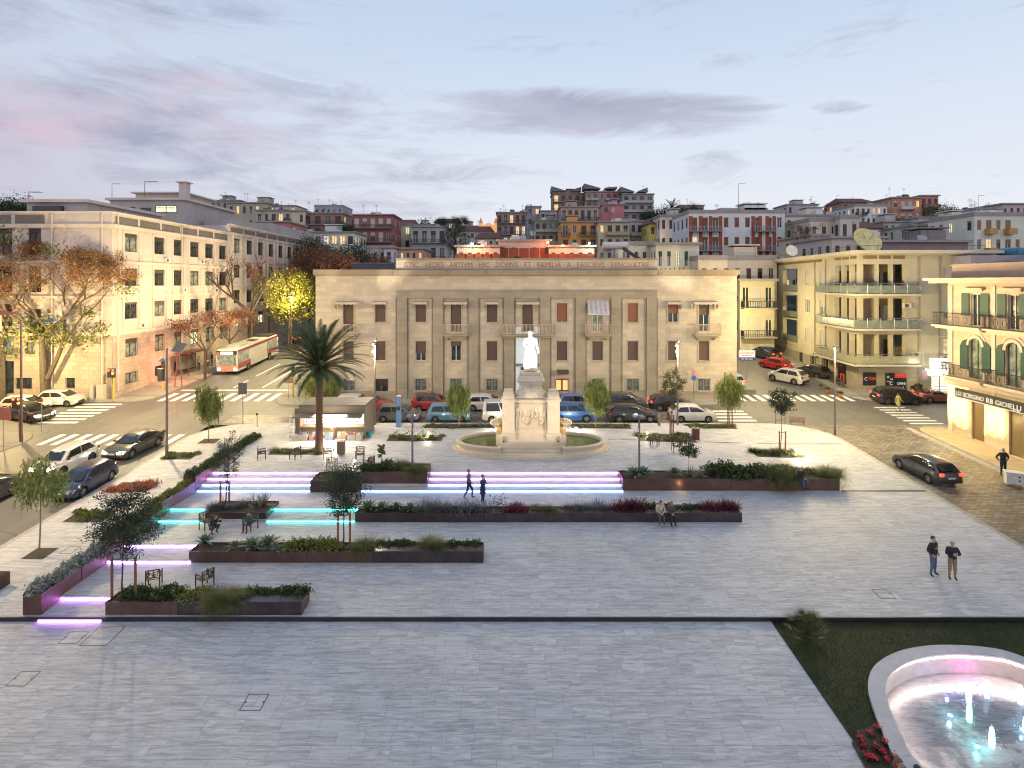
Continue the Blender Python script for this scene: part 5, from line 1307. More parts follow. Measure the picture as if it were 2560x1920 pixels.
def car(label,kind,colr,X,Y,heading,lights=(0,0),roofc=None,dark=False,group='cars parked and driving round the square',o=-.116,Ls=1.0,metal=.3,base=None):
    """heading: angle of the nose; (cos, sin) in plan"""
    K_=KIND[kind];L,W,H,r=K_['L']*Ls,K_['W'],K_['H'],K_['r'];pm=PAINT('paint %.2f %.2f %.2f' % colr,colr,metal)
    a=R(heading);z=(hill(Y)+o) if base is None else base
    th=thing('parked_car' if not lights[0] else 'car',label,'car',(X,Y,z),0,group)
    # tilt with the slope
    sy=SL;dx=Vector((math.cos(a),math.sin(a),sy*math.sin(a))).normalized();up=Vector((0,-sy,1)).normalized();dy=up.cross(dx)
    th.rotation_euler=Matrix((dx,dy,up)).transposed().to_euler()
    wx=(-L*.5+L*.205,L*.5-L*.20);Ra=r*1.13
    ts=sorted(set([0,.006,.02,.045,.955,.98,.994,1]+[i/44 for i in range(1,44)]+[((x+s*Ra*q)/L+.5) for x in wx for s in (-1,1) for q in (1.001,.97,.9,.75,.5,.2)]))
    ts=[t for t in ts if 0<=t<=1];rings=[]
    for t in ts:
        x=(t-.5)*L;zt=lerp_prof(K_['prof'],t);e=abs(t-.5)*2;hw=W/2*(1-.16*max(0,(e-.72)/.28) ** 2.2)
        zb=.2+.12*max(0,(e-.9)/.1);arch=0
        for w_ in wx:
            d=abs(x-w_)
            if d<Ra:arch=max(arch,r+math.sqrt(Ra*Ra-d*d))
        zz=max(zb,arch) ;mid=zb+(zt-zb)*.45;m1=max(mid,arch+.015) if arch else mid
        m2=max(zb+(zt-zb)*.72,m1+.02);m2=min(m2,zt-.03);m1=min(m1,m2-.01);zz=min(zz,m1-.005)
        half=[(0,zb if not arch else .25),(hw*.62,zb if not arch else .25),(hw*.64,zz),(hw*.965,zz),(hw*.995,zz+.02 if not arch else zz+.004),(hw,m1),(hw*.985,m2),(hw*.93,zt-.012),(hw*.82,zt+.012),(hw*.4,zt+.035),(0,zt+.04)]
        rings.append([(x,-y,q) for y,q in half]+[(x,y,q) for y,q in half[::-1][1:-1]])
    mb=MB();n=len(rings[0]);vs=[p for ring in rings for p in ring]
    fs=[];
    for i in range(len(rings)-1):
        for k in range(n):
            q=(i*n+k,i*n+(k+1) % n,(i+1)*n+(k+1) % n,(i+1)*n+k)
            low=k in (0,1,2,n-1,n-2,n-3) or (k in (3,n-4) and (kind=='suv'))
            fs.append((q,1 if low else 0))
    b0_=len(mb.v);mb.v+=vs
    for q,m_ in fs:mb.f.append(tuple(b0_+j for j in q)[::-1]);mb.m.append(m_)
    mb.f.append(tuple(range(n)));mb.m.append(1);mb.f.append(tuple(range(len(vs)-n,len(vs)))[::-1]);mb.m.append(0)
    # cabin
    g0,g1=(K_['gh'][0]-.5)*L,(K_['gh'][1]-.5)*L;r0,r1=(K_['rf'][0]-.5)*L,(K_['rf'][1]-.5)*L
    zb0,zb1=lerp_prof(K_['prof'],K_['gh'][0]) ,lerp_prof(K_['prof'],K_['gh'][1])+.03;wb,wr=W*.455,W*.355
    def sect(s):# s 0..1 along the cabin: bottom x,z ; top x,z
        xb=g0+(g1-g0)*s;zb_=zb0+(zb1-zb0)*s;xt=r0+(r1-r0)*s;c=math.sin(math.pi*min(1,max(0,s*.9+.08)))
        return xb,zb_-.02,xt,H-.10+.065*c
    N=8;rr=[]
    for i in range(N+1):
        xb,zb_,xt,zt_=sect(i/N);e=1-.08*(abs(i/N-.5)*2) ** 3
        half=[(xb,wb*e,zb_),(xb+(xt-xb)*.55,(wb+(wr-wb)*.45)*e,zb_+(zt_-zb_)*.55),(xt*.985+xb*.015,wr*e*1.02,zt_-.035),(xt,wr*e*.9,zt_),(xt,wr*e*.5,zt_+.03),(xt,0,zt_+.04)]
        rr.append([(p[0],-p[1],p[2]) for p in half]+[(p[0],p[1],p[2]) for p in half[::-1][1:]])
    n=len(rr[0]);b0_=len(mb.v);mb.v+=[p for q in rr for p in q]
    for i in range(N):
        for k in range(n-1):mb.f.append((b0_+i*n+k,b0_+(i+1)*n+k,b0_+(i+1)*n+k+1,b0_+i*n+k+1));mb.m.append(2 if 2<=k<=n-4 else 0)
    mb.f.append(tuple(b0_+k for k in range(n)));mb.m.append(0);mb.f.append(tuple(b0_+N*n+k for k in range(n))[::-1]);mb.m.append(0)
    rc=PAINT('paint %.2f %.2f %.2f' % roofc,roofc,metal) if roofc else pm
    mb.build('body',[pm,TRIM,rc],th,smooth=True)
    # glazing
    def quadw(name,A,B,C,D,off,ins=(.04,.05)):
        """A,B bottom; C,D top (Vectors); inset panel"""
        A,B,C,D=map(Vector,(A,B,C,D));nrm=(B-A).cross(D-A).normalized()*off
        f_=lambda u,v:(A*(1-u)+B*u)*(1-v)+(D*(1-u)+C*u)*v+nrm
        m_=MB();u0,v0=ins;n_=4
        for i in range(n_):
            ua,ub=u0+(1-2*u0)*i/n_,u0+(1-2*u0)*(i+1)/n_;m_.face([f_(ua,v0),f_(ub,v0),f_(ub,1-v0*.6),f_(ua,1-v0*.6)])
        return m_.build(name,CGL,th)
    e0,e1=.93,.93;ztr=H-.115
    q0,q1=sect(0),sect(1)
    quadw('windscreen',(q1[0]+.0,-wb*.9,q1[1]+.03),(q1[0]+.0,wb*.9,q1[1]+.03),(q1[2],wr*.9,q1[3]-.02),(q1[2],-wr*.9,q1[3]-.02),.03)
    quadw('rear_window',(q0[0],wb*.85,q0[1]+.16),(q0[0],-wb*.85,q0[1]+.16),(q0[2],-wr*.85,q0[3]-.03),(q0[2],wr*.85,q0[3]-.03),.03)
    for s in (-1,1):
        for sa,sb in ((.10,.47),(.50,.90)) if kind != 'coupe' else ((.2,.85),):
            def pt(sv,v):xb,zb_,xt,zt_=sect(sv);return Vector((xb+(xt-xb)*v,s*(wb+(wr-wb)*(v*.9))*1.0+s*.018,zb_+.045+(zt_-.06-zb_-.045)*v))
            pts=[pt(sa,0),pt(sb,0),pt(sb,.55)+Vector((0,s*.012,0)),pt(sb,.95),pt(sa,.95),pt(sa,.55)+Vector((0,s*.012,0))]
            m_=MB();m_.face([pts[0],pts[1],pts[2],pts[5]]);m_.face([pts[5],pts[2],pts[3],pts[4]]);m_.build('side_window',CGL,th)
    # lamps, plates, grille, mirrors, handles
    hl=HLe if lights[0] else HLo;tl=TLe if lights[1] else TLo
    zh=lerp_prof(K_['prof'],.95);xf=L*.5
    for s in (-1,1):
        m_=MB();m_.add([(xf-.03,s*W*.22,zh-.15),(xf-.045,s*W*.22,zh-.01),(xf-.13,s*W*.43,zh-.17),(xf-.30,s*W*.47,zh-.0),(xf-.16,s*W*.36,zh+.045)],[(0,1,4,3,2)] if s<0 else [(2,3,4,1,0)])
        m_.v=[(x+.035,y+s*.015,z_) for x,y,z_ in m_.v];m_.build('headlight',hl,th)
        m_=MB();m_.box(-xf-.0,min(s*W*.30,s*W*.44),.78 if kind != 'suv' else .84,-xf+.10,max(s*W*.30,s*W*.44),.95 if kind != 'suv' else 1.02);m_.build('tail_lamp',tl,th)
        m_=MB();m_.box(g1-.42,min(s*W*.5,s*W*.59),zb1+.0,g1-.28,max(s*W*.5,s*W*.59),zb1+.12);m_.build('mirror',rc if not dark else TRIM,th)
    m_=MB();m_.box(xf-.02,-W*.26,.34,xf+.014,W*.26,.50);m_.build('grille',TRIM,th)
    for sx in (-1,1):m_=MB();m_.box(sx*(xf+.012)-.008,-.26,.52 if sx>0 else .60,sx*(xf+.012)+.008,.26,.63 if sx>0 else .71);m_.build('number_plate',PLATE,th)
    m_=MB()
    for s in (-1,1):
        for t in ([.50] if kind != 'coupe' else [.6]):
            x=(t-.5)*L;m_.box(x-.006,s*W*.4975-.006,.28,x+.006,s*W*.4975+.006,K_['belt']-.08)
    m_.build('door_gap',TRIM,th)
    ty,rim=wheel_mesh(r,.21,dark)
    for x in wx:
        for s in (-1,1):
            w_=inst('wheel',ty,th,(x,s*(W*.5-.12),r));inst('rim',rim,w_)
    return th
def cpx(px0,px1,yb,half,**k):
    """parked along x: image extents -> X, Y of centre (near side touches py)"""
    g=G((px0+px1)/2,yb,-.12);return XA((px0+px1)/2,g.y+half),g.y+half
row1=[(940,1052,'hatch',(.11,.11,.11),'dark grey hatchback parked behind the blue parking machine',{}),(1068,1178,'mini',(.13,.24,.36),'light blue small car parked behind the left roadside tree',{}),
        (1206,1322,'van',(.62,.61,.56),'boxy old white van half hidden by the monument',{}),(1372,1487,'suv',(.035,.12,.36),'bright blue crossover parked right of the monument',{}),
        (1516,1646,'golf',(.025,.022,.025),'glossy black hatchback beside the steel bollard',{}),(1671,1786,'hatch',(.66,.64,.58),'cream white hatchback nearest the crossing, rightmost of the front row',dict(roofc=None))]
for x0,x1,k,c,l,kw in row1:
    X,Y=cpx(x0,x1,1057,.85);car(l,k,c,X,51.1,0,group='cars in the front parking row',Ls=(x1-x0)*51/F/KIND[k]['L']*.985 if not 1200<x0<1240 else 1,**kw)
row2=[(838,931,'hatch',(.42,.43,.45),'silver hatchback behind the kiosk roof',(0,0)),(905,952,'coupe',(.30,.04,.04),'dull red car nose showing behind the lamp post',(0,0)),(1036,1117,'mini',(.32,.03,.035),'red city car with a dark roof in the rear row',(0,0)),(1172,1256,'hatch',(.64,.62,.56),'white hatchback left of the statue in the rear row',(0,0)),
        (1406,1478,'mini',(.14,.19,.40),'old blue supermini behind the right weeping tree',(0,0)),(1510,1618,'suv',(.05,.045,.035),'dark brown rounded crossover in the rear row',(0,0)),(1630,1728,'hatch',(.03,.022,.022),'black hatchback with red glowing lamps in the rear row',(0,1))]
for x0,x1,k,c,l,li in row2:
    Y=54.7;car(l,k,c,XA((x0+x1)/2,54),Y-.2,0,li,roofc=(.03,.03,.03) if 'dark roof' in l else None,group='cars in the rear parking row')
# left street
def at(px,py):g=G(px,py,-.12);return g.x,g.y
car('white Volkswagen-like hatchback'.replace('Volkswagen-like ','small ')+' parked under the big tree, nose to the right','hatch',(.66,.64,.57),*[XA(153,56.0),56.0],0)
car('black car with headlights on, waiting at the left edge behind the pink house','golf',(.03,.03,.03),-42.9,51.4,-20,(1,0),dark=True)
car('white car behind the black one at the left edge','hatch',(.6,.58,.52),-45.6,54.0,0,(1,0))
car('white crossover with black wheels and headlights on, coming down the left street','suv',(.68,.64,.6),-30.9,39.9,-92,(1,0),dark=True)
car('dark green grey car moving past the white crossover, headlights on','sedan',(.055,.06,.05),-28.4,43.4,-97,(1,0),Ls=.93)
car('navy blue hatchback parked by the plaza kerb','golf',(.012,.022,.07),-27.3,36.8,-90,(0,0))
car('grey brown sports saloon cut by the left picture edge','sedan',(.09,.08,.065),-31.9,34.4,-91,(0,0))
car('red car driving away up the tree lined street','hatch',(.3,.05,.04),XA(752,92),92,90,(0,1))
# right side
car('black hatchback with rear lamps and white plate on the cobbled street','golf',(.03,.035,.042),27.9,38.9,94.5,(0,1),group='cars on the right side streets')
car('dark car nose cut by the right picture edge','golf',(.03,.03,.032),29.75,30.2,92,(0,0))
car('white estate car seen from behind at the corner of the civic building','hatch',(.58,.57,.56),24.4,63.5,84,(0,1),metal=.2)
car('white dusty SUV parked facing up the right street','suv',(.60,.59,.56),31.2,65.3,125,(0,0))
car('bright red hatchback parked higher up the right street','hatch',(.50,.02,.03),33.0,72.3,118,(0,1))
car('dark car with yellow roof reflections between the white SUV and the wall','hatch',(.03,.03,.04),35.6,68.0,110,(0,0))
car('black crossover with red rear lamps at the crossing before the bar','suv',(.028,.024,.026),XA(2230,57.2),56.6,-4,(0,1),dark=True)
car('rosy brown low roadster beside the plant pots','coupe',(.16,.07,.055),XA(2338,57.4),57.2,-4,(0,1))
car('white car far up the right street','hatch',(.55,.55,.53),XA(1859,92),92,88,(0,1))
car('dark SUV behind the estate agent board','suv',(.04,.045,.05),XA(1912,79),79,112,(0,1))
car('blue car edge beside the civic building corner','mini',(.04,.07,.25),23.9,70.2,88,(0,0))

# bus
MBW=PAINT('bus white',(.60,.57,.5),0);MBR=PAINT('bus maroon',(.30,.04,.06),0)
bus=thing('city_bus','white and maroon city bus with headlights on, coming down the tree lined street','bus',(-33.9,68.6,hill(68.6)-.12))
bus.rotation_euler=Matrix((Vector((0,-1,-SL)).normalized(),Vector((1,0,0)),Vector((0,-SL,1)).normalized())).transposed().to_euler()
Lb,Wb,Hb=12.0,2.5,3.05;mb=MB()
prof=[(0,.45),(0,2.6),(.25,Hb),(Lb-.35,Hb),(Lb-.02,2.5),(Lb,.45)]
v=[(-x,s*Wb/2*(.94 if z>2.9 else 1),z) for s in (-1,1) for x,z in prof];n=6
mb.add(v,[tuple(range(n)),tuple(range(n,2*n))[::-1]]+[(i,n+i,n+(i+1) % n,(i+1) % n) for i in range(n)]);body=mb.build('body',MBW,bus,(0,0,0))
def bb_(name,m,x0,x1,y0,y1,z0,z1,par=None):
    mb=MB();mb.box(x0,y0,z0,x1,y1,z1);return mb.build(name,m,par or bus)
WIN=GLASS('bus glass',(.05,.05,.04),(1,.9,.55),.5)
for s in (-1,1):
    y0,y1=(Wb/2+.0,Wb/2+.02) if s>0 else (-Wb/2-.02,-Wb/2)
    bb_('maroon_stripe',MBR,-3.4,-.1,y0,y1,.75,1.35);bb_('maroon_stripe',MBR,-11.9,-8.4,y0,y1,1.0,1.45);bb_('maroon_stripe',MBR,-11.9,-.3,y0,y1,2.72,2.95)
    for a,b in ((-1.6,-.25),(-3.0,-1.75),(-9.9,-8.3),(-11.5,-10.05)):bb_('side_window',WIN,a,b,y0-.005,y1+.005,1.5,2.6)
    for x in (-2.6-.2,-9.0):
        ty,rim=wheel_mesh(.48,.28,False);w_=inst('wheel',ty,bus,(x,s*(Wb/2-.08),.48));inst('rim',rim,w_)
        bb_('wheel_arch',TRIM,x-.58,x+.58,y0-.002,y1-.012,.4,1.0)
bb_('windscreen',WIN,.0,.02,-1.12,1.12,1.15,2.45);bb_('destination_sign',EM('destination display',(1,.93,.85),5),.0,.035,-.75,.75,2.52,2.80)
bb_('front_panel',PAINT('bus pink front',(.55,.25,.2),0),.0,.025,-1.2,1.2,.5,1.1);bb_('black_cap',TRIM,-.15,.02,-1.2,1.2,2.46,2.9);bb_('roof_unit',M('bus roof grey',(.3,.3,.26),.6),-3.8,-1.6,-.8,.8,3.02,3.3);bb_('roof_hatch',TRIM,-7.4,-6.2,-.5,.5,3.02,3.12);bb_('engine_cover',TRIM,-11.9,-9.6,-1.05,1.05,3.02,3.24)
bb_('route_lamp',TLe,.0,.04,-1.12,-.9,2.5,2.75)
for s in (-1,1):bb_('headlight',EM('bus headlight',(1,.95,.8),32),.02,.06,s*.95-.14,s*.95+.14,.62,.84)
# ------------------------------------------------------------------ 7. trees and plants
BARK=M('grey brown bark',(.10,.08,.06),.95,.35,5,.6);BARKD=M('dark bark',(.07,.05,.035),.95,.3,5,.5);BARKP=M('pale bark',(.26,.20,.13),.9,.3,5,.4)
L_BRN=LEAF('dry brown seed clusters',(.20,.095,.045),(.36,.20,.09),.8);L_GRN=LEAF('late green leaves',(.05,.075,.02),(.14,.17,.04),1.2)
L_PEP=LEAF('pepper tree leaves',(.11,.15,.035),(.33,.37,.11),1.5);L_OAK=LEAF('holm oak leaves',(.02,.035,.022),(.075,.10,.055),2)
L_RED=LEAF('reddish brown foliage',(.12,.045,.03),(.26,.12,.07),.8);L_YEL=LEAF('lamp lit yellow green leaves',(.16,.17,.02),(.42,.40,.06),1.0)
L_DKG=LEAF('dark green foliage',(.018,.03,.012),(.07,.085,.03),.6);L_PALM=LEAF('palm leaflets',(.02,.045,.022),(.085,.13,.06),1.5)
def grow(base,H,spread,depth,trunk,n0=3,lean=(0,0),seed=1,up=.55,split=.38,rad=.2):
    """returns list of (p, q, r0, r1) and tips"""
    r=random.Random(seed);segs=[];tips=[]
    def go(p,d,L,rr,k):
        n=3;pts=[p]
        for i in range(n):
            d=(d+Vector((r.uniform(-1,1),r.uniform(-1,1),r.uniform(-.3,.7)))*.16).normalized();pts.append(pts[-1]+d*L/n)
        segs.append((pts,rr,rr*.68))
        if k==0:tips.append(pts[-1]);tips.append(pts[-2]);return
        if k<=2 and r.random()<.22:tips.append(pts[-1]);return
        m=r.choice((2,3)) if k>1 else 3;a0=r.uniform(0,6.28)
        for j in range(m):
            a=a0+6.28*j/m+r.uniform(-.4,.4);s=spread*r.uniform(.7,1.15)
            nd=(d*1.0+Vector((math.cos(a)*s,math.sin(a)*s,up*r.uniform(0,.7)))).normalized();go(pts[-1],nd,L*r.uniform(.62,.8),rr*.62,k-1)
        if k<=3:tips.append(pts[-1]);tips.append(pts[-2])
    b=Vector((0,0,0));tp=[b]
    d=Vector((lean[0],lean[1],1)).normalized()
    for i in range(3):tp.append(tp[-1]+(d+Vector((r.uniform(-.06,.06),r.uniform(-.06,.06),0)))*trunk/3)
    segs.append((tp,rad,rad*.75));a0=r.uniform(0,6.28)
    for j in range(n0):
        a=a0+6.28*j/n0;nd=Vector((math.cos(a)*spread,math.sin(a)*spread,.9)).normalized();go(tp[-1],nd,(H-trunk)*split,rad*.6,depth)
    return segs,tips
def wood(segs,name,m,par,mn=.012):
    mb=MB()
    for pts,a,b in segs:mb.tube(pts,max(a,mn),max(b,mn),n=8 if a>.15 else (6 if a>.06 else 4),cap=False)
    return mb.build(name,m,par,smooth=True)
def grow2(H,W,trunk,n,seed,lean=(0,0),rad=.06,shell=.75,bottom=.0):
    """trunk with curved limbs reaching clumps spread through an egg shaped crown"""
    r=random.Random(seed);segs=[];tips=[];cz=(trunk+H)/2;hz_=(H-trunk)/2
    top=Vector((lean[0]*H,lean[1]*H,trunk+hz_*.9));tp=[Vector((0,0,0))]
    for i in range(1,6):t=i/5;tp.append(Vector((top.x*t+r.uniform(-1,1)*rad,top.y*t+r.uniform(-1,1)*rad,top.z*t)))
    segs.append((tp,rad,rad*.35))
    for k in range(n):
        a=k*2.4+r.uniform(-.3,.3);ph=math.acos(1-2*(k+.5)/n);q=shell+(1-shell)*r.random();q *= r.uniform(.72,1.08)
        c=Vector((top.x+math.cos(a)*math.sin(ph)*W/2*q,top.y+math.sin(a)*math.sin(ph)*W/2*q,cz+math.cos(ph)*hz_*q*.92));tips.append(c)
        zf=max(trunk*.8,min(top.z*.97,c.z-abs(c.x-top.x)*.55-.15*hz_));t=zf/top.z;b=Vector((top.x*t,top.y*t,zf));mid=b.lerp(c,.5)+Vector((r.uniform(-.1,.1),r.uniform(-.1,.1),r.uniform(-.05,.12)))*W*.3
        rr=rad*.42;segs.append(([b,b.lerp(mid,.6),mid,mid.lerp(c,.6),c],rr,rr*.3))
        for j in range(3):d=Vector((r.gauss(0,1),r.gauss(0,1),r.gauss(.3,.8))).normalized()*W*.14;segs.append(([mid.lerp(c,.3+.3*j),mid.lerp(c,.5+.3*j)+d],rr*.35,rr*.12));tips.append(mid.lerp(c,.5+.3*j)+d)
    return segs,tips
def tree(label,loc,H,kind,seed,crown=None,name='tree',cat='tree',spread=.8,trunk=None,lean=(0,0),dens=1.,group=None,rad=None,depth=3,mats=None,lsize=None,W=None):
    th=thing(name,label,cat,loc,0,group);trunk=trunk or H*.35;rad=rad or H*.018;W=W or (H-trunk)*.9;r=np.random.default_rng(seed)
    if kind in ('berry','bare'):
        segs,tips=grow(loc,H,spread,depth,trunk,3,lean,seed,.55,.33,rad);wood(segs,'trunk',BARK if kind=='berry' else BARKD,th,.018)
        T=np.array([tuple(t) for t in tips]);T=T[r.random(len(T))<dens]
        C=[]
        for t in T:
            c=t+r.normal(size=3)*.15;k=38 if kind=='berry' else 14;C.append(c+r.normal(size=(k,3))*(.24 if kind=='berry' else .3)*np.array([1,1,.75]))
        if C:inst('crown',fastmesh('crown',leafquads(np.concatenate(C),lsize or .16,aspect=.6),4,mats or (L_BRN if kind=='berry' else L_RED)),th)
        return th
    n=int({'pepper':22,'oak':30,'dark':26,'yellow':26,'redtree':30,'locust':18}[kind]*min(1.3,max(.6,dens)))
    segs,tips=grow2(H,W,trunk,n,seed,lean,rad);wood(segs,'trunk',{'pepper':BARKP,'locust':BARK}.get(kind,BARKD),th,.008 if H<7 else .02)
    T=np.array([tuple(t) for t in tips]);hz_=(H-trunk)/2
    if kind=='pepper':
        C=[]
        for t in T:
            for _ in range(max(2,int(5*dens))):
                p=t+r.normal(size=3)*W*.05;Ls=r.uniform(.3,1.0)*hz_*.95;out=r.normal(size=2)*.07*W;m_=int(26*Ls)+4;q=np.linspace(0,1,m_)[:,None]
                C.append(p+np.concatenate([out*q,-(q ** 1.2)*Ls],axis=1)+r.normal(size=(m_,3))*.03)
        C=np.concatenate(C);C=C[C[:,2]>trunk*.55]
        inst('crown',fastmesh('crown',leafquads(C,lsize or .15,aspect=.24,down=(0,0,-1)),4,L_PEP),th);return th
    m_=int({'oak':75,'dark':70,'yellow':70,'redtree':60,'locust':34}[kind]*dens);sg={'oak':.075,'dark':.085,'yellow':.085,'redtree':.08,'locust':.07}[kind]*W
    w8=r.uniform(.35,1.3,len(T));C=np.concatenate([t+r.normal(size=(max(4,int(m_*k_)),3))*sg*np.array([1,1,.75]) for t,k_ in zip(T,w8)])
    m=dict(oak=L_OAK,dark=L_DKG,yellow=L_YEL,redtree=L_RED,locust=LEAF('locust leaves',(.06,.07,.03),(.20,.18,.07),2))[kind]
    inst('crown',fastmesh('crown',leafquads(C,lsize or {'oak':.085,'dark':.03*W,'yellow':.25,'redtree':.25,'locust':.11}[kind],aspect=.55),4,mats or m),th);return th
def base_at(px,py,o=None):g=G(px,py,o);return Vector((g.x,g.y,g.z))
# the large chinaberry at the left: several stems
b=Vector((XA(112,57.0),57.0,hill(57)))
t1=tree('big chinaberry tree with brown seed clusters in front of the left office block',b,17.5,'berry',3,spread=.80,trunk=6.2,rad=.34,depth=5,lean=(-.03,0),dens=.9)
r_=np.random.default_rng(5)
C=[]
for cx,cz,s,n in ((-1.5,7.0,1.5,420),(1.8,6.6,1.4,380),(4.2,6.2,.9,150),(4.4,8.8,.6,120),(5.4,7.3,.6,90),(0,7.5,1.2,240),(-2.8,4.8,.6,60),(8.4,11,.6,100),(-5.5,13.5,1.2,240),(-3,16.2,1.0,160),(1.5,14.8,.7,90)):
    C.append(np.array([cx,-.6,cz])+r_.normal(size=(n,3))*s*np.array([1,.8,.55]))
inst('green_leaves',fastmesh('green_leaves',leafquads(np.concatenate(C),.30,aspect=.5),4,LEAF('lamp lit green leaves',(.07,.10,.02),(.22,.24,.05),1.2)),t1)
segs,tips=grow(None,12,.75,4,4.0,3,(.55,-.1),8,.5,.4,.24)
mbx=MB()
for pts,a,c in segs:mbx.tube([p+Vector((.25,0,2.2)) for p in pts],max(a,.02),max(c,.02),n=6,cap=False)
mbx.build('trunk',BARK,t1,smooth=True)
T=np.array([tuple(t) for t in tips])+np.array([.25,0,2.2]);C=(T[:,None]+r_.normal(size=(len(T),26,3))*.3).reshape(-1,3);inst('crown',fastmesh('crown',leafquads(C,.14),4,L_BRN),t1)
tree('left half hidden chinaberry at the picture edge, brown crown',Vector((-50.5,57.0,hill(57))),14.5,'berry',12,spread=.85,trunk=5.5,rad=.35,depth=4)
# trees along the office street
for l,px,Y,H,k,sd,kw in (('reddish small tree in front of the office block, trunk glowing red',513,66,8.6,'bare',21,dict(dens=.9,spread=.9,trunk=3.2,depth=4,rad=.16)),('second reddish tree behind it, near the bus',575,74,8,'bare',22,dict(dens=.8,spread=.9,trunk=3,depth=4,rad=.14)),
                               ('tall almost bare tree rising over the bus',622,78,15,'bare',23,dict(dens=.5,spread=.62,trunk=6,depth=4,rad=.38)),('thin bare tree beyond the bus',672,88,12,'bare',24,dict(dens=.3,spread=.5,trunk=5,depth=4,rad=.15)),
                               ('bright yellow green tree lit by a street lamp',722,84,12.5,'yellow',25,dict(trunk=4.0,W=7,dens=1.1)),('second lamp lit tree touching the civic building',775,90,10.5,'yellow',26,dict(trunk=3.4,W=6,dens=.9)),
                               ('tall brown leaved tree behind the left corner of the civic building',798,96,15.2,'redtree',27,dict(trunk=5,W=10,dens=1.3,lsize=.3)),('dark green tree crown over the office wing',772,108,16,'dark',28,dict(trunk=8,W=9,dens=1.2)),
                               ('dark green tree behind the brown leaved one, right',880,104,15,'dark',29,dict(trunk=8,W=9,dens=1.2)),('brown tree at the right behind the skylight',852,92,14,'redtree',30,dict(trunk=6,W=8,lsize=.3,dens=1.3)),
                               ('small brown tree by the salmon wall',950,100,13,'redtree',31,dict(trunk=7,W=6,lsize=.28))):
    tree(l,Vector((XA(px,Y),Y,hill(Y))),H,k,sd,group='trees along the office street',**kw)
for l,px,py,Y,H,W_,tr,sd in (('grey green tree beside the grey modern block',1136,648,130,9.5,6,1.0,41),('dark umbrella pine on the right crest',2352,556,165,4.2,10,.8,42),('bush of trees on the crest left of the white block',1722,548,240,5.5,11,.5,43),
                                   ('garden trees below the curved balcony block',1640,560,200,4,14,.3,45),('small dark trees near the church',1150,566,232,3.5,8,.4,46),
                                   ('far dark hillside trees at the left edge',25,552,140,4.6,13,.5,47),('trees behind the left roof, right of the far ones',62,552,150,4.0,10,.5,48),('plants on the roof terrace of the restaurant',862,583,155,2,6,.2,49),('tree among the houses right of the church',1105,568,225,3.5,6,.4,50)):
    tree(l,Vector((XA(px,Y),Y,ZA(py,Y))),H,'dark',sd,W=W_,trunk=tr,group='trees among the hill houses')
tree('bare grey tree above the white hill roofs',Vector((XA(2008,100),100,ZA(640,100))),6,'bare',44,dens=.3,spread=.7,trunk=1.5,depth=4,rad=.12)
# palms
def palm(label,loc,th_,rt,n,L,seed,trunkm=None,droop=.95,bulge=1.7,leafl=.42):
    r=random.Random(seed);th=thing('palm_tree',label,'palm tree',loc);mb=MB()
    mb.lathe([(rt*1.25,-.1),(rt*1.15,.3),(rt,1.0),(rt*.92,th_*.55),(rt,th_*.75),(rt*1.15,th_*.86),(rt*bulge,th_*.93),(rt*bulge*.95,th_*.98),(rt*.8,th_*1.02)],16)
    mb.build('trunk',trunkm or SLATS('palm bark rings',(.15,.085,.055),.16,.9,amp=.25),th,smooth=True)
    mb=MB()
    for k in range(90):# cut leaf bases on the swelling
        a=k*2.4;z=th_*(.875+.11*(k/90));rr=rt*bulge*.98;c=Vector((math.cos(a)*rr,math.sin(a)*rr,z));d=Vector((math.cos(a),math.sin(a),.9)).normalized()
        mb.tube([c-d*.05,c+d*.12],.07,.05,n=4)
    mb.build('leaf_bases',M('cut leaf bases',(.20,.10,.05),.9,.3),th)
    rr_=np.random.default_rng(seed);vars_=[]
    for k in range(n):
        a=k*2.39996+r.uniform(-.15,.15);f_=k/n;el=1.42-1.55*f_ ** .85+r.uniform(-.06,.06);ll=L*(.78+.22*math.sin(math.pi*min(1,f_+.15)))*r.uniform(.92,1.05)
        pts=[];p=np.array([0,0,0.]);e=el;N=22
        for i in range(N+1):
            pts.append(p.copy());e-=(droop*(.35+.9*i/N)/N)*(1.15 if el<.9 else .8);p=p+np.array([math.cos(e),0,math.sin(e)])*ll/N
        pts=np.array(pts);mb=MB();mb.tube([tuple(q) for q in pts[::3]],.035,.008,n=4,mi=1)
        for i in range(2,N+1):
            t=i/N;w_=leafl*(math.sin(math.pi*(t*.86+.1)) ** .6);d=pts[i]-pts[i-1];d /= np.linalg.norm(d);nn=np.array([-d[2],0,d[0]])
            for s in (-1,1):
                for q in (0,.33,.66):
                    o=pts[i-1]+(pts[i]-pts[i-1])*q;tip=o+d*w_*.75+np.array([0,s,0])*w_*.75+nn*w_*(.28-.1*q)-np.array([0,0,.05]);b_=d*.028
                    mb.face([tuple(o-b_),tuple(o+b_),tuple(tip)])
        fr=mb.build('frond',[L_PALM,M('palm midrib',(.20,.16,.06),.7)],th,(math.cos(a)*rt*.5,math.sin(a)*rt*.5,th_*(1.03-.06*f_)),a)
    return th
g=base_at(798,1131);g.y=max(g.y,1)
palm('tall date palm with swollen crown base in front of the newspaper kiosk',g,ZA(915,g.y)-g.z,.27,84,4.0,3,leafl=.52)
palm('slim palm silhouetted on the hill crest',Vector((XA(1680,190),190,ZA(585,190))),8.5,.25,24,4.0,9,bulge=1.2,leafl=.7)
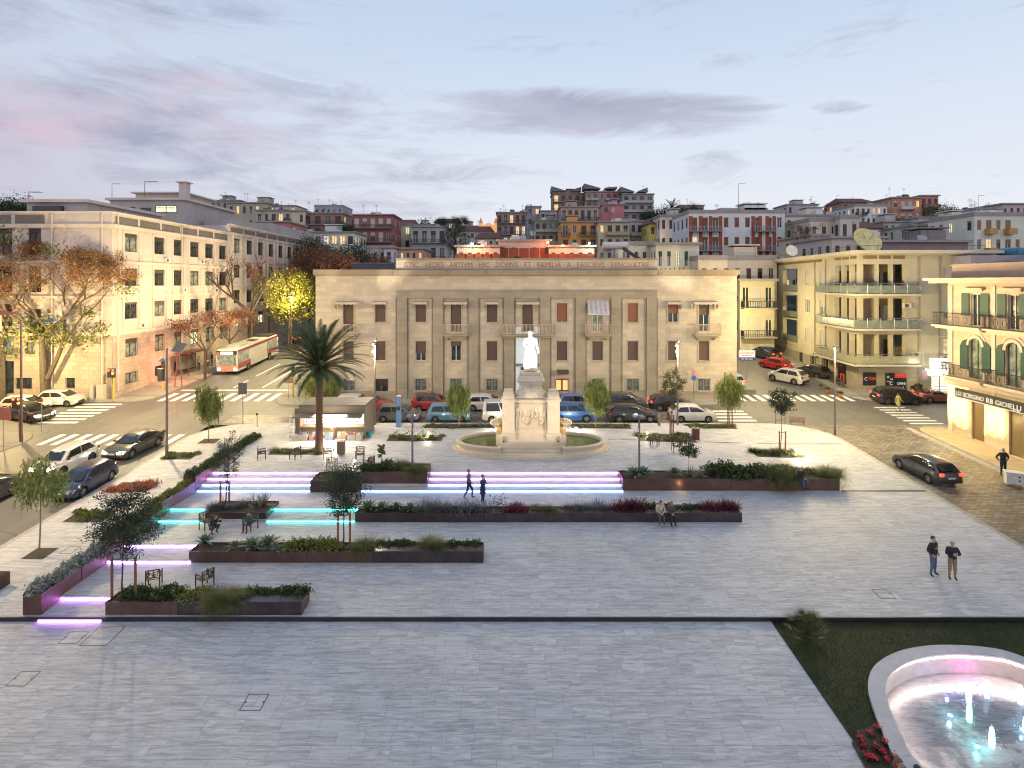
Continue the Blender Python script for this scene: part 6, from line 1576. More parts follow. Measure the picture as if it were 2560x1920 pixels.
# plaza trees
OAKS=[]
def stakes(label,x,y,z,h=1.5,w=.75,n=2,group='pairs of wooden stakes holding young trees'):
    th=thing('tree_stakes',label,'tree stakes',(x,y,z),0,group);mw=M('reddish stake wood',(.22,.09,.05),.8,.25,5)
    for s in (-1,1)[:n]:mb=MB();mb.tube([(s*w/2,0,-.2),(s*w/2,0,h)],.055,n=8);mb.build('stake',mw,th,smooth=True)
    mb=MB();mb.tube([(-w/2,0,h-.12),(w/2,0,h-.05)],.025,n=5);mb.build('crossbar',mw,th);return th
pz=lambda k:PL[k][4]
def oak(label,px,Y,zbase,W,H,sd,trunk,lean=(0,0),kind='oak',dens=1.,**kw):
    z=zbase;return tree(label,Vector((XA(px,Y),Y,z)),H,kind,sd,W=W,trunk=trunk,lean=lean,rad=.045,group='young dark evergreen trees on the terraces',dens=dens,**kw)
oak('dark evergreen tree in the front planter, left, tied to two tall stakes',305,24.6,pz('P1')-.07,2.5,4.6,51,1.75,(.02,0),dens=1.1)
stakes('two tall stakes in the front planter',XA(305,24.55)+.07,24.55,pz('P1')-.07,1.75,1.0)
oak('dark evergreen tree with round loose crown in the agave planter',858,28.5,pz('P2')-.07,2.0,4.3,52,1.5,dens=1.0)
stakes('two stakes in the agave planter',XA(860,28.6),28.6,pz('P2')-.07,1.7,.6)
oak('sparser dark tree behind the small planter, crossing the pink lights',562,33.0,pz('P6')-.07,1.6,4.4,53,1.5,(.05,0),dens=.5)
stakes('two stakes in the small planter',XA(562,33.1),33.1,pz('P6')-.07,1.5,.5)
for l,px,py,H,sd,sp,kw in (('weeping pepper tree with bent trunk on the left pavement, nearest',98,1390,5.0,61,.62,dict(trunk=2.9,lean=(.02,0),dens=.8,rad=.055,W=2.1)),('weeping pepper tree by the road sign on the left pavement',521,1103,4.7,62,.40,dict(trunk=1.9,dens=1.1,rad=.045,W=1.8)),
                                 ('pepper tree left of the monument in the roadside bed',1147,1068,3.9,63,.42,dict(trunk=1.5,dens=1.1,rad=.05,W=2.1)),('weeping pepper tree right of the monument',1490,1068,4.3,64,.45,dict(trunk=1.6,dens=1.0,rad=.05,W=2.3)),
                                 ('weeping pepper tree with reddish stakes at the right end of the roadside beds',1824,1067,4.7,65,.48,dict(trunk=2.0,dens=1.1,rad=.05,W=2.4))):
    tree(l,base_at(px,py),H,'pepper',sd,spread=sp,group='weeping pepper trees round the plaza',**kw)
tree('bushy pepper tree behind the kiosk roof',Vector((XA(802,56.6),56.6,hill(56))),3.3,'pepper',66,W=3.6,trunk=.6,dens=1.4)
gq=base_at(1824,1067);stakes('stake pair of the rightmost pepper tree',gq.x,gq.y-.1,gq.z,1.6,.35)
b=base_at(1680,1100);tree('open feathery locust tree beside the right chairs',b,5.8,'locust',71,W=1.9,trunk=3.0,rad=.04,dens=1.2);stakes('dark red stakes of the locust tree',b.x-.05,b.y-.1,b.z,2.0,.25)
b=base_at(1953,1135);tree('slender young tree at the right plaza corner in its own bed',b,5.0,'locust',72,W=1.8,trunk=2.7,rad=.035,dens=1.3,mats=L_OAK);stakes('wooden frame round the slender young tree',b.x+.05,b.y-.1,b.z,1.7,.45)
# fan palm bush on the lawn
def fanbush(label,loc,s=1.):
    th=thing('fan_palm',label,'fan palm',loc);r=random.Random(4)
    for k in range(34):
        a=k*2.4;el=1.35-1.2*(k/34);L=r.uniform(.55,.8)*s;d=Vector((math.cos(a)*math.cos(el),math.sin(a)*math.cos(el),math.sin(el)));o=d*L*.9;mb=MB();mb.tube([(0,0,0),o],.01,n=3)
        sd=d.cross(Vector((0,0,1))).normalized();up=sd.cross(d)
        for j in range(15):t=-1.25+2.5*j/14;q=o+(d*math.cos(t)+sd*math.sin(t))*L*.62+up*.02;w_=(sd*math.cos(t)-d*math.sin(t))*.014;mb.face([o-w_,o+w_,q])
        mb.build('leaf',LEAF('fan palm leaves',(.05,.055,.02),(.14,.14,.06),3),th)
fanbush('small fan palm bush at the top corner of the lawn',base_at(2018,1585),1.0)

# ----- small plants: a few source meshes, then copies
def m_agave(n=26,L=.42,w=.07,colr=None):
    mb=MB();r=random.Random(n)
    for k in range(n):
        a=k*2.4;el=1.35-1.15*k/n;d=Vector((math.cos(a)*math.cos(el),math.sin(a)*math.cos(el),math.sin(el)));sd=Vector((-math.sin(a),math.cos(a),0));l=L*(.6+.4*k/n)
        p0,p1,p2=Vector((0,0,.05)),d*l*.55+Vector((0,0,.05)),d*l+Vector((0,0,-.03*k/n))
        mb.face([p0-sd*w*.3,p0+sd*w*.3,p1+sd*w*.5,p1-sd*w*.5]);mb.face([p1-sd*w*.5,p1+sd*w*.5,p2])
    return mb.mesh('agave',colr or LEAF('agave leaves',(.06,.10,.07),(.17,.24,.16),4))
def m_yucca():return (lambda mb:mb)(None)
def blades(n,L,w,droop,mat_,name,sp=.1,seed=1,up=1.2):
    r=np.random.default_rng(seed);F_=[]
    for k in range(n):
        a=r.uniform(0,6.283);el=up-abs(r.normal())*droop;l=L*r.uniform(.6,1.1);o=np.array([r.normal()*sp,r.normal()*sp,0]);p=o;e=el;sd=np.array([-math.sin(a),math.cos(a),0]);prev=p;N=4
        for i in range(N):
            q=prev+np.array([math.cos(a)*math.cos(e),math.sin(a)*math.cos(e),math.sin(e)])*l/N;w0,w1=w*(1-i/N),w*(1-(i+1)/N)+.001
            F_.append([prev-sd*w0,prev+sd*w0,q+sd*w1,q-sd*w1]);prev=q;e-=droop*1.5/N*(1+i*.5)
    return fastmesh(name,np.array(F_),4,mat_)
def leafball(n,R_,size,mat_,name,seed=1,flat=.7,stems=0):
    r=np.random.default_rng(seed);C=r.normal(size=(n,3));C /= np.linalg.norm(C,axis=1)[:,None];C *= (r.random((n,1)) ** .4)*R_*(1+.35*np.sin(C[:,:1]*7+seed)*np.cos(C[:,1:2]*6));C[:,2]=np.abs(C[:,2])*flat+.03
    return fastmesh(name,leafquads(C,size,aspect=.5),4,mat_)
L_SHR=LEAF('shrub leaves',(.022,.04,.016),(.085,.125,.04),3);L_SIL=LEAF('silver shrub leaves',(.16,.18,.16),(.40,.42,.40),4);L_CRIM=LEAF('crimson plant leaves',(.08,.016,.03),(.18,.04,.06),3)
L_LAV=LEAF('greyish lavender leaves',(.09,.10,.10),(.24,.24,.26),3);L_GRA=LEAF('ornamental grass blades',(.06,.075,.02),(.20,.21,.07),2);L_YSH=LEAF('lit shrub leaves',(.07,.09,.02),(.22,.24,.06),3);L_RUST=LEAF('coral red plants',(.25,.07,.04),(.5,.17,.1),3)
SRC=dict(agave=[m_agave(30),m_agave(24,.36)],yucca=[blades(46,.62,.018,.35,LEAF('yucca blades',(.10,.12,.09),(.28,.30,.24),3),'yucca',.03,2)],
    grass=[blades(900,.95,.006,.75,L_GRA,'grass',.14,s) for s in (3,4)],shrub=[leafball(520,.34,.085,L_SHR,'shrub',s) for s in (1,2,3)],silver=[leafball(600,.27,.07,L_SIL,'shrub',s,.9) for s in (4,5)],
    crimson=[blades(120,.42,.02,.3,L_CRIM,'plant',.12,s) for s in (6,7)],lav=[blades(170,.5,.01,.32,L_LAV,'lavender',.12,s) for s in (8,9)],low=[leafball(420,.30,.075,L_YSH,'shrub',s,.6) for s in (10,11,12)],
    rust=[blades(110,.34,.02,.4,L_RUST,'plant',.16,s) for s in (13,14)],tuft=[blades(300,.32,.006,.5,L_GRA,'grass',.2,s) for s in (15,16)],rose=[leafball(140,.42,.07,L_SHR,'rose_bush',s,1.4) for s in (17,)],leafy=[blades(70,.42,.03,.5,L_SHR,'leafy plant',.06,s) for s in (18,19)])
NAMES=dict(agave='agave',yucca='yucca',grass='grass_clump',shrub='shrub',silver='silver_shrub',crimson='crimson_plant',lav='lavender',low='shrub',rust='coral_plant',tuft='grass_tuft',rose='rose_bush',leafy='leafy_plant')
pr_=random.Random(77)
def plant(kind,x,y,z,s,label,group):
    me=pr_.choice(SRC[kind]);o=inst(NAMES[kind],me,None,(x,y,z),pr_.uniform(0,6.28));k=s*{'agave':2.0,'yucca':1.3,'grass':.95,'shrub':1.25,'silver':1.4,'crimson':1.5,'low':1.2,'lav':1.3,'tuft':1.25,'rust':1.25,'leafy':1.3}.get(kind,1.2)*pr_.uniform(.82,1.18);o.scale=(k,k,k*pr_.uniform(.9,1.1))
    tag(o,label,{'agave':'agave','yucca':'yucca','grass':'ornamental grass','tuft':'grass tuft','lav':'lavender','rose':'rose bush'}.get(kind,'shrub' if kind in ('shrub','silver','low') else 'plant'),group);return o
def row(kind,key,px0,px1,n,s,label,group,yo=(.25,.8),pyd=None):
    x0,x1,y0,y1,zt=PL[key]
    for i in range(n):
        y=y0+(y1-y0)*pr_.uniform(*yo);X=XA(px0+(px1-px0)*(i+.5)/n,y)+pr_.uniform(-.05,.05);plant(kind,X,y,zt-.08,s,label,group)
row('shrub','P1',320,435,9,.95,'low dark green shrub in the left part of the front planter','low shrubs in the front planter')
row('low','P1',430,520,4,1.25,'taller yellowish green shrub in the middle of the front planter','taller shrubs in the front planter',(.4,.9))
row('grass','P1',530,600,4,.95,'arching grass clump spilling over the front planter edge','grass clumps of the front planter',(.0,.3))
row('shrub','P1',615,768,8,.8,'low spiky green plant behind the front black stone seat','plants behind the front stone seat',(.75,.9))
row('agave','P2',505,520,1,1.15,'large agave at the left end of the long planter',None)
row('agave','P2',565,690,3,1.0,'agave rosette behind the lilac light strips','agaves in the long planter')
row('silver','P2',632,715,4,.75,'small silver ball shrub between agaves and green shrubs','silver ball shrubs of the long planter',(.2,.6))
row('low','P2',720,850,8,1.5,'high bright green shrub in the long planter','high green shrubs of the long planter',(.3,.8))
row('grass','P2',880,935,3,.85,'grass clump right of the stakes in the long planter','grass clumps of the long planter',(.2,.7))
row('shrub','P2',940,1040,5,.8,'low shrub behind the black seat of the long planter','low shrubs of the long planter',(.7,.9))
row('grass','P2',1060,1110,2,1.0,'dark grass mound near the right end of the long planter','grass mounds at the right end',(.6,.8))
row('shrub','P2',1120,1195,4,.75,'last low shrub at the right tip of the long planter','shrubs at the right tip',(.7,.9))
row('agave','P3',905,1045,4,.95,'agave at the left end of the longest dark planter','agaves of the longest planter')
row('shrub','P3',915,1060,7,.7,'small round shrub between the agaves of the longest planter','round shrubs of the longest planter')
row('lav','P3',1050,1215,9,1.35,'violet tinged lavender bush in front of the light stairs','lavender bushes of the longest planter')
row('rose','P3',1225,1262,2,1.1,'rose bush with a few red flowers in the longest planter','rose bushes of the longest planter')
row('crimson','P3',1265,1315,4,1.0,'crimson plant between rose bush and grey grass mound','crimson plants left of the grass mound')
row('grass','P3',1330,1395,4,.8,'rounded grey green grass mound in the middle of the longest planter','grass mounds of the longest planter',(.2,.8))
row('lav','P3',1410,1535,8,.9,'low purple flowering plant right of the grass mound','purple plants of the longest planter',(.5,.9))
row('crimson','P3',1540,1605,5,1.1,'crimson plant left of the seated couple','crimson plants left of the couple',(.6,.9))
row('shrub','P3',1610,1750,8,.85,'dark green shrub around the seated couple','dark shrubs by the couple',(.65,.9))
row('crimson','P3',1755,1840,7,1.05,'crimson plant at the right tip of the longest planter','crimson plants at the right tip',(.6,.9))
row('agave','P4',1570,1620,2,1.25,'big agave at the left end of the rust planter','agaves left in the rust planter',(.3,.5))
row('agave','P4',1680,1695,1,1.25,'agave in the middle of the rust planter',None,(.3,.5))
row('yucca','P4',1715,1765,2,1.1,'spiky yucca in the rust planter','yuccas of the rust planter',(.3,.6))
row('shrub','P4',1775,1985,16,1.75,'dense dark green hedge plant in the rust planter','hedge of the rust planter',(.2,.9))
row('grass','P4',1925,1980,4,1.55,'big arching grass hanging over the rust planter front','big hanging grasses',(.0,.35))
row('shrub','P4',1985,2040,4,1.0,'leafy plant behind the seated man','plants behind the seated man',(.7,.95))
row('grass','P4',2050,2092,3,1.25,'round grass clump at the right tip of the rust planter','grass at the right tip of the rust planter',(.3,.8))
row('shrub','P5',905,990,6,1.1,'dark shrub in the planter between the light stairs','shrubs between the light stairs')
row('grass','P5',995,1062,6,1.0,'dark grass hanging in the planter between the light stairs','grasses between the light stairs',(.1,.7))
row('rose','P5b',785,895,5,1.0,'loose rose bush in the stepped black planter','rose bushes of the stepped planter')
row('yucca','P6',630,668,2,1.25,'spiky grey yucca in the small planter','yuccas of the small planter',(.4,.7))
row('lav','P6',525,620,7,.9,'low grey green mound in the small planter','low mounds of the small planter')
def col_(kind,key,n,s,label,group):
    x0,x1,y0,y1,zt=PL[key]
    for i in range(n):plant(kind,x0+(x1-x0)*pr_.uniform(.3,.7),y0+(y1-y0)*(i+.5)/n,zt-.08,s,label,group)
col_('silver','S0',13,1.05,'silvery white shrub in the lowest side planter','silvery shrubs of the lowest side planter')
col_('low','S1',6,1.35,'green shrub in the second side planter','shrubs of the second side planter')
col_('low','S2',8,1.0,'grey green hedge shrub in the third side planter','shrubs of the third side planter')
col_('shrub','S3',15,1.15,'tall dark shrub in the long upper side planter','shrubs of the upper side planter')
# ground beds
MBED=M('bed soil',(.05,.04,.028),.95,.4,6,.5)
def bed(label,px0,px1,py0,py1,kinds,n,s=1.,grp=None,soil=True,kname='plant'):
    a,b_,c=G(px0,py1),G(px1,py1),G((px0+px1)/2,py0);x0,x1,y0,y1=a.x,b_.x,a.y,c.y
    # bed px given for the near edge
    mb=MB();nn=4
    for i in range(nn):
        xa,xb=x0+(x1-x0)*i/nn,x0+(x1-x0)*(i+1)/nn;mb.face([(xa,y0,gz(xa,y0)+.008),(xb,y0,gz(xb,y0)+.008),(xb,y1,gz(xb,y1)+.008),(xa,y1,gz(xa,y1)+.008)])
    o=mb.build('planting_bed',MBED);tag(o,label,'planting bed','planting beds flush with the paving')
    for i in range(n):
        k=kinds[i % len(kinds)];x,y=x0+(x1-x0)*((i+.5)/n)+pr_.uniform(-.1,.1),pr_.uniform(y0+.15,y1-.15);plant(k,x,y,gz(x,y),s,grp[0],grp[1])
    return x0,x1,y0,y1
bed('sloping bed with green shrubs beside the tall camera pole',399,475,1131,1149,['low'],9,.8,('low green shrub beside the tall camera pole','shrubs by the camera pole'))
bed('bed of coral red plants on the left pavement',266,365,1206,1230,['rust'],11,.95,('coral red plant on the left pavement','coral red plants'))
bed('bed of green shrubs nearest on the left pavement',154,252,1277,1306,['low','low'],11,.95,('green shrub in the nearest bed of the left pavement','green shrubs of the nearest pavement bed'))
bed('square gravel pit of the bent weeping tree',51,107,1370,1398,['tuft'],0,1,('',''))
bed('dark square pit of the weeping tree by the road sign',492,535,1097,1109,['tuft'],0,1,('',''))
bed('grassy bed between chairs and palm',668,800,1123,1137,['tuft','tuft','low'],14,.8,('tuft in the grassy bed beside the palm','tufts beside the palm'))
bed('bed of bright bushes left of the monument',965,1104,1088,1103,['low','rose','low'],12,1.05,('bright bush in the bed left of the monument','bushes left of the monument'))
bed('long roadside bed left of the monument',1059,1248,1060,1071,['tuft','lav','tuft'],14,.8,('thin plant in the left roadside bed','thin plants of the left roadside bed'))
bed('long roadside bed right of the monument',1430,1579,1060,1071,['tuft','rose','tuft'],12,.8,('thin plant in the middle roadside bed','thin plants of the middle roadside bed'))
bed('bed with lit shrubs around the locust tree',1601,1740,1085,1103,['low'],12,1.0,('lit shrub around the locust tree','shrubs around the locust tree'))
bed('roadside bed under the rightmost pepper tree',1725,1843,1060,1071,['tuft','low'],12,.75,('yellow green plant under the rightmost pepper tree','plants under the rightmost pepper tree'))
bed('corner bed with strap leaved plants on the right',1893,2005,1126,1142,['leafy','tuft'],16,1.0,('strap leaved plant in the right corner bed','strap leaved plants of the corner bed'))
for px,z_ in ((1716,.0),):tree('small loose tree in the rust planter behind the yuccas',Vector((XA(1722,37.2),37.2,pz('P4')-.07)),2.2,'locust',73,W=1.2,trunk=1.0,rad=.02,dens=.8,mats=L_SHR)
tree('little shrub tree behind the stepped black planter',Vector((XA(954,38.0),38.0,pz('P5')-.07)),1.5,'locust',74,W=.55,trunk=.6,rad=.018,dens=.6,mats=L_YSH)
# lawn and flower bed
XGL=10.75
mlawn=LEAF('lawn base',(.018,.026,.008),(.04,.05,.018),2)
# ------------------------------------------------------------------ 8. the play fountain and lawn
hl=lambda x,y:hill(y)-.17
Sx=.3165
outer_px=[(1290,1659),(1180,1560),(1060,1290),(985,1070),(985,950),(1040,840),(1200,745),(1400,700),(1600,688),(1900,705),(2212,780)]
def gl(px,py):
    Y=HC*F/(py-HZ+SL*F)
    for _ in range(20):Y=.6*Y+.4*(HC-(hill(Y)-.05))*F/(py-HZ)
    return Vector(((px-CX)/F*Y,Y))
pts=[gl(1860+x*Sx,1395+y*Sx) for x,y in outer_px]
pts=pts+[Vector((21.0,19.4)),Vector((22.6,17.6)),Vector((22.8,15.2)),Vector((21.2,12.9)),Vector((18.2,11.8)),Vector((15.4,12.0)),Vector((12.9,13.6)),Vector((11.9,15.2))]
def cat(P,k=5):
    out=[];n=len(P)
    for i in range(n):
        a,b,c,d=P[i-1],P[i],P[(i+1) % n],P[(i+2) % n]
        for j in range(k):
            t=j/k;out.append(.5*((2*b)+(c-a)*t+(2*a-5*b+4*c-d)*t*t+(3*b-a-3*c+d)*t ** 3))
    return out
ctr=sum(pts,Vector((0,0)))/len(pts)
OUT=cat(pts)
for _ in range(3):OUT=[(OUT[i-1]+OUT[i]*2+OUT[(i+1) % len(OUT)])/4 for i in range(len(OUT))]
def inset(P,d):
    n=len(P);r=[]
    for i in range(n):
        t=(P[(i+1) % n]-P[i-1]).normalized();nn=Vector((-t.y,t.x))
        if nn.dot(ctr-P[i])<0:nn=-nn
        r.append(P[i]+nn*d)
    return r
IN=inset(OUT,.52);IN2=inset(OUT,.50);n=len(OUT);RZ=.14;FZ=-.62
fo=thing('play_fountain','kidney shaped sunken fountain basin with glowing white rim at the bottom right','fountain',(ctr.x,ctr.y,0))
def L3(p,dz):return (p.x-ctr.x,p.y-ctr.y,hill(p.y)-.17+dz)
mrim=M('rim stone',(.42,.41,.42),.6,.15,2,.1)
mb=MB()
for i in range(n):
    j=(i+1) % n;mb.face([L3(OUT[i],RZ),L3(OUT[j],RZ),L3(IN[j],RZ),L3(IN[i],RZ)]);mb.face([L3(OUT[i],-.1),L3(OUT[j],-.1),L3(OUT[j],RZ),L3(OUT[i],RZ)]);mb.face([L3(IN[i],RZ),L3(IN[j],RZ),L3(IN[j],RZ-.07),L3(IN[i],RZ-.07)])
mb.build('rim',mrim,fo)
W1=inset(OUT,.44);mb=MB()
for i in range(n):j=(i+1) % n;mb.face([L3(W1[i],RZ-.07),L3(W1[j],RZ-.07),L3(W1[j],FZ),L3(W1[i],FZ)]);mb.face([L3(IN[i],RZ-.07),L3(IN[j],RZ-.07),L3(W1[j],RZ-.07),L3(W1[i],RZ-.07)])
mb.build('basin_wall',M('basin wall stone',(.40,.34,.31),.7,.15,3),fo)
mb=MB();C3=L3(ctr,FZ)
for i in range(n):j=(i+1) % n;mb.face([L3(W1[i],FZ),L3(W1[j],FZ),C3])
def wet_rimglow_mat():  # wet patches in the middle; rim light's glow painted as a pale outer ring
    m,nt,b=basemat('wet slate with painted rim glow');v=objc(nt);ln=node(nt,'ShaderNodeVectorMath',operation='LENGTH');nt.links.new(scl(nt,v,(1,1,0)),ln.inputs[0]);wet=mth(nt,'MULTIPLY',ramp(nt,nz(nt,v,.35,5,.6),.34,.52),ramp(nt,mth(nt,'MULTIPLY',mth(nt,'ADD',ln.outputs['Value'],mth(nt,'MULTIPLY',nz(nt,v,.8,4),1.6)),.1),3.4/10,5.6/10,(1,1,1),(0,0,0)))
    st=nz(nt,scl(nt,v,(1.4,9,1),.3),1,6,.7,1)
    dry=mixc(nt,ramp(nt,st,.35,.65),(.32,.30,.29),(.48,.46,.44));w_=mixc(nt,ramp(nt,st,.35,.65),(.07,.075,.085),(.16,.165,.18))  # dry stone tone doubles as the painted rim glow
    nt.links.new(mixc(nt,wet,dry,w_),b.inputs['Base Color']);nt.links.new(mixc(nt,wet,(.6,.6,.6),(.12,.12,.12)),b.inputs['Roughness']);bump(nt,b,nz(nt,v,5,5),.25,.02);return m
mb.build('basin_floor',wet_rimglow_mat(),fo)
mb=MB()
for i in range(n):j=(i+1) % n;mb.face([L3(W1[i],RZ-.085),L3(W1[j],RZ-.085),L3(W1[j],RZ-.13),L3(W1[i],RZ-.13)][::-1])
W3=inset(OUT,.452);mb.v=[];mb.f=[];mb.m=[]
for i in range(n):j=(i+1) % n;mb.face([L3(W3[i],RZ-.125),L3(W3[j],RZ-.125),L3(W3[j],RZ-.165),L3(W3[i],RZ-.165)])
mb.build('rim_light',EM('rim led white',(1,.80,.72),170),fo)
def gf(px,py):
    Y=20.
    for _ in range(30):Y=.6*Y+.4*(HC-(hill(Y)-.17+FZ))*F/(py-HZ)
    return Vector((XA(px,Y),Y,hill(Y)-.17+FZ))
def water_mat(name,c,s):
    m,nt,b=basemat(name);b.inputs['Base Color'].default_value=(.8,.9,1,1);b.inputs['Roughness'].default_value=.2
    v=objc(nt);nn=nz(nt,scl(nt,v,(8,8,2)),1,4);b.inputs['Emission Color'].default_value=(*c,1)
    nt.links.new(mth(nt,'MULTIPLY',nn,s),b.inputs['Emission Strength']);lw=node(nt,'ShaderNodeLayerWeight');lw.inputs[0].default_value=.5
    nt.links.new(ramp(nt,mth(nt,'SUBTRACT',1,lw.outputs['Facing']),.1,.75),b.inputs['Alpha']);return m
JW_=water_mat('lit water white',(.42,.75,1),4.5);JG=water_mat('lit water green',(.12,1,.5),4.0)
for i,(x,y0,y1,g_,l) in enumerate(((1775,1010,1142,0,'white water jet above the green one'),(1920,960,1102,0,'white water jet right of the pink floor light'),(2185,1000,1150,0,'white water jet touching the right picture edge'),(1780,1140,1292,1,'green lit water jet in the middle of the basin'),(1958,1330,1490,0,'white water jet nearest the viewer'),(2225,1250,1380,0,'blue white jet just outside the right edge'))):
    b=gf(1860+x*Sx,1395+y1*Sx);h=(y1-y0)*Sx*b.y/F;th=thing('water_jet',l,'water jet',b,0,'lit water jets of the play fountain');mb=MB()
    mb.lathe([(.06,0),(.085,h*.15),(.09,h*.4),(.08,h*.7),(.055,h*.92),(.02,h)],14);mb.build('column',JG if g_ else JW_,th,smooth=True)
    mb=MB();mb.lathe([(.075,.02),(.075,.026)],12);mb.build('nozzle_lamp',EM('nozzle green',(.2,1,.6),12) if g_ else EM('nozzle blue white',(.45,.8,1),9),th)
    mb=MB();rj=np.random.default_rng(i);C=rj.normal(size=(90,3))*np.array([.16,.16,.03])+np.array([0,0,.04]);C2=rj.normal(size=(110,3))*np.array([.09,.09,h*.3])+np.array([0,0,h*.55]);C=np.concatenate([C,C2]);C=C[C[:,2]>0]
    inst('droplets',fastmesh('droplets',leafquads(C,.014,aspect=1),4,JG if g_ else JW_),th)
for x,y,c,l in ((1610,1057,(.35,.35,1),'blue violet floor light, leftmost upper'),(1825,995,(1,.2,.9),'pink floor light beside the upper jets'),(1628,1248,(.3,.9,1),'cyan floor light left of the green jet'),(1845,1497,(.2,.95,1),'bright cyan floor light near the front jet'),(2205,1360,(.3,.75,1),'blinding blue white floor light at the right edge')):
    b=gf(1860+x*Sx,1395+y*Sx);th=thing('floor_light',l,'floor light',b,0,'coloured floor lights of the fountain');mb=MB();mb.lathe([(.075,0),(.085,.015),(.07,.022)],14);mb.build('ring',MMET,th);mb=MB();mb.lathe([(.06,.022),(.03,.045),(.01,.05)],12);mb.build('lens',EM('floor lamp %.1f %.1f' % (c[0],c[1]),c,55),th)
    lamp_light('POINT',b+Vector((0,0,.3)),16,c,.05)
from mathutils.geometry import tessellate_polygon
rect=[Vector((XGL,5,0)),Vector((26.1,5,0)),Vector((26.1,23.84,0)),Vector((XGL,23.84,0))];hole=[Vector((p.x,p.y,0)) for p in inset(OUT,.1)][::-1]
vv=rect+hole;mb=MB();mb.v=[(p.x,p.y,hill(p.y)-.15) for p in vv];mb.f=[tuple(t) for t in tessellate_polygon([rect,hole])];mb.m=[0]*len(mb.f)
ks('lawn',mb,mlawn)
# blades of grass on the lawn, cut out round the basin
r_=np.random.default_rng(9)
NG=120000;gx=r_.uniform(XGL,23.5,NG);gy=r_.uniform(14.5,23.8,NG)
poly=np.array([(p.x,p.y) for p in OUT])
def inside(x,y,P):
    c=np.zeros(len(x),bool);j=len(P)-1
    for i in range(len(P)):
        cond=((P[i,1]>y) != (P[j,1]>y)) & (x<(P[j,0]-P[i,0])*(y-P[i,1])/(P[j,1]-P[i,1]+1e-12)+P[i,0]);c ^= cond;j=i
    return c
FB=[gl(1860+x*Sx,1395+y*Sx) for x,y in ((850,1440),(900,1345),(1020,1290),(1075,1285),(1240,1659),(990,1690))]
ok=~inside(gx,gy,poly) & ~inside(gx,gy,np.array([(p.x,p.y) for p in FB]));gx,gy=gx[ok],gy[ok]
hz=SL*gy-.15;hh=r_.uniform(.02,.06,len(gx));a=r_.uniform(0,6.28,len(gx));w_=.006
v=np.stack([np.stack([gx-np.cos(a)*w_,gy-np.sin(a)*w_,hz],1),np.stack([gx+np.cos(a)*w_,gy+np.sin(a)*w_,hz],1),np.stack([gx+r_.normal(size=len(gx))*.02,gy+r_.normal(size=len(gx))*.02,hz+hh],1)],1)
o=inst('grass',fastmesh('grass',v,3,LEAF('lawn grass blades',(.035,.055,.014),(.10,.125,.04),.9)));tag(o,'short dark green grass of the lawn around the fountain','grass',kind='stuff')
# flower bed with cyclamens
mb=MB();fb=[p for p in FB];mb.face([(p.x,p.y,hill(p.y)-.17+.035) for p in FB][::-1]);o=mb.build('flower_bed',MBED);tag(o,'dark flower bed wedge between lawn and fountain rim','flower bed')
L_CYC=LEAF('cyclamen leaves',(.015,.03,.02),(.05,.08,.05),6);m_red=M('red petals',(.60,.012,.015),.5,.2)
for x,y in ((915,1405),(1000,1375),(950,1465),(1045,1478),(1112,1443),(1062,1330),(1035,1570),(1122,1582),(1195,1560),(985,1560),(1090,1520)):
    p=gl(1860+x*Sx,1395+y*Sx+6);th=thing('cyclamen','red flowering cyclamen in the wedge shaped bed','flower',(p.x,p.y,hill(p.y)-.14),pr_.uniform(0,6),'red cyclamens')
    inst('leaves',leafball(90,.15,.06,L_CYC,'leaves',int(x),.5),th);C=np.random.default_rng(int(y)).normal(size=(26,3))*np.array([.045,.045,.035])+np.array([0,0,.17]);inst('flowers',fastmesh('flowers',leafquads(C,.06,aspect=.8),4,m_red),th)

# ------------------------------------------------------------------ 9. monument
MMB=M('warm white marble',(.66,.58,.45),.5,.12,1.5,.08);MMB2=WALL('weathered marble',(.62,.53,.40),.35,stain=(.3,.22,.14))
my=43.4;g0=gz(1.4,41);mx=XA(1326,my)
mo=thing('monument','floodlit marble monument base with relief panel, steps and two shell brackets','monument',(mx,my,0))
PX=lambda px,Y:XA(px,Y)-mx
def mbox(name,x0,x1,y0,y1,z0,z1,m=MMB,par=None,bev=0):
    mb=MB();mb.box(x0,y0-my,z0,x1,y1-my,z1);return mb.build(name,m,par or mo)
# oval plinth
mb=MB();E=48
def ell(rx,ry):return [(rx*math.cos(2*math.pi*i/E),ry*math.sin(2*math.pi*i/E)) for i in range(E)]
zq=g0-.3
yc=42.6
mb.prism([(x,y+yc-my) for x,y in ell(5.85,2.75)],zq,g0+.14);mb.prism([(x,y+yc-my) for x,y in ell(5.55,2.5)],g0+.14,g0+.19);mb.build('oval_step',MMB2,mo)
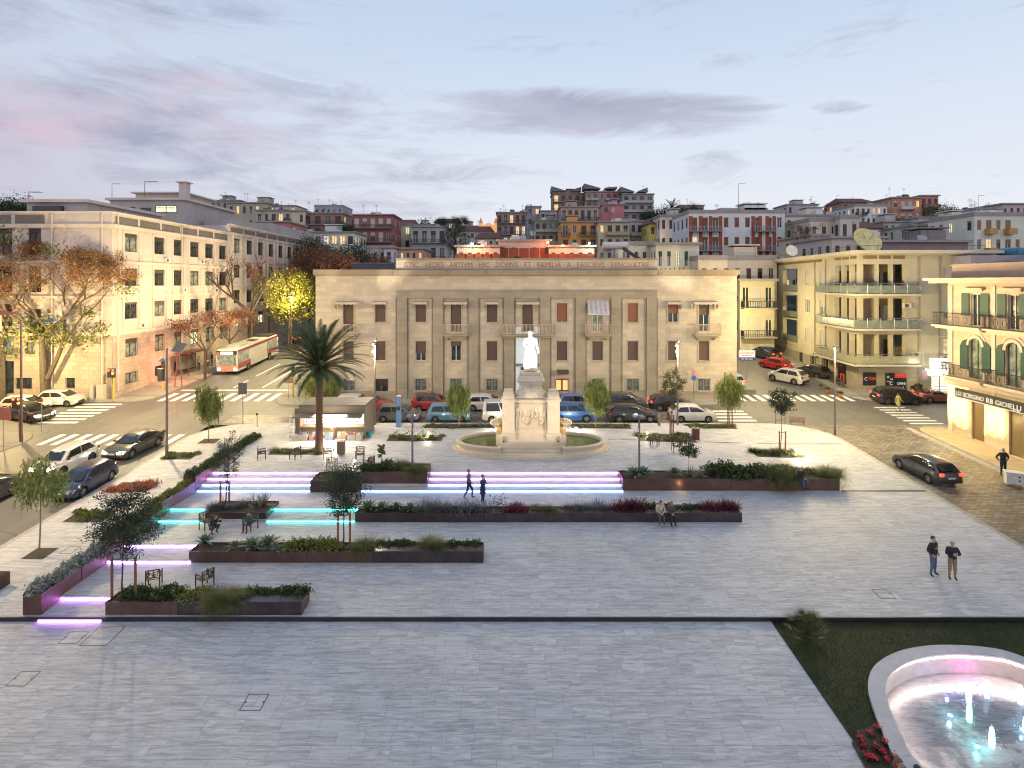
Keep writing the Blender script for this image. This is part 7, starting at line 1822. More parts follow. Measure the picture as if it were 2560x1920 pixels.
# basin ring walls with water
for s in (-1,1):
    mb=MB();A_=[math.radians(a) for a in range(-90,91,6)];rx,ry,cx=3.2,2.15,s*2.15
    def pt(k,a):return (cx+s*(rx-k)*math.cos(a),(ry-k)*math.sin(a)+yc-my)
    prof=[(0,g0),(-.12,g0+.12),(-.02,g0+.3),(-.16,g0+.62),(-.10,g0+.68),(.12,g0+.68),(.2,g0+.6),(.2,g0+.1)]
    for i in range(len(A_)-1):
        for (k0,z0),(k1,z1) in zip(prof,prof[1:]):
            a,b=pt(k0,A_[i]),pt(k0,A_[i+1]);c,d=pt(k1,A_[i+1]),pt(k1,A_[i]);mb.face([(a[0],a[1],z0),(b[0],b[1],z0),(c[0],c[1],z1),(d[0],d[1],z1)][::s])
    mb.build('basin',MMB2,mo,smooth=True)
    mb=MB();mb.face([(cx,-ry+.2+yc-my,g0+.46)]+[(*pt(.2,a),g0+.46) for a in A_]+[(cx,ry-.2+yc-my,g0+.46)])
    m_,nt,b_=basemat('green basin water');nt.links.new(mixc(nt,nz(nt,objc(nt),1.5,3),(.08,.12,.035),(.16,.19,.06)),b_.inputs['Base Color']);b_.inputs['Roughness'].default_value=.05;bump(nt,b_,nz(nt,objc(nt),6,3),.08,.02)
    mb.build('water',m_,mo)
# front steps
for i in range(4):mbox('step',-2.75+.17*i,2.75-.17*i,40.35+.36*i,45.2,g0+.16*i+(.0 if i else-.2),g0+.16*(i+1)+.02-.002*i,MMB2)
zs=g0+.66
zd0=zs;zd1=ZA(998,42.3)
mbox('side_block',-2.55,-2.05,41.6,44.6,g0+.1,zs+.45,MMB2);mbox('side_block',2.05,2.55,41.6,44.6,g0+.1,zs+.45,MMB2)
mbox('die',-1.75,1.75,42.3,44.6,zd0,zd1-.25);
mb=MB();mb.add([(-1.95,-1.6,zs),(1.95,-1.6,zs),(1.95,1.4,zs),(-1.95,1.4,zs),(-1.76,-1.12,zs+.8),(1.76,-1.12,zs+.8),(1.76,1.2,zs+.8),(-1.76,1.2,zs+.8)],[(0,1,5,4),(1,2,6,5),(2,3,7,6),(3,0,4,7),(4,5,6,7)]);mb.build('sloped_base',MMB2,mo)
for s in (-1,1):
    xa,xb=(s*1.2,s*2.1) if s>0 else (s*2.1,s*1.2)
    mbox('corner_pier',xa,xb,42.0,43.0,zs+.6,zd1-.1);mbox('pier_cap',xa-.08,xb+.08,41.92,43.1,zd1-.1,zd1+.05);mbox('pier_block',xa+.04,xb-.04,42.05,42.95,zd1+.05,zd1+.42);mbox('pier_foot',xa-.08,xb+.08,41.85,43.05,zs+.1,zs+.6)
    mb=MB();mb.lathe([(.5,0),(.44,.14),(.48,.25),(.2,.32)],4,(0,0,0));o=mb.build('pier_cap',MMB,mo,((xa+xb)/2,42.5-my,zd1+.42));o.rotation_euler=(0,0,R(45))
mbox('cornice',-1.85,1.85,42.15,44.7,zd1-.22,zd1-.02)
# shells
for s in (-1,1):
    mb=MB();
    for k in range(9):
        a=R(-60+15*k);d=Vector((s*math.cos(a)*.95,-.25-.3*math.cos(a),math.sin(a)*.28));mb.tube([(s*2.0,-.9,zs+1.35),Vector((s*2.0,-.9,zs+1.35))+d*.6+Vector((0,0,.05)),Vector((s*2.0,-.9,zs+1.38))+d],.06,.1,n=6)
    mb.build('shell',MMB2,mo,smooth=True)
    mb=MB();mb.lathe([(.12,zs+.3),(.3,zs+.55),(.34,zs+.8),(.2,zs+1.05),(.26,zs+1.3),(.5,zs+1.42),(.46,zs+1.48)],12,(s*2.25,-.9,0));mb.build('bracket',M('yellow weathered marble',(.45,.32,.14),.8,.4,6,.5),mo,smooth=True)
mbox('urn_shelf',-1.3,1.3,42.6,44.2,zd1,zd1+.12)
zu=ZA(993,43.1);z_t=ZA(930,43.4)
mbox('upper_base',-.92,.92,42.65,44.2,zd1+.1,zd1+.5);mbox('upper_base',-.86,.86,42.72,44.1,zd1+.5,zd1+.62)
mbox('upper_die',-.78,.78,42.8,44.0,zd1+.6,z_t-.9)
mb=MB();pr=[(.78,z_t-.9),(.86,z_t-.84),(.86,z_t-.74),(1.0,z_t-.66),(1.04,z_t-.55),(.94,z_t-.46),(.92,z_t-.25),(.80,z_t-.12)]
for (r0,a),(r1,b) in zip(pr,pr[1:]):
    q=[(x*r0,y*r0*.72,a) for x,y in ((-1,-1),(1,-1),(1,1),(-1,1))];p2=[(x*r1,y*r1*.72,b) for x,y in ((-1,-1),(1,-1),(1,1),(-1,1))]
    for i in range(4):j=(i+1) % 4;mb.face([q[i],q[j],p2[j],p2[i]])
mb.build('upper_cornice',MMB,mo,(0,0,0));mbox('statue_plinth',-.76,.76,42.75,44.05,z_t-.14,z_t+.06,MMB)
MON=dict(mx=mx,my=my,zs=zs,zd1=zd1,z_t=z_t,g0=g0)
# ------------------------------------------------------------------ 10. people
SKIN=M('skin',(.42,.25,.17),.6,.06,3);SKINM=MMB
def skinmesh(V,E_,Rr,sub=1):
    me=bpy.data.meshes.new('tmp');me.from_pydata(V,E_,[]);ob=bpy.data.objects.new('tmp',me);col.objects.link(ob)
    ob.modifiers.new('s','SKIN');sk=me.skin_vertices[0].data
    for i,r in enumerate(Rr):sk[i].radius=(r,r) if not isinstance(r,tuple) else r
    sk[0].use_root=True;ob.modifiers['s'].use_smooth_shade=True
    ss=ob.modifiers.new('u','SUBSURF');ss.levels=sub;ss.render_levels=sub
    out=bpy.data.meshes.new_from_object(ob.evaluated_get(bpy.context.evaluated_depsgraph_get()));bpy.data.objects.remove(ob);bpy.data.meshes.remove(me);return out
BASE=dict(pel=(0,0,.95),wst=(0,0,1.12),ch=(0,0,1.32),nk=(0,0,1.47),hb=(0,-.01,1.55),ht=(0,-.005,1.69),sh=(.18,0,1.41),el=(.24,.03,1.13),wr=(.25,-.06,.90),hp=(.09,0,.90),kn=(.10,-.02,.50),an=(.11,.02,.09),to=(.13,-.14,.05))
def mirror(d):
    J={}
    for k,v in d.items():
        if k in ('sh','el','wr','hp','kn','an','to'):J[k+'L']=v;J[k+'R']=(-v[0],v[1],v[2])
        else:J[k]=v
    return J
def pose(kind):
    J=mirror(BASE)
    if kind=='walk':J.update(knL=(.10,-.20,.52),anL=(.11,-.16,.10),toL=(.13,-.33,.09),knR=(-.1,.06,.50),anR=(-.11,.28,.14),toR=(-.12,.15,.05),elL=(.26,.10,1.14),wrL=(.26,.10,.90),elR=(-.27,-.06,1.14),wrR=(-.24,-.25,1.0))
    if kind=='pockets':J.update(elL=(.31,.06,1.14),wrL=(.20,-.08,.98),elR=(-.31,.06,1.14),wrR=(-.20,-.08,.98),anL=(.15,.02,.09),toL=(.2,-.13,.05),anR=(-.15,.02,.09),toR=(-.2,-.13,.05))
    if kind=='armsup':J.update(elL=(.28,-.08,1.16),wrL=(.06,-.24,1.24),elR=(-.28,-.08,1.16),wrR=(-.06,-.26,1.22))
    if kind=='back':J.update(elL=(.36,.08,1.16),wrL=(.24,.02,.98),elR=(-.36,.08,1.16),wrR=(-.24,.02,.98))
    if kind in ('sit','sitlap'):
        d=-.45
        for k in ('pel','wst','ch','nk','hb','ht','shL','shR','elL','elR'):v=J[k];J[k]=(v[0],v[1]-(.06 if k not in ('pel',) else 0),v[2]+d)
        J.update(nk=(0,-.10,1.02),hb=(0,-.13,1.09),ht=(0,-.17,1.22),hpL=(.09,-.02,.48),hpR=(-.09,-.02,.48),knL=(.12,-.45,.50),knR=(-.12,-.45,.50),anL=(.12,-.42,.08),anR=(-.12,-.46,.08),toL=(.14,-.58,.04),toR=(-.14,-.62,.04),elL=(.24,-.16,.74),elR=(-.24,-.16,.74),wrL=(.05,-.36,.64),wrR=(-.05,-.36,.63))
    if kind=='crouch':J.update(pel=(0,.10,.30),wst=(0,.02,.46),ch=(0,-.10,.66),nk=(0,-.2,.80),hb=(0,-.24,.87),ht=(0,-.27,1.0),shL=(.17,-.14,.75),shR=(-.17,-.14,.75),elL=(.16,-.38,.62),elR=(-.16,-.38,.62),wrL=(.05,-.52,.82),wrR=(-.05,-.52,.82),hpL=(.09,.08,.28),hpR=(-.09,.08,.28),knL=(.16,-.30,.48),knR=(-.16,-.30,.48),anL=(.13,-.04,.10),anR=(-.13,-.04,.10),toL=(.15,-.20,.05),toR=(-.15,-.20,.05))
    if kind=='statue':J.update(elL=(.28,.05,1.12),wrL=(.34,-.12,.92),elR=(-.28,.0,1.14),wrR=(-.12,-.22,1.12),knL=(.12,-.06,.5),toL=(.18,-.18,.05))
    return J
PM={}
def cloth(name,c):return M('cloth '+name,c,.9,.22,9,.25)
def person(label,loc,facing,kind,top,legs,shoes,hair,h=1.75,long_coat=False,mats=None,skirt=False,cat='person',name='person',bulk=1.0,group=None,hood=False):
    """facing: degrees; 0 looks towards the camera (-y)"""
    J=pose(kind);h *= 1.04 if cat=='person' else 1;bulk *= 1.08 if cat=='person' else 1;k=h/1.76;key=(kind,round(h,2),long_coat,bulk)
    V=[];Rr=[];idx={}
    def add(n,r):idx[n]=len(V);V.append(Vector(J[n])*k);Rr.append(r*k if not isinstance(r,tuple) else (r[0]*k,r[1]*k))
    B=bulk
    add('pel',.135*B);add('wst',.125*B);add('ch',.150*B);add('nk',.055);add('hb',.075);add('ht',.085)
    for s in 'LR':
        add('sh'+s,.072*B);add('el'+s,.048*B);add('wr'+s,.034);add('hp'+s,.095*B);add('kn'+s,.062*B);add('an'+s,.044);add('to'+s,.036)
    E_=[('pel','wst'),('wst','ch'),('ch','nk'),('nk','hb'),('hb','ht')]
    for s in 'LR':E_+=[('ch','sh'+s),('sh'+s,'el'+s),('el'+s,'wr'+s),('pel','hp'+s),('hp'+s,'kn'+s),('kn'+s,'an'+s),('an'+s,'to'+s)]
    me=skinmesh(V,[(idx[a],idx[b]) for a,b in E_],Rr)
    me.name='person'
    cl=[SKIN,top,legs,shoes] if mats is None else mats
    # hands, nose and ears are merged in
    bm=bmesh.new();bm.from_mesh(me)
    A_=[(V[idx[a]],V[idx[b]]) for a,b in E_];kinds=[]
    for a,b in E_:
        if b in ('nk',) or a=='ch' or b in ('ch','wst') or a[:2] in ('sh','el'):kinds.append(1)
        elif a in ('nk','hb'):kinds.append(0)
        elif a[:2]=='an':kinds.append(3)
        else:kinds.append(2)
    for f_ in bm.faces:
        c=f_.calc_center_median();best=9;m_=0
        for (p,q),kk in zip(A_,kinds):
            d=q-p;t=max(0,min(1,(c-p).dot(d)/d.length_squared));dd=(c-p-d*t).length
            if dd<best:best=dd;m_=kk
        if m_==2 and long_coat and c.z>(V[idx['pel']].z*.62):m_=1
        f_.material_index=m_
    bm.to_mesh(me);bm.free()
    mb=MB();mb.v=[tuple(v.co) for v in me.vertices];mb.f=[tuple(p.vertices) for p in me.polygons];mb.m=[p.material_index for p in me.polygons]
    hd=(Vector(J['ht'])*k+Vector(J['hb'])*k)/2;tilt=(Vector(J['ht'])-Vector(J['hb'])).normalized();fw=Vector((0,-1,0));fw=(fw-tilt*fw.dot(tilt)).normalized()
    for s in (-1,1):# ears
        e=hd+Vector((s*.082*k,.01,0));mb.tube([e-tilt*.03*k,e+tilt*.03*k],.014*k,n=5,mi=0)
    n0=hd+fw*.078*k;mb.tube([n0+tilt*.02*k,n0-tilt*.02*k+fw*.02*k],.012*k,.016*k,n=5,mi=0)
    for s in 'LR':# palm, four fingers and a thumb
        w=Vector(J['wr'+s])*k;e=Vector(J['el'+s])*k;d=(w-e).normalized();sx=1 if s=='L' else-1
        inw=(Vector((-sx,-.2,0))-d*Vector((-sx,-.2,0)).dot(d)).normalized();sd=d.cross(inw)
        mb.tube([w-d*.01,w+d*.045*k,w+d*.09*k],[.03*k,.04*k,.034*k],n=7,mi=0)
        for j,fl in enumerate((.07,.082,.076,.058)):
            o=w+d*.085*k+sd*(j-1.5)*.019*k;mb.tube([o,o+d*fl*.5*k+inw*.008*k,o+d*fl*.8*k+inw*.035*k],.0095*k,.007*k,n=5,mi=0)
        o=w+d*.03*k-sd*.035*k;mb.tube([o,o-sd*.02*k+d*.035*k,o-sd*.02*k+d*.065*k+inw*.015*k],.011*k,.008*k,n=5,mi=0)
    me2=mb.mesh('person',cl,True,60)
    o=bpy.data.objects.new(name,me2);col.objects.link(o);o.location=loc;o.rotation_euler=(0,0,R(facing));tag(o,label,cat,group)
    # eyes and mouth
    if mats is None:
        m_=MB()
        for s in (-1,1):c=hd+fw*.080*k+Vector((s*.03*k,0,0))+tilt*.012*k;m_.tube([c,c+fw*.006*k],.009*k,n=6)
        m_.build('eyes',M('eye dark',(.02,.015,.012),.3),o)
        m_=MB();c=hd+fw*.082*k-tilt*.045*k;m_.tube([c-Vector((.022*k,0,0)),c+Vector((.022*k,0,0))],.005*k,n=4);m_.build('mouth',M('lips',(.30,.10,.08),.5),o)
    if hair:
        m_=MB();N1,N2=8,12;vs=[]
        lng=hair[1]
        for i in range(N1+1):
            ph=math.pi*(.5*i/N1)*(1.25)
            for j in range(N2):
                a=2*math.pi*j/N2;front=max(0,-math.sin(a)) ;p_=min(ph,1.15) if front>.45 else ph
                rr=.104*k*math.sin(p_);vs.append(hd+tilt*(.108*k*math.cos(p_)+.02*k)+Vector((rr*math.cos(a)*.92,rr*math.sin(a)+.012*k,0)))
        m_.add(vs,[(i*N2+j,i*N2+(j+1) % N2,(i+1)*N2+(j+1) % N2,(i+1)*N2+j) for i in range(N1) for j in range(N2)])
        if lng:m_.tube([hd+Vector((0,.05*k,.02)),hd+Vector((0,.08*k,-.10*k)),hd+Vector((0,.07*k,-.22*k))],[.095*k,.10*k,.05*k],n=10)
        m_.build('hair',hair[0],o,smooth=True)
    if long_coat or skirt:
        m_=MB();p=Vector(J['pel'])*k;ln=.38 if kind in ('stand','pockets','armsup','walk','back') else .12
        m_.lathe([(.165*k*B,0),(.185*k*B,-ln*.5*k),(.20*k*B,-ln*k),(.19*k*B,-ln*k)],16,tuple(p+Vector((0,0,.05))),0,1,.8);m_.build('coat_hem',top,o,smooth=True)
    return o
HB=M('dark hair',(.025,.018,.014),.6);HG=M('grey hair',(.35,.34,.33),.7);HR=M('reddish brown hair',(.14,.06,.035),.6)
cb=cloth('black',(.02,.02,.022));cbr=cloth('beige',(.42,.35,.27));cbl=cloth('blue jeans',(.07,.10,.16));cdk=cloth('charcoal',(.07,.065,.07));ckh=cloth('khaki',(.22,.16,.09));csh=cloth('shoe',(.02,.018,.018));cnv=cloth('navy',(.02,.03,.06));cwh=cloth('cream',(.45,.42,.36))
def gp(px,py):g=G(px,py);return (g.x,g.y,g.z)
p1=person('man in black jacket with orange stripe and jeans standing left of the pair',gp(2333,1439),25,'pockets',cb,cbl,csh,(HB,0),1.80,bulk=1.08)
mb=MB();mb.tube([(-.14,-.155,1.34),(.0,-.17,1.38),(.14,-.155,1.34)],.018,n=5);mb.build('orange_stripe',M('orange cloth',(.7,.12,.03),.8),p1)
person('bald person in black coat and khaki trousers standing right of the pair',gp(2381,1449),-15,'armsup',cb,ckh,csh,(HG,0),1.74,long_coat=False,bulk=1.1)
zc=PL['P3'][4]-.02-.47
pa=person('man in beige jacket and dark cap seated on the stone edge',(XA(1650,31.95),31.95,zc+.02),0,'sit',cbr,cdk,cloth('pale shoe',(.3,.26,.22)),(HB,0),1.72)
pb_=person('long haired woman in dark coat seated beside him',(XA(1676,31.95),31.95,zc+.02),5,'sit',cdk,cb,csh,(HR,1),1.66)
person('elderly man in black jacket and jeans seated on the rust planter',(XA(2000,36.15),36.1,PL['P4'][4]-.47),12,'sit',cb,cbl,csh,(HG,0),1.76,bulk=1.1)
person('man in black crouching beside a metal chair, taking a photo',gp(533,1334),62,'crouch',cb,cdk,csh,(HB,0),1.74)
person('child in teal jacket sitting on the metal chair by the small planter',(XA(626,31.0),31.0,gz(-13,31.0)-.02),-20,'sit',cloth('teal',(.03,.10,.10)),cdk,csh,(HB,0),1.45)
person('person in dark blue coat standing before the blue light steps, hands at the face',(gp(1207,1260)),65,'armsup',cnv,cnv,csh,(HB,0),1.70,long_coat=True)
person('slim blurred person walking past the blue light steps',gp(1172,1247),80,'walk',cloth('bluish',(.10,.10,.18)),cnv,csh,(HR,0),1.74)
person('grey haired man in open black jacket walking by the shop shutters',(XA(2508,38.5),38.5,hill(38.5)),-8,'back',cb,cnv,csh,(HG,0),1.80,bulk=1.05)
person('person in pale green coat crossing in front of the black crossover',(XA(2246,53.6),53.6,hill(53.6)-.11),90,'walk',cloth('pale green',(.25,.26,.10)),cloth('pale jeans',(.3,.34,.36)),csh,(HB,0),1.7,long_coat=True)
person('shopper in cream clothes at the kiosk counter',(XA(831,44.4),44.4,gz(-13.9,44.4)),160,'stand',cwh,ckh,csh,(HR,0),1.72)
person('brown haired person passing below the flower bed, only the head in view',(XA(2248,15.55),15.55,hill(15.5)-.17),20,'stand',cdk,cb,csh,(HR,1),1.74)
person('dark haired person by the basin rim, only the hair in view',(XA(2294,15.35),15.35,hill(15.3)-.17),-20,'stand',cdk,cb,csh,(HB,0),1.73)
for i,(px,Y,c_,l) in enumerate(((519,68.5,cb,'person in black waiting at the bus stop beside the red lit trunk'),(497,70.5,cwh,'person in pale top waiting at the bus stop'),(530,73,cb,'person in black further up the bus stop pavement'))):
    person(l,(XA(px,Y),Y,hill(Y)),20-i*30,'stand',c_,cdk,csh,(HB,0),1.74)
# statue on the monument
m=MON
st=person('glaring white floodlit marble statue of a standing man in a long coat',(m['mx'],m['my']-.05,m['z_t']+.06),0,'statue',MMB,MMB,MMB,None,3.02,mats=[MMB]*4,bulk=1.12,name='statue',cat='statue')
mb=MB();mb.lathe([(.42,.05),(.45,.5),(.36,1.2),(.30,1.6),(.30,1.9)],18,(0,.14,0),sx=1.15,sy=.72);mb.build('robe',MMB,st,smooth=True)
mb=MB()
for k in range(9):a=-1.1+.27*k;mb.tube([(math.sin(a)*.52,.08-.1*math.cos(a),.1),(math.sin(a)*.44,.02-.1*math.cos(a),1.2),(math.sin(a)*.3,-.02,2.3)],.055,.03,n=6)
mb.build('robe_folds',MMB,st,smooth=True)
mb=MB();mb.lathe([(.175,0),(.19,.1),(.17,.2),(.09,.26)],12,(0,.02,2.80));mb.build('hair',MMB,st,smooth=True)
# relief figures (flattened carved bodies) on the panel
SKS={}
def relief(kind,x,z,h,s=1,rz=0):
    J=pose(kind);k=h/1.76;names=list(J);V=[Vector(J[n])*k for n in names];idx={n:i for i,n in enumerate(names)}
    order=['pel','wst','ch','nk','hb','ht']+[a+s_ for s_ in 'LR' for a in ('sh','el','wr','hp','kn','an','to')];rad=dict(pel=.15,wst=.13,ch=.16,nk=.06,hb=.08,ht=.1,sh=.08,el=.06,wr=.05,hp=.1,kn=.075,an=.05,to=.05)
    V=[Vector(J[n])*k for n in order];idx={n:i for i,n in enumerate(order)}
    E_=[('pel','wst'),('wst','ch'),('ch','nk'),('nk','hb'),('hb','ht')]
    for s_ in 'LR':E_+=[('ch','sh'+s_),('sh'+s_,'el'+s_),('el'+s_,'wr'+s_),('pel','hp'+s_),('hp'+s_,'kn'+s_),('kn'+s_,'an'+s_),('an'+s_,'to'+s_)]
    Mx=Matrix.Rotation(R(rz),3,'Z');V=[Mx @ v for v in V];V=[Vector((v.x*s,v.y*.55,v.z)) for v in V]
    me=skinmesh(V,[(idx[a],idx[b]) for a,b in E_],[(rad[n[:2]] if n[:2] in rad and n[-1] in 'LR' and n not in rad else rad.get(n,.07))*k for n in order]);me.materials.clear();me.materials.append(MMB)
    for p in me.polygons:p.use_smooth=True
    o=inst('relief_figure',me,mo,(x,42.3-m['my']-.02,z));return o
zb=m['zs']+1.0
mbp=MB();mbp.box(-1.15,42.24-m['my'],zb-.1,1.15,42.31-m['my'],m['zd1']-.3);mbp.build('relief_panel',MMB2,mo)
hh=(m['zd1']-.42-zb)
for k_i,(kd,x,dz,h,s,rz) in enumerate((('stand',-1.0,.02,hh*.97,1,20),('walk',-.72,0,hh*.88,1,70),('walk',-.42,.25,hh*.7,-1,40),('crouch',-.28,.05,hh*.95,1,60),('walk',.12,.02,hh*.97,1,75),('armsup',.42,.12,hh*.88,1,-30),('stand',.68,.12,hh*.88,-1,-10),('crouch',.82,-.02,hh*.95,-1,70),('walk',1.0,.02,hh*.85,-1,60))):relief(kd,x,zb+dz,h,s,rz)
for kd,x,h in (('stand',-.6,.55),('walk',-.3,.52),('crouch',0,.7),('walk',.3,.52),('stand',.6,.55)):
    o=relief(kd,x,m['zd1']+.68,h);o.location.y=42.79-m['my']
for s in (-1,1):
    mb=MB();mb.lathe([(.22,0),(.30,.15),(.26,.3),(.14,.42)],10,(s*.92,-.55,m['zd1']+.12));C=np.random.default_rng(3).normal(size=(260,3))*.14+np.array([s*.92,-.55,m['zd1']+.5]);mb.build('urn',MMB2,mo,smooth=True)

# ------------------------------------------------------------------ 11. kiosk
MKI=M('taupe kiosk panels',(.20,.155,.11),.6,.12,2);MKR=M('kiosk roof membrane',(.13,.125,.12),.7,.2,1.5)
ky0=G(748,1100).y+.35;kx0,kx1=XA(748,ky0),XA(912,ky0);ky1=ky0+3.0;kz=gz((kx0+kx1)/2,ky0+.1);kt=ZA(1012,ky0)
kk=thing('kiosk','brown newspaper kiosk with brightly lit open front and fold out awning','kiosk',(0,0,0))
def kb(name,x0,x1,y0,y1,z0,z1,m_,par=None):mb=MB();mb.box(x0,y0,z0,x1,y1,z1);return mb.build(name,m_,par or kk)
kz0=kz-.2
kb('side_wall',kx0,kx0+.08,ky0,ky1,kz0,kt-.12,MKI);kb('side_wall',kx1-.08,kx1,ky0,ky1,kz0,kt-.12,MKI);kb('back_wall',kx0+.08,kx1-.08,ky1-.08,ky1,kz0,kt-.12,MKI)
kb('fascia',kx0+.08,kx1-.08,ky0,ky0+.08,kt-.62,kt-.12,MKI);kb('roof',kx0-.04,kx1+.04,ky0-.04,ky1+.04,kt-.12,kt,MKR);kb('counter',kx0+.08,kx1-.08,ky0,ky0+.7,kz+.82,kz+.94,MKI);kb('counter_front',kx0+.08,kx1-.08,ky0+.2,ky0+.26,kz0,kz+.82,MKI)
kb('side_door',kx0-.45,kx0-.02,ky0+.3,ky0+.36,kz+.3,kt-.35,MKI)
kb('back_shelf',kx0+.1,kx1-.1,ky0+1.0,ky0+1.05,kz+.94,kt-.62,EM('glowing kiosk interior',(1,.88,.66),6,(.8,.7,.5)))
mb=MB();mb.face([(kx0-.35,ky0-.7,kt-.8),(kx1-.1,ky0-.7,kt-.8),(kx1-.08,ky0,kt-.62),(kx0,ky0,kt-.62)]);mb.face([(kx0-.35,ky0-.7,kt-.83),(kx0,ky0,kt-.65),(kx1-.08,ky0,kt-.65),(kx1-.1,ky0-.7,kt-.83)]);mb.face([(kx0-.35,ky0-.71,kt-.88),(kx1-.1,ky0-.71,kt-.88),(kx1-.1,ky0-.71,kt-.8),(kx0-.35,ky0-.71,kt-.8)]);mb.build('awning',M('grey awning',(.17,.16,.15),.7),kk)
pals=[(.6,.1,.08),(.7,.55,.15),(.12,.25,.5),(.7,.68,.62),(.15,.35,.2),(.7,.3,.35),(.5,.5,.55),(.3,.12,.3)]
PALM_=[M('print %d' % i,c,.5,.4,14) for i,c in enumerate(pals)]
r=random.Random(3)
def papers(parent,x0,x1,y,z0,z1,cols_,rows_,tilt=0,name='magazine'):
    cw,ch_=(x1-x0)/cols_,(z1-z0)/rows_
    for i in range(cols_):
        for j in range(rows_):
            if r.random()<.12:continue
            mb=MB();x,z=x0+cw*i+cw*.08,z0+ch_*j+ch_*.1;mb.box(x,y+tilt*j,z,x+cw*.84,y+.015+tilt*j,z+ch_*.82);mb.build(name,r.choice(PALM_),parent)
papers(kk,kx0+.12,kx0+1.3,ky0+.95,kz+1.0,kt-.75,6,4);papers(kk,kx1-1.5,kx1-.2,ky0+.95,kz+1.0,kt-.75,7,4);papers(kk,kx0+1.6,kx1-1.6,ky0+.93,kz+1.0,kz+1.3,7,1);papers(kk,kx0+1.5,kx1-1.5,ky0+.9,kt-1.1,kt-.85,8,1)
for i,(a,b,l,c) in enumerate(((.05,.78,'pale crate of newspapers at the left end of the kiosk counter',(.45,.42,.33)),(.95,1.3,'pink and white magazine rack beside the pale crate',(.6,.3,.3)),(1.45,1.95,'red magazine box left of the palm trunk',(.55,.12,.12)),(2.15,2.75,'magazine box with coloured covers right of the palm',(.3,.3,.45)),(3.1,3.75,'tilted stack of magazines under the counter',(.5,.35,.3)),(3.85,4.5,'white crate topped with papers',(.5,.47,.4)),(4.55,4.95,'cream box with a dark figure on it at the right end',(.55,.5,.4)))):
    th=thing('magazine_box',l,'crate',(kx0+(a+b)/2,ky0-.3,kz+.0),0,'boxes of magazines in front of the kiosk');w_=(b-a)/2;mb=MB();mb.box(-w_,-.22,0,w_,.22,.42);mb.build('crate',M('crate %d' % i,c,.7,.2,8),th)
    for j in range(5):mb=MB();x=-w_+.04+(b-a)*j/5.3;T_=Matrix.Rotation(R(r.uniform(-14,14)),4,'Y');mb.box(x,-.18+.03*j,.4,x+.2,-.16+.03*j,.4+r.uniform(.14,.26));mb.build('magazine',r.choice(PALM_),th)
th=thing('ladder','pale folding stepladder leaning at the left side of the kiosk','stepladder',(kx0-.55,ky0-.2,kz));
for s in (-1,1):
    mb=MB();mb.tube([(s*.25,-.15,0),(s*.16,.15,1.65)],.022,n=4);mb.build('rail',FR_W,th);mb=MB();mb.tube([(s*.25,.5,.03),(s*.16,.18,1.62)],.015,n=4);mb.build('rear_leg',FR_W,th)
for k in range(6):mb=MB();t=(k+.5)/6.2;mb.box(-.24+.09*t,-.15+.3*t-.04,1.65*t-.012,.24-.09*t,-.15+.3*t+.04,1.65*t+.012);mb.build('rung',FR_W,th)
th=thing('bucket','turquoise bag and bucket at the right rear of the kiosk','bucket',(kx1+.25,ky0+.5,kz+.02));mb=MB();mb.lathe([(.13,0),(.19,.36),(.2,.4),(.17,.38),(.1,.1)],14);mb.build('pail',M('turquoise plastic',(.05,.35,.42),.4),th,smooth=True);mb=MB();mb.tube([(-.19,0,.38),(0,0,.55),(.19,0,.38)],.01,n=4);mb.build('handle',MMET,th)

# ------------------------------------------------------------------ 12. street furniture
MCH=M('chair steel',(.07,.045,.04),.5,.2,4)
def lattice(mb,A,B,C_,D,seed,n=9):
    """irregular pierced sheet between four corners"""
    r=random.Random(seed);A,B,C_,D=map(Vector,(A,B,C_,D));f_=lambda u,v:(A*(1-u)+B*u)*(1-v)+(D*(1-u)+C_*u)*v
    for a,b in ((A,B),(B,C_),(C_,D),(D,A)):mb.tube([a,b],.018,n=4)
    for k in range(n):
        if r.random()<.5:u=r.random();mb.tube([f_(u,0),f_(min(1,max(0,u+r.uniform(-.4,.4))),1)],.012,n=3)
        else:v=r.random();mb.tube([f_(0,v),f_(1,min(1,max(0,v+r.uniform(-.4,.4))))],.012,n=3)
def make_chair():
    th=thing('metal_chair','','chair',(0,0,0),0,'pierced metal armchairs on the plaza')
    for x,y,h in ((-.27,-.25,.66),(.27,-.25,.66),(-.27,.25,.86),(.27,.25,.86)):mb=MB();mb.box(x-.022,y-.022,0,x+.022,y+.022,h);mb.build('leg',MCH,th)
    mb=MB();mb.box(-.25,-.25,.41,.25,.25,.44);mb.build('seat',MCH,th)
    mb=MB();lattice(mb,(-.27,.25,.5),(.27,.25,.5),(.27,.27,.86),(-.27,.27,.86),1,14);mb.build('backrest',MCH,th)
    for s in (-1,1):mb=MB();lattice(mb,(s*.27,-.25,.46),(s*.27,.25,.46),(s*.27,.25,.66),(s*.27,-.25,.66),4+s,9);mb.build('armrest',MCH,th)
    return th
ch0=make_chair();first=True
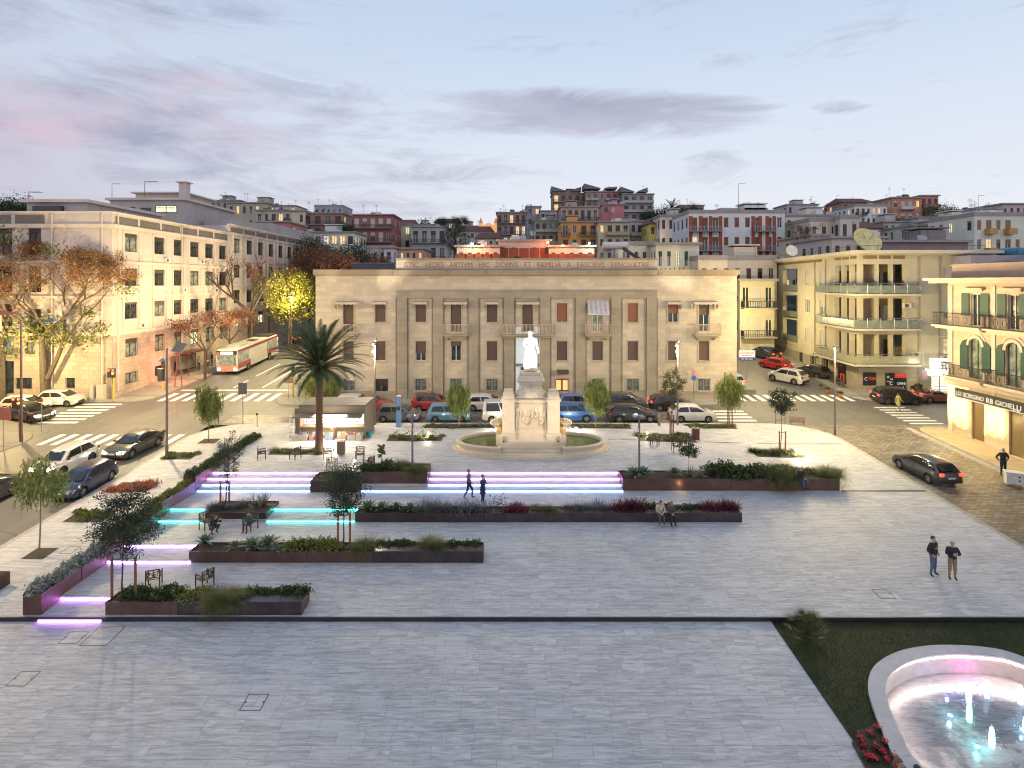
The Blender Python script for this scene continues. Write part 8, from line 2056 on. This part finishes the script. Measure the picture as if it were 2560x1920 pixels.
for px,py,rz,l in ((654,1148,115,'metal armchair at the far left of the chairs by the palm'),(738,1147,245,'metal armchair between the leftmost one and the palm'),(819,1147,110,'metal armchair just right of the palm trunk'),(900,1150,10,'metal armchair standing alone facing the viewer near the litter bin'),(830,1172,180,'metal armchair behind the stepped planter, left'),(922,1172,235,'metal armchair behind the stepped planter, right'),
                      (1637,1115,60,'metal armchair left of the locust tree bed'),(1718,1114,285,'metal armchair right of the locust tree bed'),(1691,1130,180,'metal armchair in the middle below the locust tree'),
                      (517,1322,60,'metal armchair by the crouching man, teal lit'),(626,1324,-20,'metal armchair the child sits on'),(385,1466,200,'metal armchair behind the front planter, left one seen from its back'),(512,1468,240,'metal armchair behind the front planter grasses, tilted side view')):
    g=G(px,py);loc=(g.x,g.y,g.z)
    if first:ch0.location=loc;ch0.rotation_euler=(0,0,R(rz));ch0['label']=l;first=False
    else:dup(ch0,loc,R(rz),l)
POLE=M('pole paint',(.16,.13,.12),.5,.15)
def pole(name,label,px,pyb,pyt,r0=.075,r1=.05,m_=POLE,o=None,cat='lamp post'):
    g=G(px,pyb,o);th=thing(name,label,cat,(g.x,g.y,g.z));h=ZA(pyt,g.y)-g.z;mb=MB();mb.tube([(0,0,-.1),(0,0,.7)],r0*1.25,n=10);mb.tube([(0,0,.7),(0,0,h)],r0,r1,n=10);mb.build('pole',m_,th,smooth=True);return th,g,h
LAMPS=[]
for px,pyb,pyt,l in ((937,1062,850,'lit lamp post with small floodlight between kiosk and dark grey car'),(1694,1063,850,'lit lamp post beside the cream white hatchback')):
    th,g,h=pole('lamp_post',l,px,pyb,pyt,.08,.06)
    for dz,s in ((h+.05,1),(h-.35,-1)):mb=MB();mb.lathe([(.06,0),(.13,.08),(.13,.28),(.05,.34)],10,(s*.1,-.06,dz-.2));mb.build('floodlight_head',MDKM,th,smooth=True)
    mb=MB();mb.lathe([(.09,0),(.11,.1),(.04,.2)],10,(-.09,-.16,h-1.05));mb.build('lamp',EM('lamp bulb',(1,.9,.62),90),th,smooth=True);LAMPS.append(Vector((g.x-.09,g.y-.45,g.z+h-1.0)))
th,g,h=pole('lamp_post','tall plain lamp post at the right plaza corner',2087,1088,868);mb=MB();mb.box(-.1,-.45,h,.1,.1,h+.1);mb.build('lamp_head',MDKM,th);LAMPS.append(Vector((g.x,g.y-.3,g.z+h-.2)))
th,g,h=pole('lamp_post','tall lamp post with camera and curved lamp on the left pavement',417,1138,870,.09,.07)
mb=MB();mb.tube([(0,0,h),(.15,0,h+.12),(.25,0,h+.05)],.035,n=6);mb.lathe([(.1,0),(.12,.08),(.05,.16)],10,(.27,0,h-.12));mb.build('camera',FR_W,th,smooth=True);mb=MB();mb.lathe([(.26,0),(.2,.1),(.06,.2),(.05,.3)],14,(-.35,0,h-.95));mb.tube([(0,0,h-.7),(-.35,0,h-.68)],.03,n=5);mb.build('lamp_head',MMET,th,smooth=True)
mb=MB();mb.box(-.5,-.3,h-2.4,-.15,-.0,h-1.5);mb.build('traffic_lamp_back',MDKM,th)
th,g,h=pole('lamp_post','old dark lamp post with a blue grey shade at the left corner',53,1104,800,.1,.07,M('dark red pole',(.10,.06,.06),.6))
mb=MB();mb.tube([(0,0,h-.6),(1.0,0,h-.1),(2.0,0,h+.02)],.035,n=5);mb.lathe([(.5,0),(.42,.1),(.12,.2),(.05,.25)],14,(2.4,0,h-.1));mb.build('lamp_shade',M('blue grey shade',(.10,.14,.20),.5),th,smooth=True)
for px,pyb,pyt,l,dd in ((1031,1192,1047,'floodlight pole with camera left of the monument behind the stair planter',1),(1598,1195,1047,'floodlight pole with camera rising from the rust planter',-1)):
    th,g,h=pole('floodlight_pole',l,px,pyb,pyt,.07,.06,cat='floodlight pole')
    for a,b in ((-.22,.16),(.18,.12)):mb=MB();T_=Matrix.Translation((a,0,h+b)) @ Matrix.Rotation(R(-25*dd),4,'Z') @ Matrix.Rotation(R(20),4,'X');mb.box(-.17,-.13,-.06,.17,.2,.06,0,T_);mb.build('floodlight',M('grey casing',(.22,.21,.23),.5),th)
    mb=MB();mb.box(.08*dd,-.35,h-.75,.22*dd,.1,h-.6) if dd>0 else mb.box(-.22,-.35,h-.75,-.08,.1,h-.6);mb.build('camera',FR_W,th)
    LAMPS.append(Vector((g.x,g.y+.1,g.z+h+.35)))
# traffic lights
MY=M('yellow pole',(.62,.38,.02),.5)
def traffic(label,X,Y,H,yellow=True,lit='red',heads=2):
    th=thing('traffic_light',label,'traffic light',(X,Y,hill(Y)));mb=MB();mb.tube([(0,0,0),(0,0,H-.8)],.07,n=8);mb.build('pole',MY if yellow else POLE,th,smooth=True)
    for k in range(heads):
        mb=MB();x=-.42*k;mb.box(x-.15,-.12,H-.9,x+.15,.12,H);hd=mb.build('signal_head',MDKM,th)
        for j,c_ in enumerate(((1,.06,.03),(1,.45,.05),(.1,.8,.3))):
            on=(j==0 and lit=='red') or (j==1 and k==0 and lit=='red');m2=MB();m2.tube([(x,-.12,H-.15-.3*j),(x,-.17,H-.15-.3*j)],.09,n=12);m2.build('lens',EM('signal %d' % j,c_,14) if on else M('dead lens %d' % j,sc(c_,.08),.2),hd)
            m2=MB();m2.tube([(x-.1,-.13,H-.1-.3*j),(x-.1,-.28,H-.06-.3*j),],.01,n=3);m2.face([(x-.1,-.13,H-.06-.3*j),(x+.1,-.13,H-.06-.3*j),(x+.1,-.28,H-.08-.3*j),(x-.1,-.28,H-.08-.3*j)]);m2.build('visor',MDKM,hd)
    return th
traffic('yellow poled traffic light glowing red at the office corner',XA(284,56.9),56.9,3.2)
traffic('dark traffic light on a yellow pole beside the camera lamp post',XA(408,60.5),60.5,3.2,lit='',heads=1)
traffic('traffic light heads with red glow at the left corner pavement',XA(55,46.5),46.3,3.2,False)
traffic('small yellow signal pole left of the civic building',XA(733,58.2),58.2,3.4,lit='',heads=1)
def rsign(name,label,px,pyb,pyt,w_,h_,m_,o=None,shape='rect',back=False,off=0,rz=0):
    g=G(px,pyb,o);th=thing(name,label,'road sign',(g.x,g.y,g.z),R(rz));H=ZA(pyt,g.y)-g.z;mb=MB();mb.tube([(0,0,0),(0,0,H)],.035,n=6);mb.build('post',MMET,th,smooth=True);mb=MB()
    if shape=='rect':mb.box(off-w_/2,-.05,H-h_,off+w_/2,-.035,H)
    elif shape=='disc':mb.tube([(off,-.05,H-w_/2),(off,-.03,H-w_/2)],w_/2,n=18)
    elif shape=='tri':mb.prism([(-w_/2,0),(w_/2,0),(0,w_*.87)],-.008,.008);mb.v=[(x,-.045+z,y+H-w_*.87) for x,y,z in mb.v]
    mb.build('sign_plate',m_,th);return th,H
rsign('road_sign','grey backed square road sign on a thin post left of the kiosk',607,1061,957,.75,1.0,M('sign back',(.10,.10,.11),.6))
rsign('road_sign','small black disc sign on a short post before the kiosk',643,1067,1032,.22,.3,MDKM,shape='disc')
rsign('road_sign','thin post beside the weeping tree with a small orange label',540,1068,995,.16,.14,M('orange label',(.6,.25,.05),.6))
rsign('road_sign','reddish back of a direction sign cut by the left picture edge',9,1124,1018,1.2,.95,M('sign back red',(.22,.09,.08),.6))
rsign('road_sign','short reddish sign post on the left corner pavement',104,1080,998,.5,.22,M('sign back red',(.22,.09,.08),.6),off=-.1)
th,H=rsign('road_sign','give way triangle over a blue disc on the pavement of the civic building',1734,1001,921,.55,.5,M('sign white red',(.5,.2,.18),.5),shape='tri');mb=MB();mb.tube([(0,-.05,H-.95),(0,-.03,H-.95)],.24,n=16);mb.build('blue_disc',M('blue sign',(.03,.1,.4),.5),th)
rsign('road_sign','blue parking sign on a post before the bar',2311,992,925,.6,1.0,M('parking sign',(.30,.20,.25),.5),0.0)
rsign('road_sign','thin grey sign post on the pavement left of the civic building',748,1003,935,.3,.5,M('sign back',(.10,.10,.11),.6),0.0)
rsign('road_sign','brown framed notice on the island left of the civic building',721,996,945,.9,.5,M('brown notice',(.2,.13,.1),.6),0.0)
# solar panel sign by the bus stop, advert frames, shelter
th=thing('solar_panel_sign','tilted black solar panel on a red brown post near the bus stop','solar panel',(XA(446,62.5),62.5,hill(62.5)));mb=MB();mb.tube([(-.4,0,0),(-.05,0,4.2)],.05,n=6);mb.tube([(.4,0,0),(.05,0,4.2)],.05,n=6);mb.build('post',M('red brown steel',(.22,.08,.06),.6),th);mb=MB();T_=Matrix.Translation((.1,0,4.3)) @ Matrix.Rotation(R(35),4,'X') @ Matrix.Rotation(R(15),4,'Y');mb.box(-.5,-.7,-.03,.5,.7,.03,0,T_);mb.build('panel',MPV,th);mb=MB();T_=Matrix.Translation((.1,0,4.26)) @ Matrix.Rotation(R(35),4,'X') @ Matrix.Rotation(R(15),4,'Y');mb.box(-.55,-.75,-.03,.55,.75,.01,0,T_);mb.build('frame',MMET,th)
th=thing('bus_shelter','dark red bus shelter with flat roof against the office wall','bus shelter',(-38.4,69.5,hill(69.5)));
for x,y in ((-.9,-2),(-.9,2),(.5,-2),(.5,2)):mb=MB();mb.box(x-.04,y-.04,-.2,x+.04,y+.04,2.5);mb.build('post',M('shelter red',(.16,.03,.03),.5),th)
mb=MB();mb.box(-1.0,-2.2,2.5,.7,2.2,2.62);mb.build('roof',M('shelter red',(.16,.03,.03),.5),th);mb=MB();mb.box(-.93,-1.9,.5,-.9,1.9,2.3);mb.build('back_panel',GPAN,th);mb=MB();mb.box(-.7,-1.5,.45,-.3,1.5,.5);mb.build('bench',TRIM,th)
# parking machine, bins, bollard, benches, rack
g=G(997,1067);th=thing('parking_machine','tall pale blue parking meter column behind the lamp post','parking meter',(g.x,g.y,g.z));H=ZA(991,g.y)-g.z;mbl=M('pale blue enamel',(.20,.34,.55),.45,.1);mb=MB();mb.box(-.2,-.14,0,.2,.14,H*.42);mb.box(-.18,-.12,H*.42,.18,.12,H);mb.build('column',mbl,th);mb=MB();mb.box(-.13,-.142,H*.55,.13,-.12,H*.68);mb.build('screen',MPV,th);mb=MB();mb.box(-.22,-.16,0,.22,.16,.06);mb.build('foot',MMET,th);mb=MB();mb.box(-.19,-.13,H,.19,.13,H+.05);mb.build('cap',FR_W,th)
for px,py,l,c in ((853,1134,'brown square litter bin beside the palm',(.17,.115,.075)),(1739,1099,'dark maroon square litter bin right of the chairs',(.12,.04,.035))):
    g=G(px,py);th=thing('litter_bin',l,'litter bin',(g.x,g.y,g.z),R(0));mb=MB();mb.box(-.24,-.24,.03,.24,.24,.88);mb.build('body',M('bin %.2f' % c[0],c,.6,.2),th);mb=MB();mb.box(-.26,-.26,.88,.26,.26,.95);mb.build('lid',M('bin lid',(.3,.26,.2),.5),th);mb=MB();mb.box(-.13,-.13,.951,.13,.13,.957);mb.build('opening',TRIM,th)
for px,py,l in ((1648,1063,'short steel bollard by the black hatchback'),):g=G(px,py);th=thing('bollard',l,'bollard',(g.x,g.y,g.z));mb=MB();mb.lathe([(.14,0),(.14,.04),(.1,.05),(.1,.9),(.09,.95),(.03,.97)],14);mb.build('post',M('bronze bollard',(.25,.2,.13),.4,metal=.5),th,smooth=True)
g=G(1993,1062);th=thing('cycle_rack','curved brown spiral cycle rack at the top right of the plaza','cycle rack',(g.x,g.y,g.z));mrk=M('rust rack',(.24,.11,.07),.6)
for k in range(11):mb=MB();x=-.62+k*.125;mb.tube([(x+.02*math.cos(t),.1*math.sin(t),.42+.24*math.cos(t)) for t in [2*math.pi*j/12 for j in range(13)]],.018,n=4);mb.build('hoop',mrk,th)
mb=MB()
for s in (-1,1):mb.tube([(s*.55,0,0),(s*.55,0,.3)],.03,n=5)
mb.tube([(-.66,.1,.35),(.66,.1,.35)],.02,n=4);mb.build('legs',mrk,th)
g=G(1951,1060);th=thing('sign_frame','tall empty metal frame beside the young corner tree','sign frame',(g.x,g.y,g.z));H=ZA(992,g.y)-g.z
for s in (-1,1):mb=MB();mb.tube([(s*.4,0,0),(s*.4,0,H)],.025,n=4);mb.build('post',MDKM,th)
mb=MB();mb.tube([(-.4,0,H),(.4,0,H)],.025,n=4);mb.tube([(-.4,0,.35),(.4,0,.35)],.025,n=4);mb.build('crossbar',MDKM,th)
g=G(0,1475);th=thing('steel_box','brown steel box end at the far left picture edge','box',(g.x-.25,g.y,g.z));mb=MB();mb.box(-.4,-.15,0,.27,.5,.6);mb.build('body',MCOR,th);mb=MB();mb.box(-.36,-.11,.6,.23,.46,.62);mb.build('soil',MSOIL,th)
# utility cabinets by the office corner
for x,w_,h_,l in ((XA(252,57.2),.75,1.35,'pale grey utility cabinet at the office corner'),(XA(234,57.4),.3,1.3,'narrow grey cabinet beside the pale one')):
    th=thing('utility_cabinet',l,'cabinet',(x,57.3,hill(57.3)));mb=MB();mb.box(-w_/2,-.25,.2,w_/2,.2,.2+h_);mb.build('body',M('cabinet grey',(.42,.38,.33),.6),th);mb=MB();mb.box(-w_/2-.05,-.3,0,w_/2+.05,.25,.2);mb.build('plinth',MKERB,th)
# estate board, fence hoop and planters on the right
th=thing('advert_board','white blue and red real estate banner at the corner of the civic building','banner',(XA(1866,66),66,0));ff_=Face((XA(1847,66),66),0,1.85,0,1);z0=ZA(901,66);mb=MB();ff_.box(mb,0,1.85,z0,z0+1.15,0,.05);addpart('board',mb,EM('banner white',(.8,.8,.85),.35,(.6,.6,.62)),th);mb=MB();ff_.box(mb,0,1.85,z0,z0+.36,.05,.056);addpart('blue_band',mb,EM('banner blue',(.03,.06,.4),.4),th);put_text('Consulmedia',ff_,.12,z0+.78,.3,TR,th,1.6,.06);put_text('immobiliare',ff_,.35,z0+.52,.2,EM('blue lettering',(.04,.06,.4),.4),th,1.1,.06);put_text('090 293 5860',ff_,.25,z0+.1,.2,TW,th,1.3,.06)
mb=MB();mb.tube([(.1,.05,hill(66)-z0*0 ),(.1,.05,z0+1.1)],.04,n=5);mb.tube([(-.8,.05,hill(66)),(-.8,.05,z0)],.04,n=5);mb.build('posts',MMET,th)
th=thing('hoop_barrier','grey metal hoop barriers at the zebra crossing corner','barrier',(23.0,59.2,hill(59)));
for k in range(3):mb=MB();mb.tube([(0,k*1.3,-.1),(0,k*1.3,.95),(0,k*1.3+.2,1.08),(0,k*1.3+.8,1.08),(0,k*1.3+1.0,.95),(0,k*1.3+1.0,-.1)],.025,n=5);mb.build('hoop',MMET,th)
for i,(px,Y,s,l,c) in enumerate(((2069,60.2,.42,'orange box planter on the sloping pavement, middle',(.45,.14,.04)),(2101,58.5,.45,'orange round planter lowest on the sloping pavement',(.45,.13,.04)),(2052,62.0,.32,'small orange pot highest on the sloping pavement',(.4,.12,.05)),(2283,58.9,.45,'tall dark plant pot beside the bar door',(.05,.045,.04)),(2296,58.4,.6,'wide dark pot with a clipped bush by the roadster',(.05,.045,.04)),(2291,57.7,.3,'striped red white post pot before the dark pots',(.5,.1,.08)))):
    th=thing('plant_pot',l,'plant pot',(XA(px,Y),Y,hill(Y)),0);mb=MB();hh_=s*(1.9 if i in (3,4) else .8);mb.lathe([(s*.38,0),(s*.55,hh_*.9),(s*.6,hh_),(s*.5,hh_),(s*.48,hh_*.9)],12);mb.build('pot',M('pot %d' % i,c,.7),th,smooth=True);o=inst('plant',SRC['shrub'][0],th,(0,0,hh_*.92));o.scale=(s*1.9,)*3
for i,(u,l) in enumerate(((2.0,'cafe table with chairs nearest the balcony block corner'),(4.3,'cafe table with chairs further up the balcony block'))):
    p=rl.p(LL-u,0,1.1);th=thing('cafe_table',l,'cafe table',(p.x,p.y,hill(p.y)));mb=MB();mb.lathe([(.35,.72),(.36,.75),(.02,.76)],14);mb.build('tabletop',MDKM,th);mb=MB();mb.tube([(0,0,0),(0,0,.72)],.03,n=5);mb.build('pedestal',MDKM,th)
    for s in (-1,1):
        t2=thing('cafe_chair','black cafe chair %s the %s cafe table' % ('left of' if s<0 else 'right of',['nearer','farther'][i]),'chair',(p.x,p.y+s*.7,hill(p.y)),R(90+s*90));mb=MB();mb.box(-.2,-.2,.43,.2,.2,.46);mb.build('seat',MDKM,t2);mb=MB();mb.box(-.2,.18,.5,.2,.2,.85);mb.build('backrest',MDKM,t2)
        for x in (-1,1):
            for y in (-1,1):mb=MB();mb.tube([(x*.18,y*.18,0),(x*.18,y*.18,.45)],.015,n=4);mb.build('leg',MDKM,t2)
g=Vector((XA(2532,36.9),36.9,hill(36.9)));th=thing('concrete_block','white plastic barrier block with two dark holes on the shop pavement','barrier block',(XA(2535,37.2),37.2,hill(37.2)),R(-25));mb=MB();mb.box(-.45,-.3,.08,.45,.3,.72);mb.box(-.5,-.34,.72,.5,.34,.8);mb.box(-.45,-.28,0,-.3,.28,.08);mb.box(.3,-.28,0,.45,.28,.08);mb.build('body',M('white barrier',(.62,.62,.58),.5),th)
for z in (.3,.55):mb=MB();mb.tube([(.2,-.301,z),(.2,-.315,z)],.055,n=12);mb.build('hole',TRIM,th)
# overhead wires
def wire(label,A,B,sag,r=.012):
    A,B=Vector(A),Vector(B);pts=[A.lerp(B,i/16)-Vector((0,0,sag*4*(i/16)*(1-i/16))) for i in range(17)];mb=MB();mb.tube(pts,r,n=3);o=mb.build('cable',M('pale cable',(.3,.27,.2),.6));tag(o,label,'cable','sagging cables over the square')
zw=ZA(929,50.2)
wire('cable from the left lamp post towards the statue',(XA(937,50),50,zw),(XA(1319,57.5),57.5,ZA(935,57.5)),.5)
wire('cable from the right lamp post towards the statue',(XA(1694,50),50,zw),(XA(1330,57.5),57.5,ZA(935,57.5)),.5)
wire('cable running down from the right corner lamp post',(XA(2088,47.5),47.5,ZA(940,47.5)),(XA(2200,56),56,ZA(1008,56)),.3,.02)
wire('cables from the balcony block to the shop building',(XA(2280,60.4),60.4,ZA(822,60.4)),(36.4,48,ZA(842,48)),.2,.02)

# ------------------------------------------------------------------ 13. the lit lamps and added lights
YW=(1,.78,.37);WW_=(1,.80,.52)
for v in LAMPS[:2]:lamp_light('POINT',v,1700,WW_,.12)
lamp_light('POINT',LAMPS[2],2600,YW,.15)
# street glow: unseen point lights over the roads, no lamp heads modelled
def street(X,Y,H,e,c=YW):lamp_light('POINT',(X,Y,hill(Y)+H),e,c,.25)
th=thing('street_light','street light glowing inside the yellow tree','street light',(XA(728,80),80,hill(80)+8.2));mb=MB();mb.lathe([(.05,.25),(.1,.2),(.32,.02),(.3,0)],12);mb.build('shade',MDKM,th,smooth=True);mb=MB();mb.lathe([(.18,0),(.12,-.08),(.02,-.11)],10);mb.build('bulb',EM('sodium bulb',(1,.8,.4),60),th,smooth=True);mb=MB();mb.tube([(0,.1,-8.2),(0,.1,.2)],.07,n=6);mb.build('pole',POLE,th)
# added point lights for street glow, without heads except in the yellow tree
street(-32.0,50.0,9,11000);street(XA(728,80),80,7.8,7000);street(-46.5,52.0,5.5,4500,(1,.76,.34));street(-32.5,31.0,9.5,6500,(1,.72,.36));street(28.0,53.5,9.5,7000)
street(28.0,44.0,9.0,2300);street(31.0,74.0,6.5,3000);street(-30,66,9,6500)
for x in (-12,2.5,14):street(x,50,9.5,450,(1,.80,.50))  # fill lights added to warm the long facade, no lamps there
lamp_light('POINT',(-38.0,64.5,hill(64)+2.5),420,(1,.12,.10),.2)
lamp_light('POINT',(-39.6,58.6,hill(58)+2.6),60,(1,.12,.10),.2)
# floodlights on the monument
m=MON;tgt=Vector((m['mx'],m['my'],m['z_t']+1.4))
for v in LAMPS[3:5]:
    lamp_light('SPOT',v,52000,(1,.90,.64),.12,tgt+Vector((0,0,.3)),15,.4);lamp_light('SPOT',v,3600,(1,.80,.50),.15,tgt-Vector((0,0,5.0)),34,.8)
for s,px in ((-1,1243),(1,1440)):
    g=G(px,1075);th=thing('ground_floodlight',['','ground floodlight right of the monument in the roadside bed','ground floodlight left of the monument in the roadside bed'][s],'floodlight',(g.x,g.y,g.z));mb=MB();mb.box(-.15,-.1,.02,.15,.1,.2);mb.build('casing',MDKM,th);mb=MB();mb.box(-.12,-.105,.05,.12,-.1,.18);mb.build('lens',EM('flood lens',(1,.93,.7),60),th);lamp_light('POINT',g+Vector((0,-.5,.5)),320,(1,.92,.68),.08)
for px,py,l,e in ((1072,1092,'small bright ground lamp in the bushes left of the monument',70),(1990,1137,'small bright ground lamp in the right corner bed',80),(1618,1092,'small ground lamp under the locust tree',35),(834,1128,'small ground lamp at the foot of the palm',30),(887,1163,'small ground lamp among the roses',4)):
    g=G(px,py);th=thing('ground_lamp',l,'ground lamp',(g.x,g.y,g.z),0,'small ground lamps');mb=MB();mb.lathe([(.05,0),(.05,.25),(.08,.28),(.06,.34)],8);mb.build('stem',MDKM,th);mb=MB();mb.lathe([(.055,.25),(.07,.30),(.03,.37)],8,(0,-.03,0));mb.build('bulb',EM('ground bulb',(1,.95,.72),60),th);lamp_light('POINT',g+Vector((0,-.35,.35)),e*2.2,(1,.92,.68),.05)
# kiosk
lamp_light('AREA',((kx0+kx1)/2,ky0+.5,kt-.7),900,(1,.86,.62)).data.size=2.5
lamp_light('POINT',((kx0+kx1)/2,ky0-.7,kz+1.5),420,(1,.88,.64),.5)
# orange floodlights of the beige house behind
for px,py,Y in ((1369,608,95.3),(1407,616,95),(1205,615,95),(1180,612,95),(1473,610,95)):
    p=Vector((XA(px,Y),Y,ZA(py,Y)));c=(1,.32,.12) if px not in (1180,1473) else (.95,1,.8);th=thing('facade_lamp',{1369:'orange lamp at the middle wing edge of the beige house',1407:'orange lamp right of the middle wing',1205:'orange lamp on the left wing roof',1180:'white green lamp on the left wing roof',1473:'white green lamp at the right wing end'}[px],'lamp',p);mb=MB();mb.lathe([(.1,0),(.16,.12),(.05,.25)],8);mb.build('bulb',EM('facade bulb %.1f' % c[1],c,60),th);mb=MB();mb.tube([(0,.05,-.5),(0,.05,0)],.03,n=4);mb.build('bracket',MDKM,th);lamp_light('POINT',p+Vector((0,-.9,.1)),260,c,.1)
lamp_light('POINT',(XA(1405,52),55.5,hill(55)+1.6),30,(1,.6,.25),.1)
lamp_light('POINT',(XA(2350,57.5),57.3,hill(57)+3.2),220,(1,.93,.72),.3)
lamp_light('POINT',(35.2,46.9,hill(46)+2.6),130,(1,.74,.32),.3);lamp_light('POINT',(35.2,43.3,hill(43)+2.2),100,(1,.74,.32),.3)
lamp_light('POINT',(XA(1690,37),36.0,PL['P4'][4]-.3),6,(1,.6,.25),.05)
lamp_light('POINT',(XA(1645,160),158,ZA(590,160)),100,YW,.2)
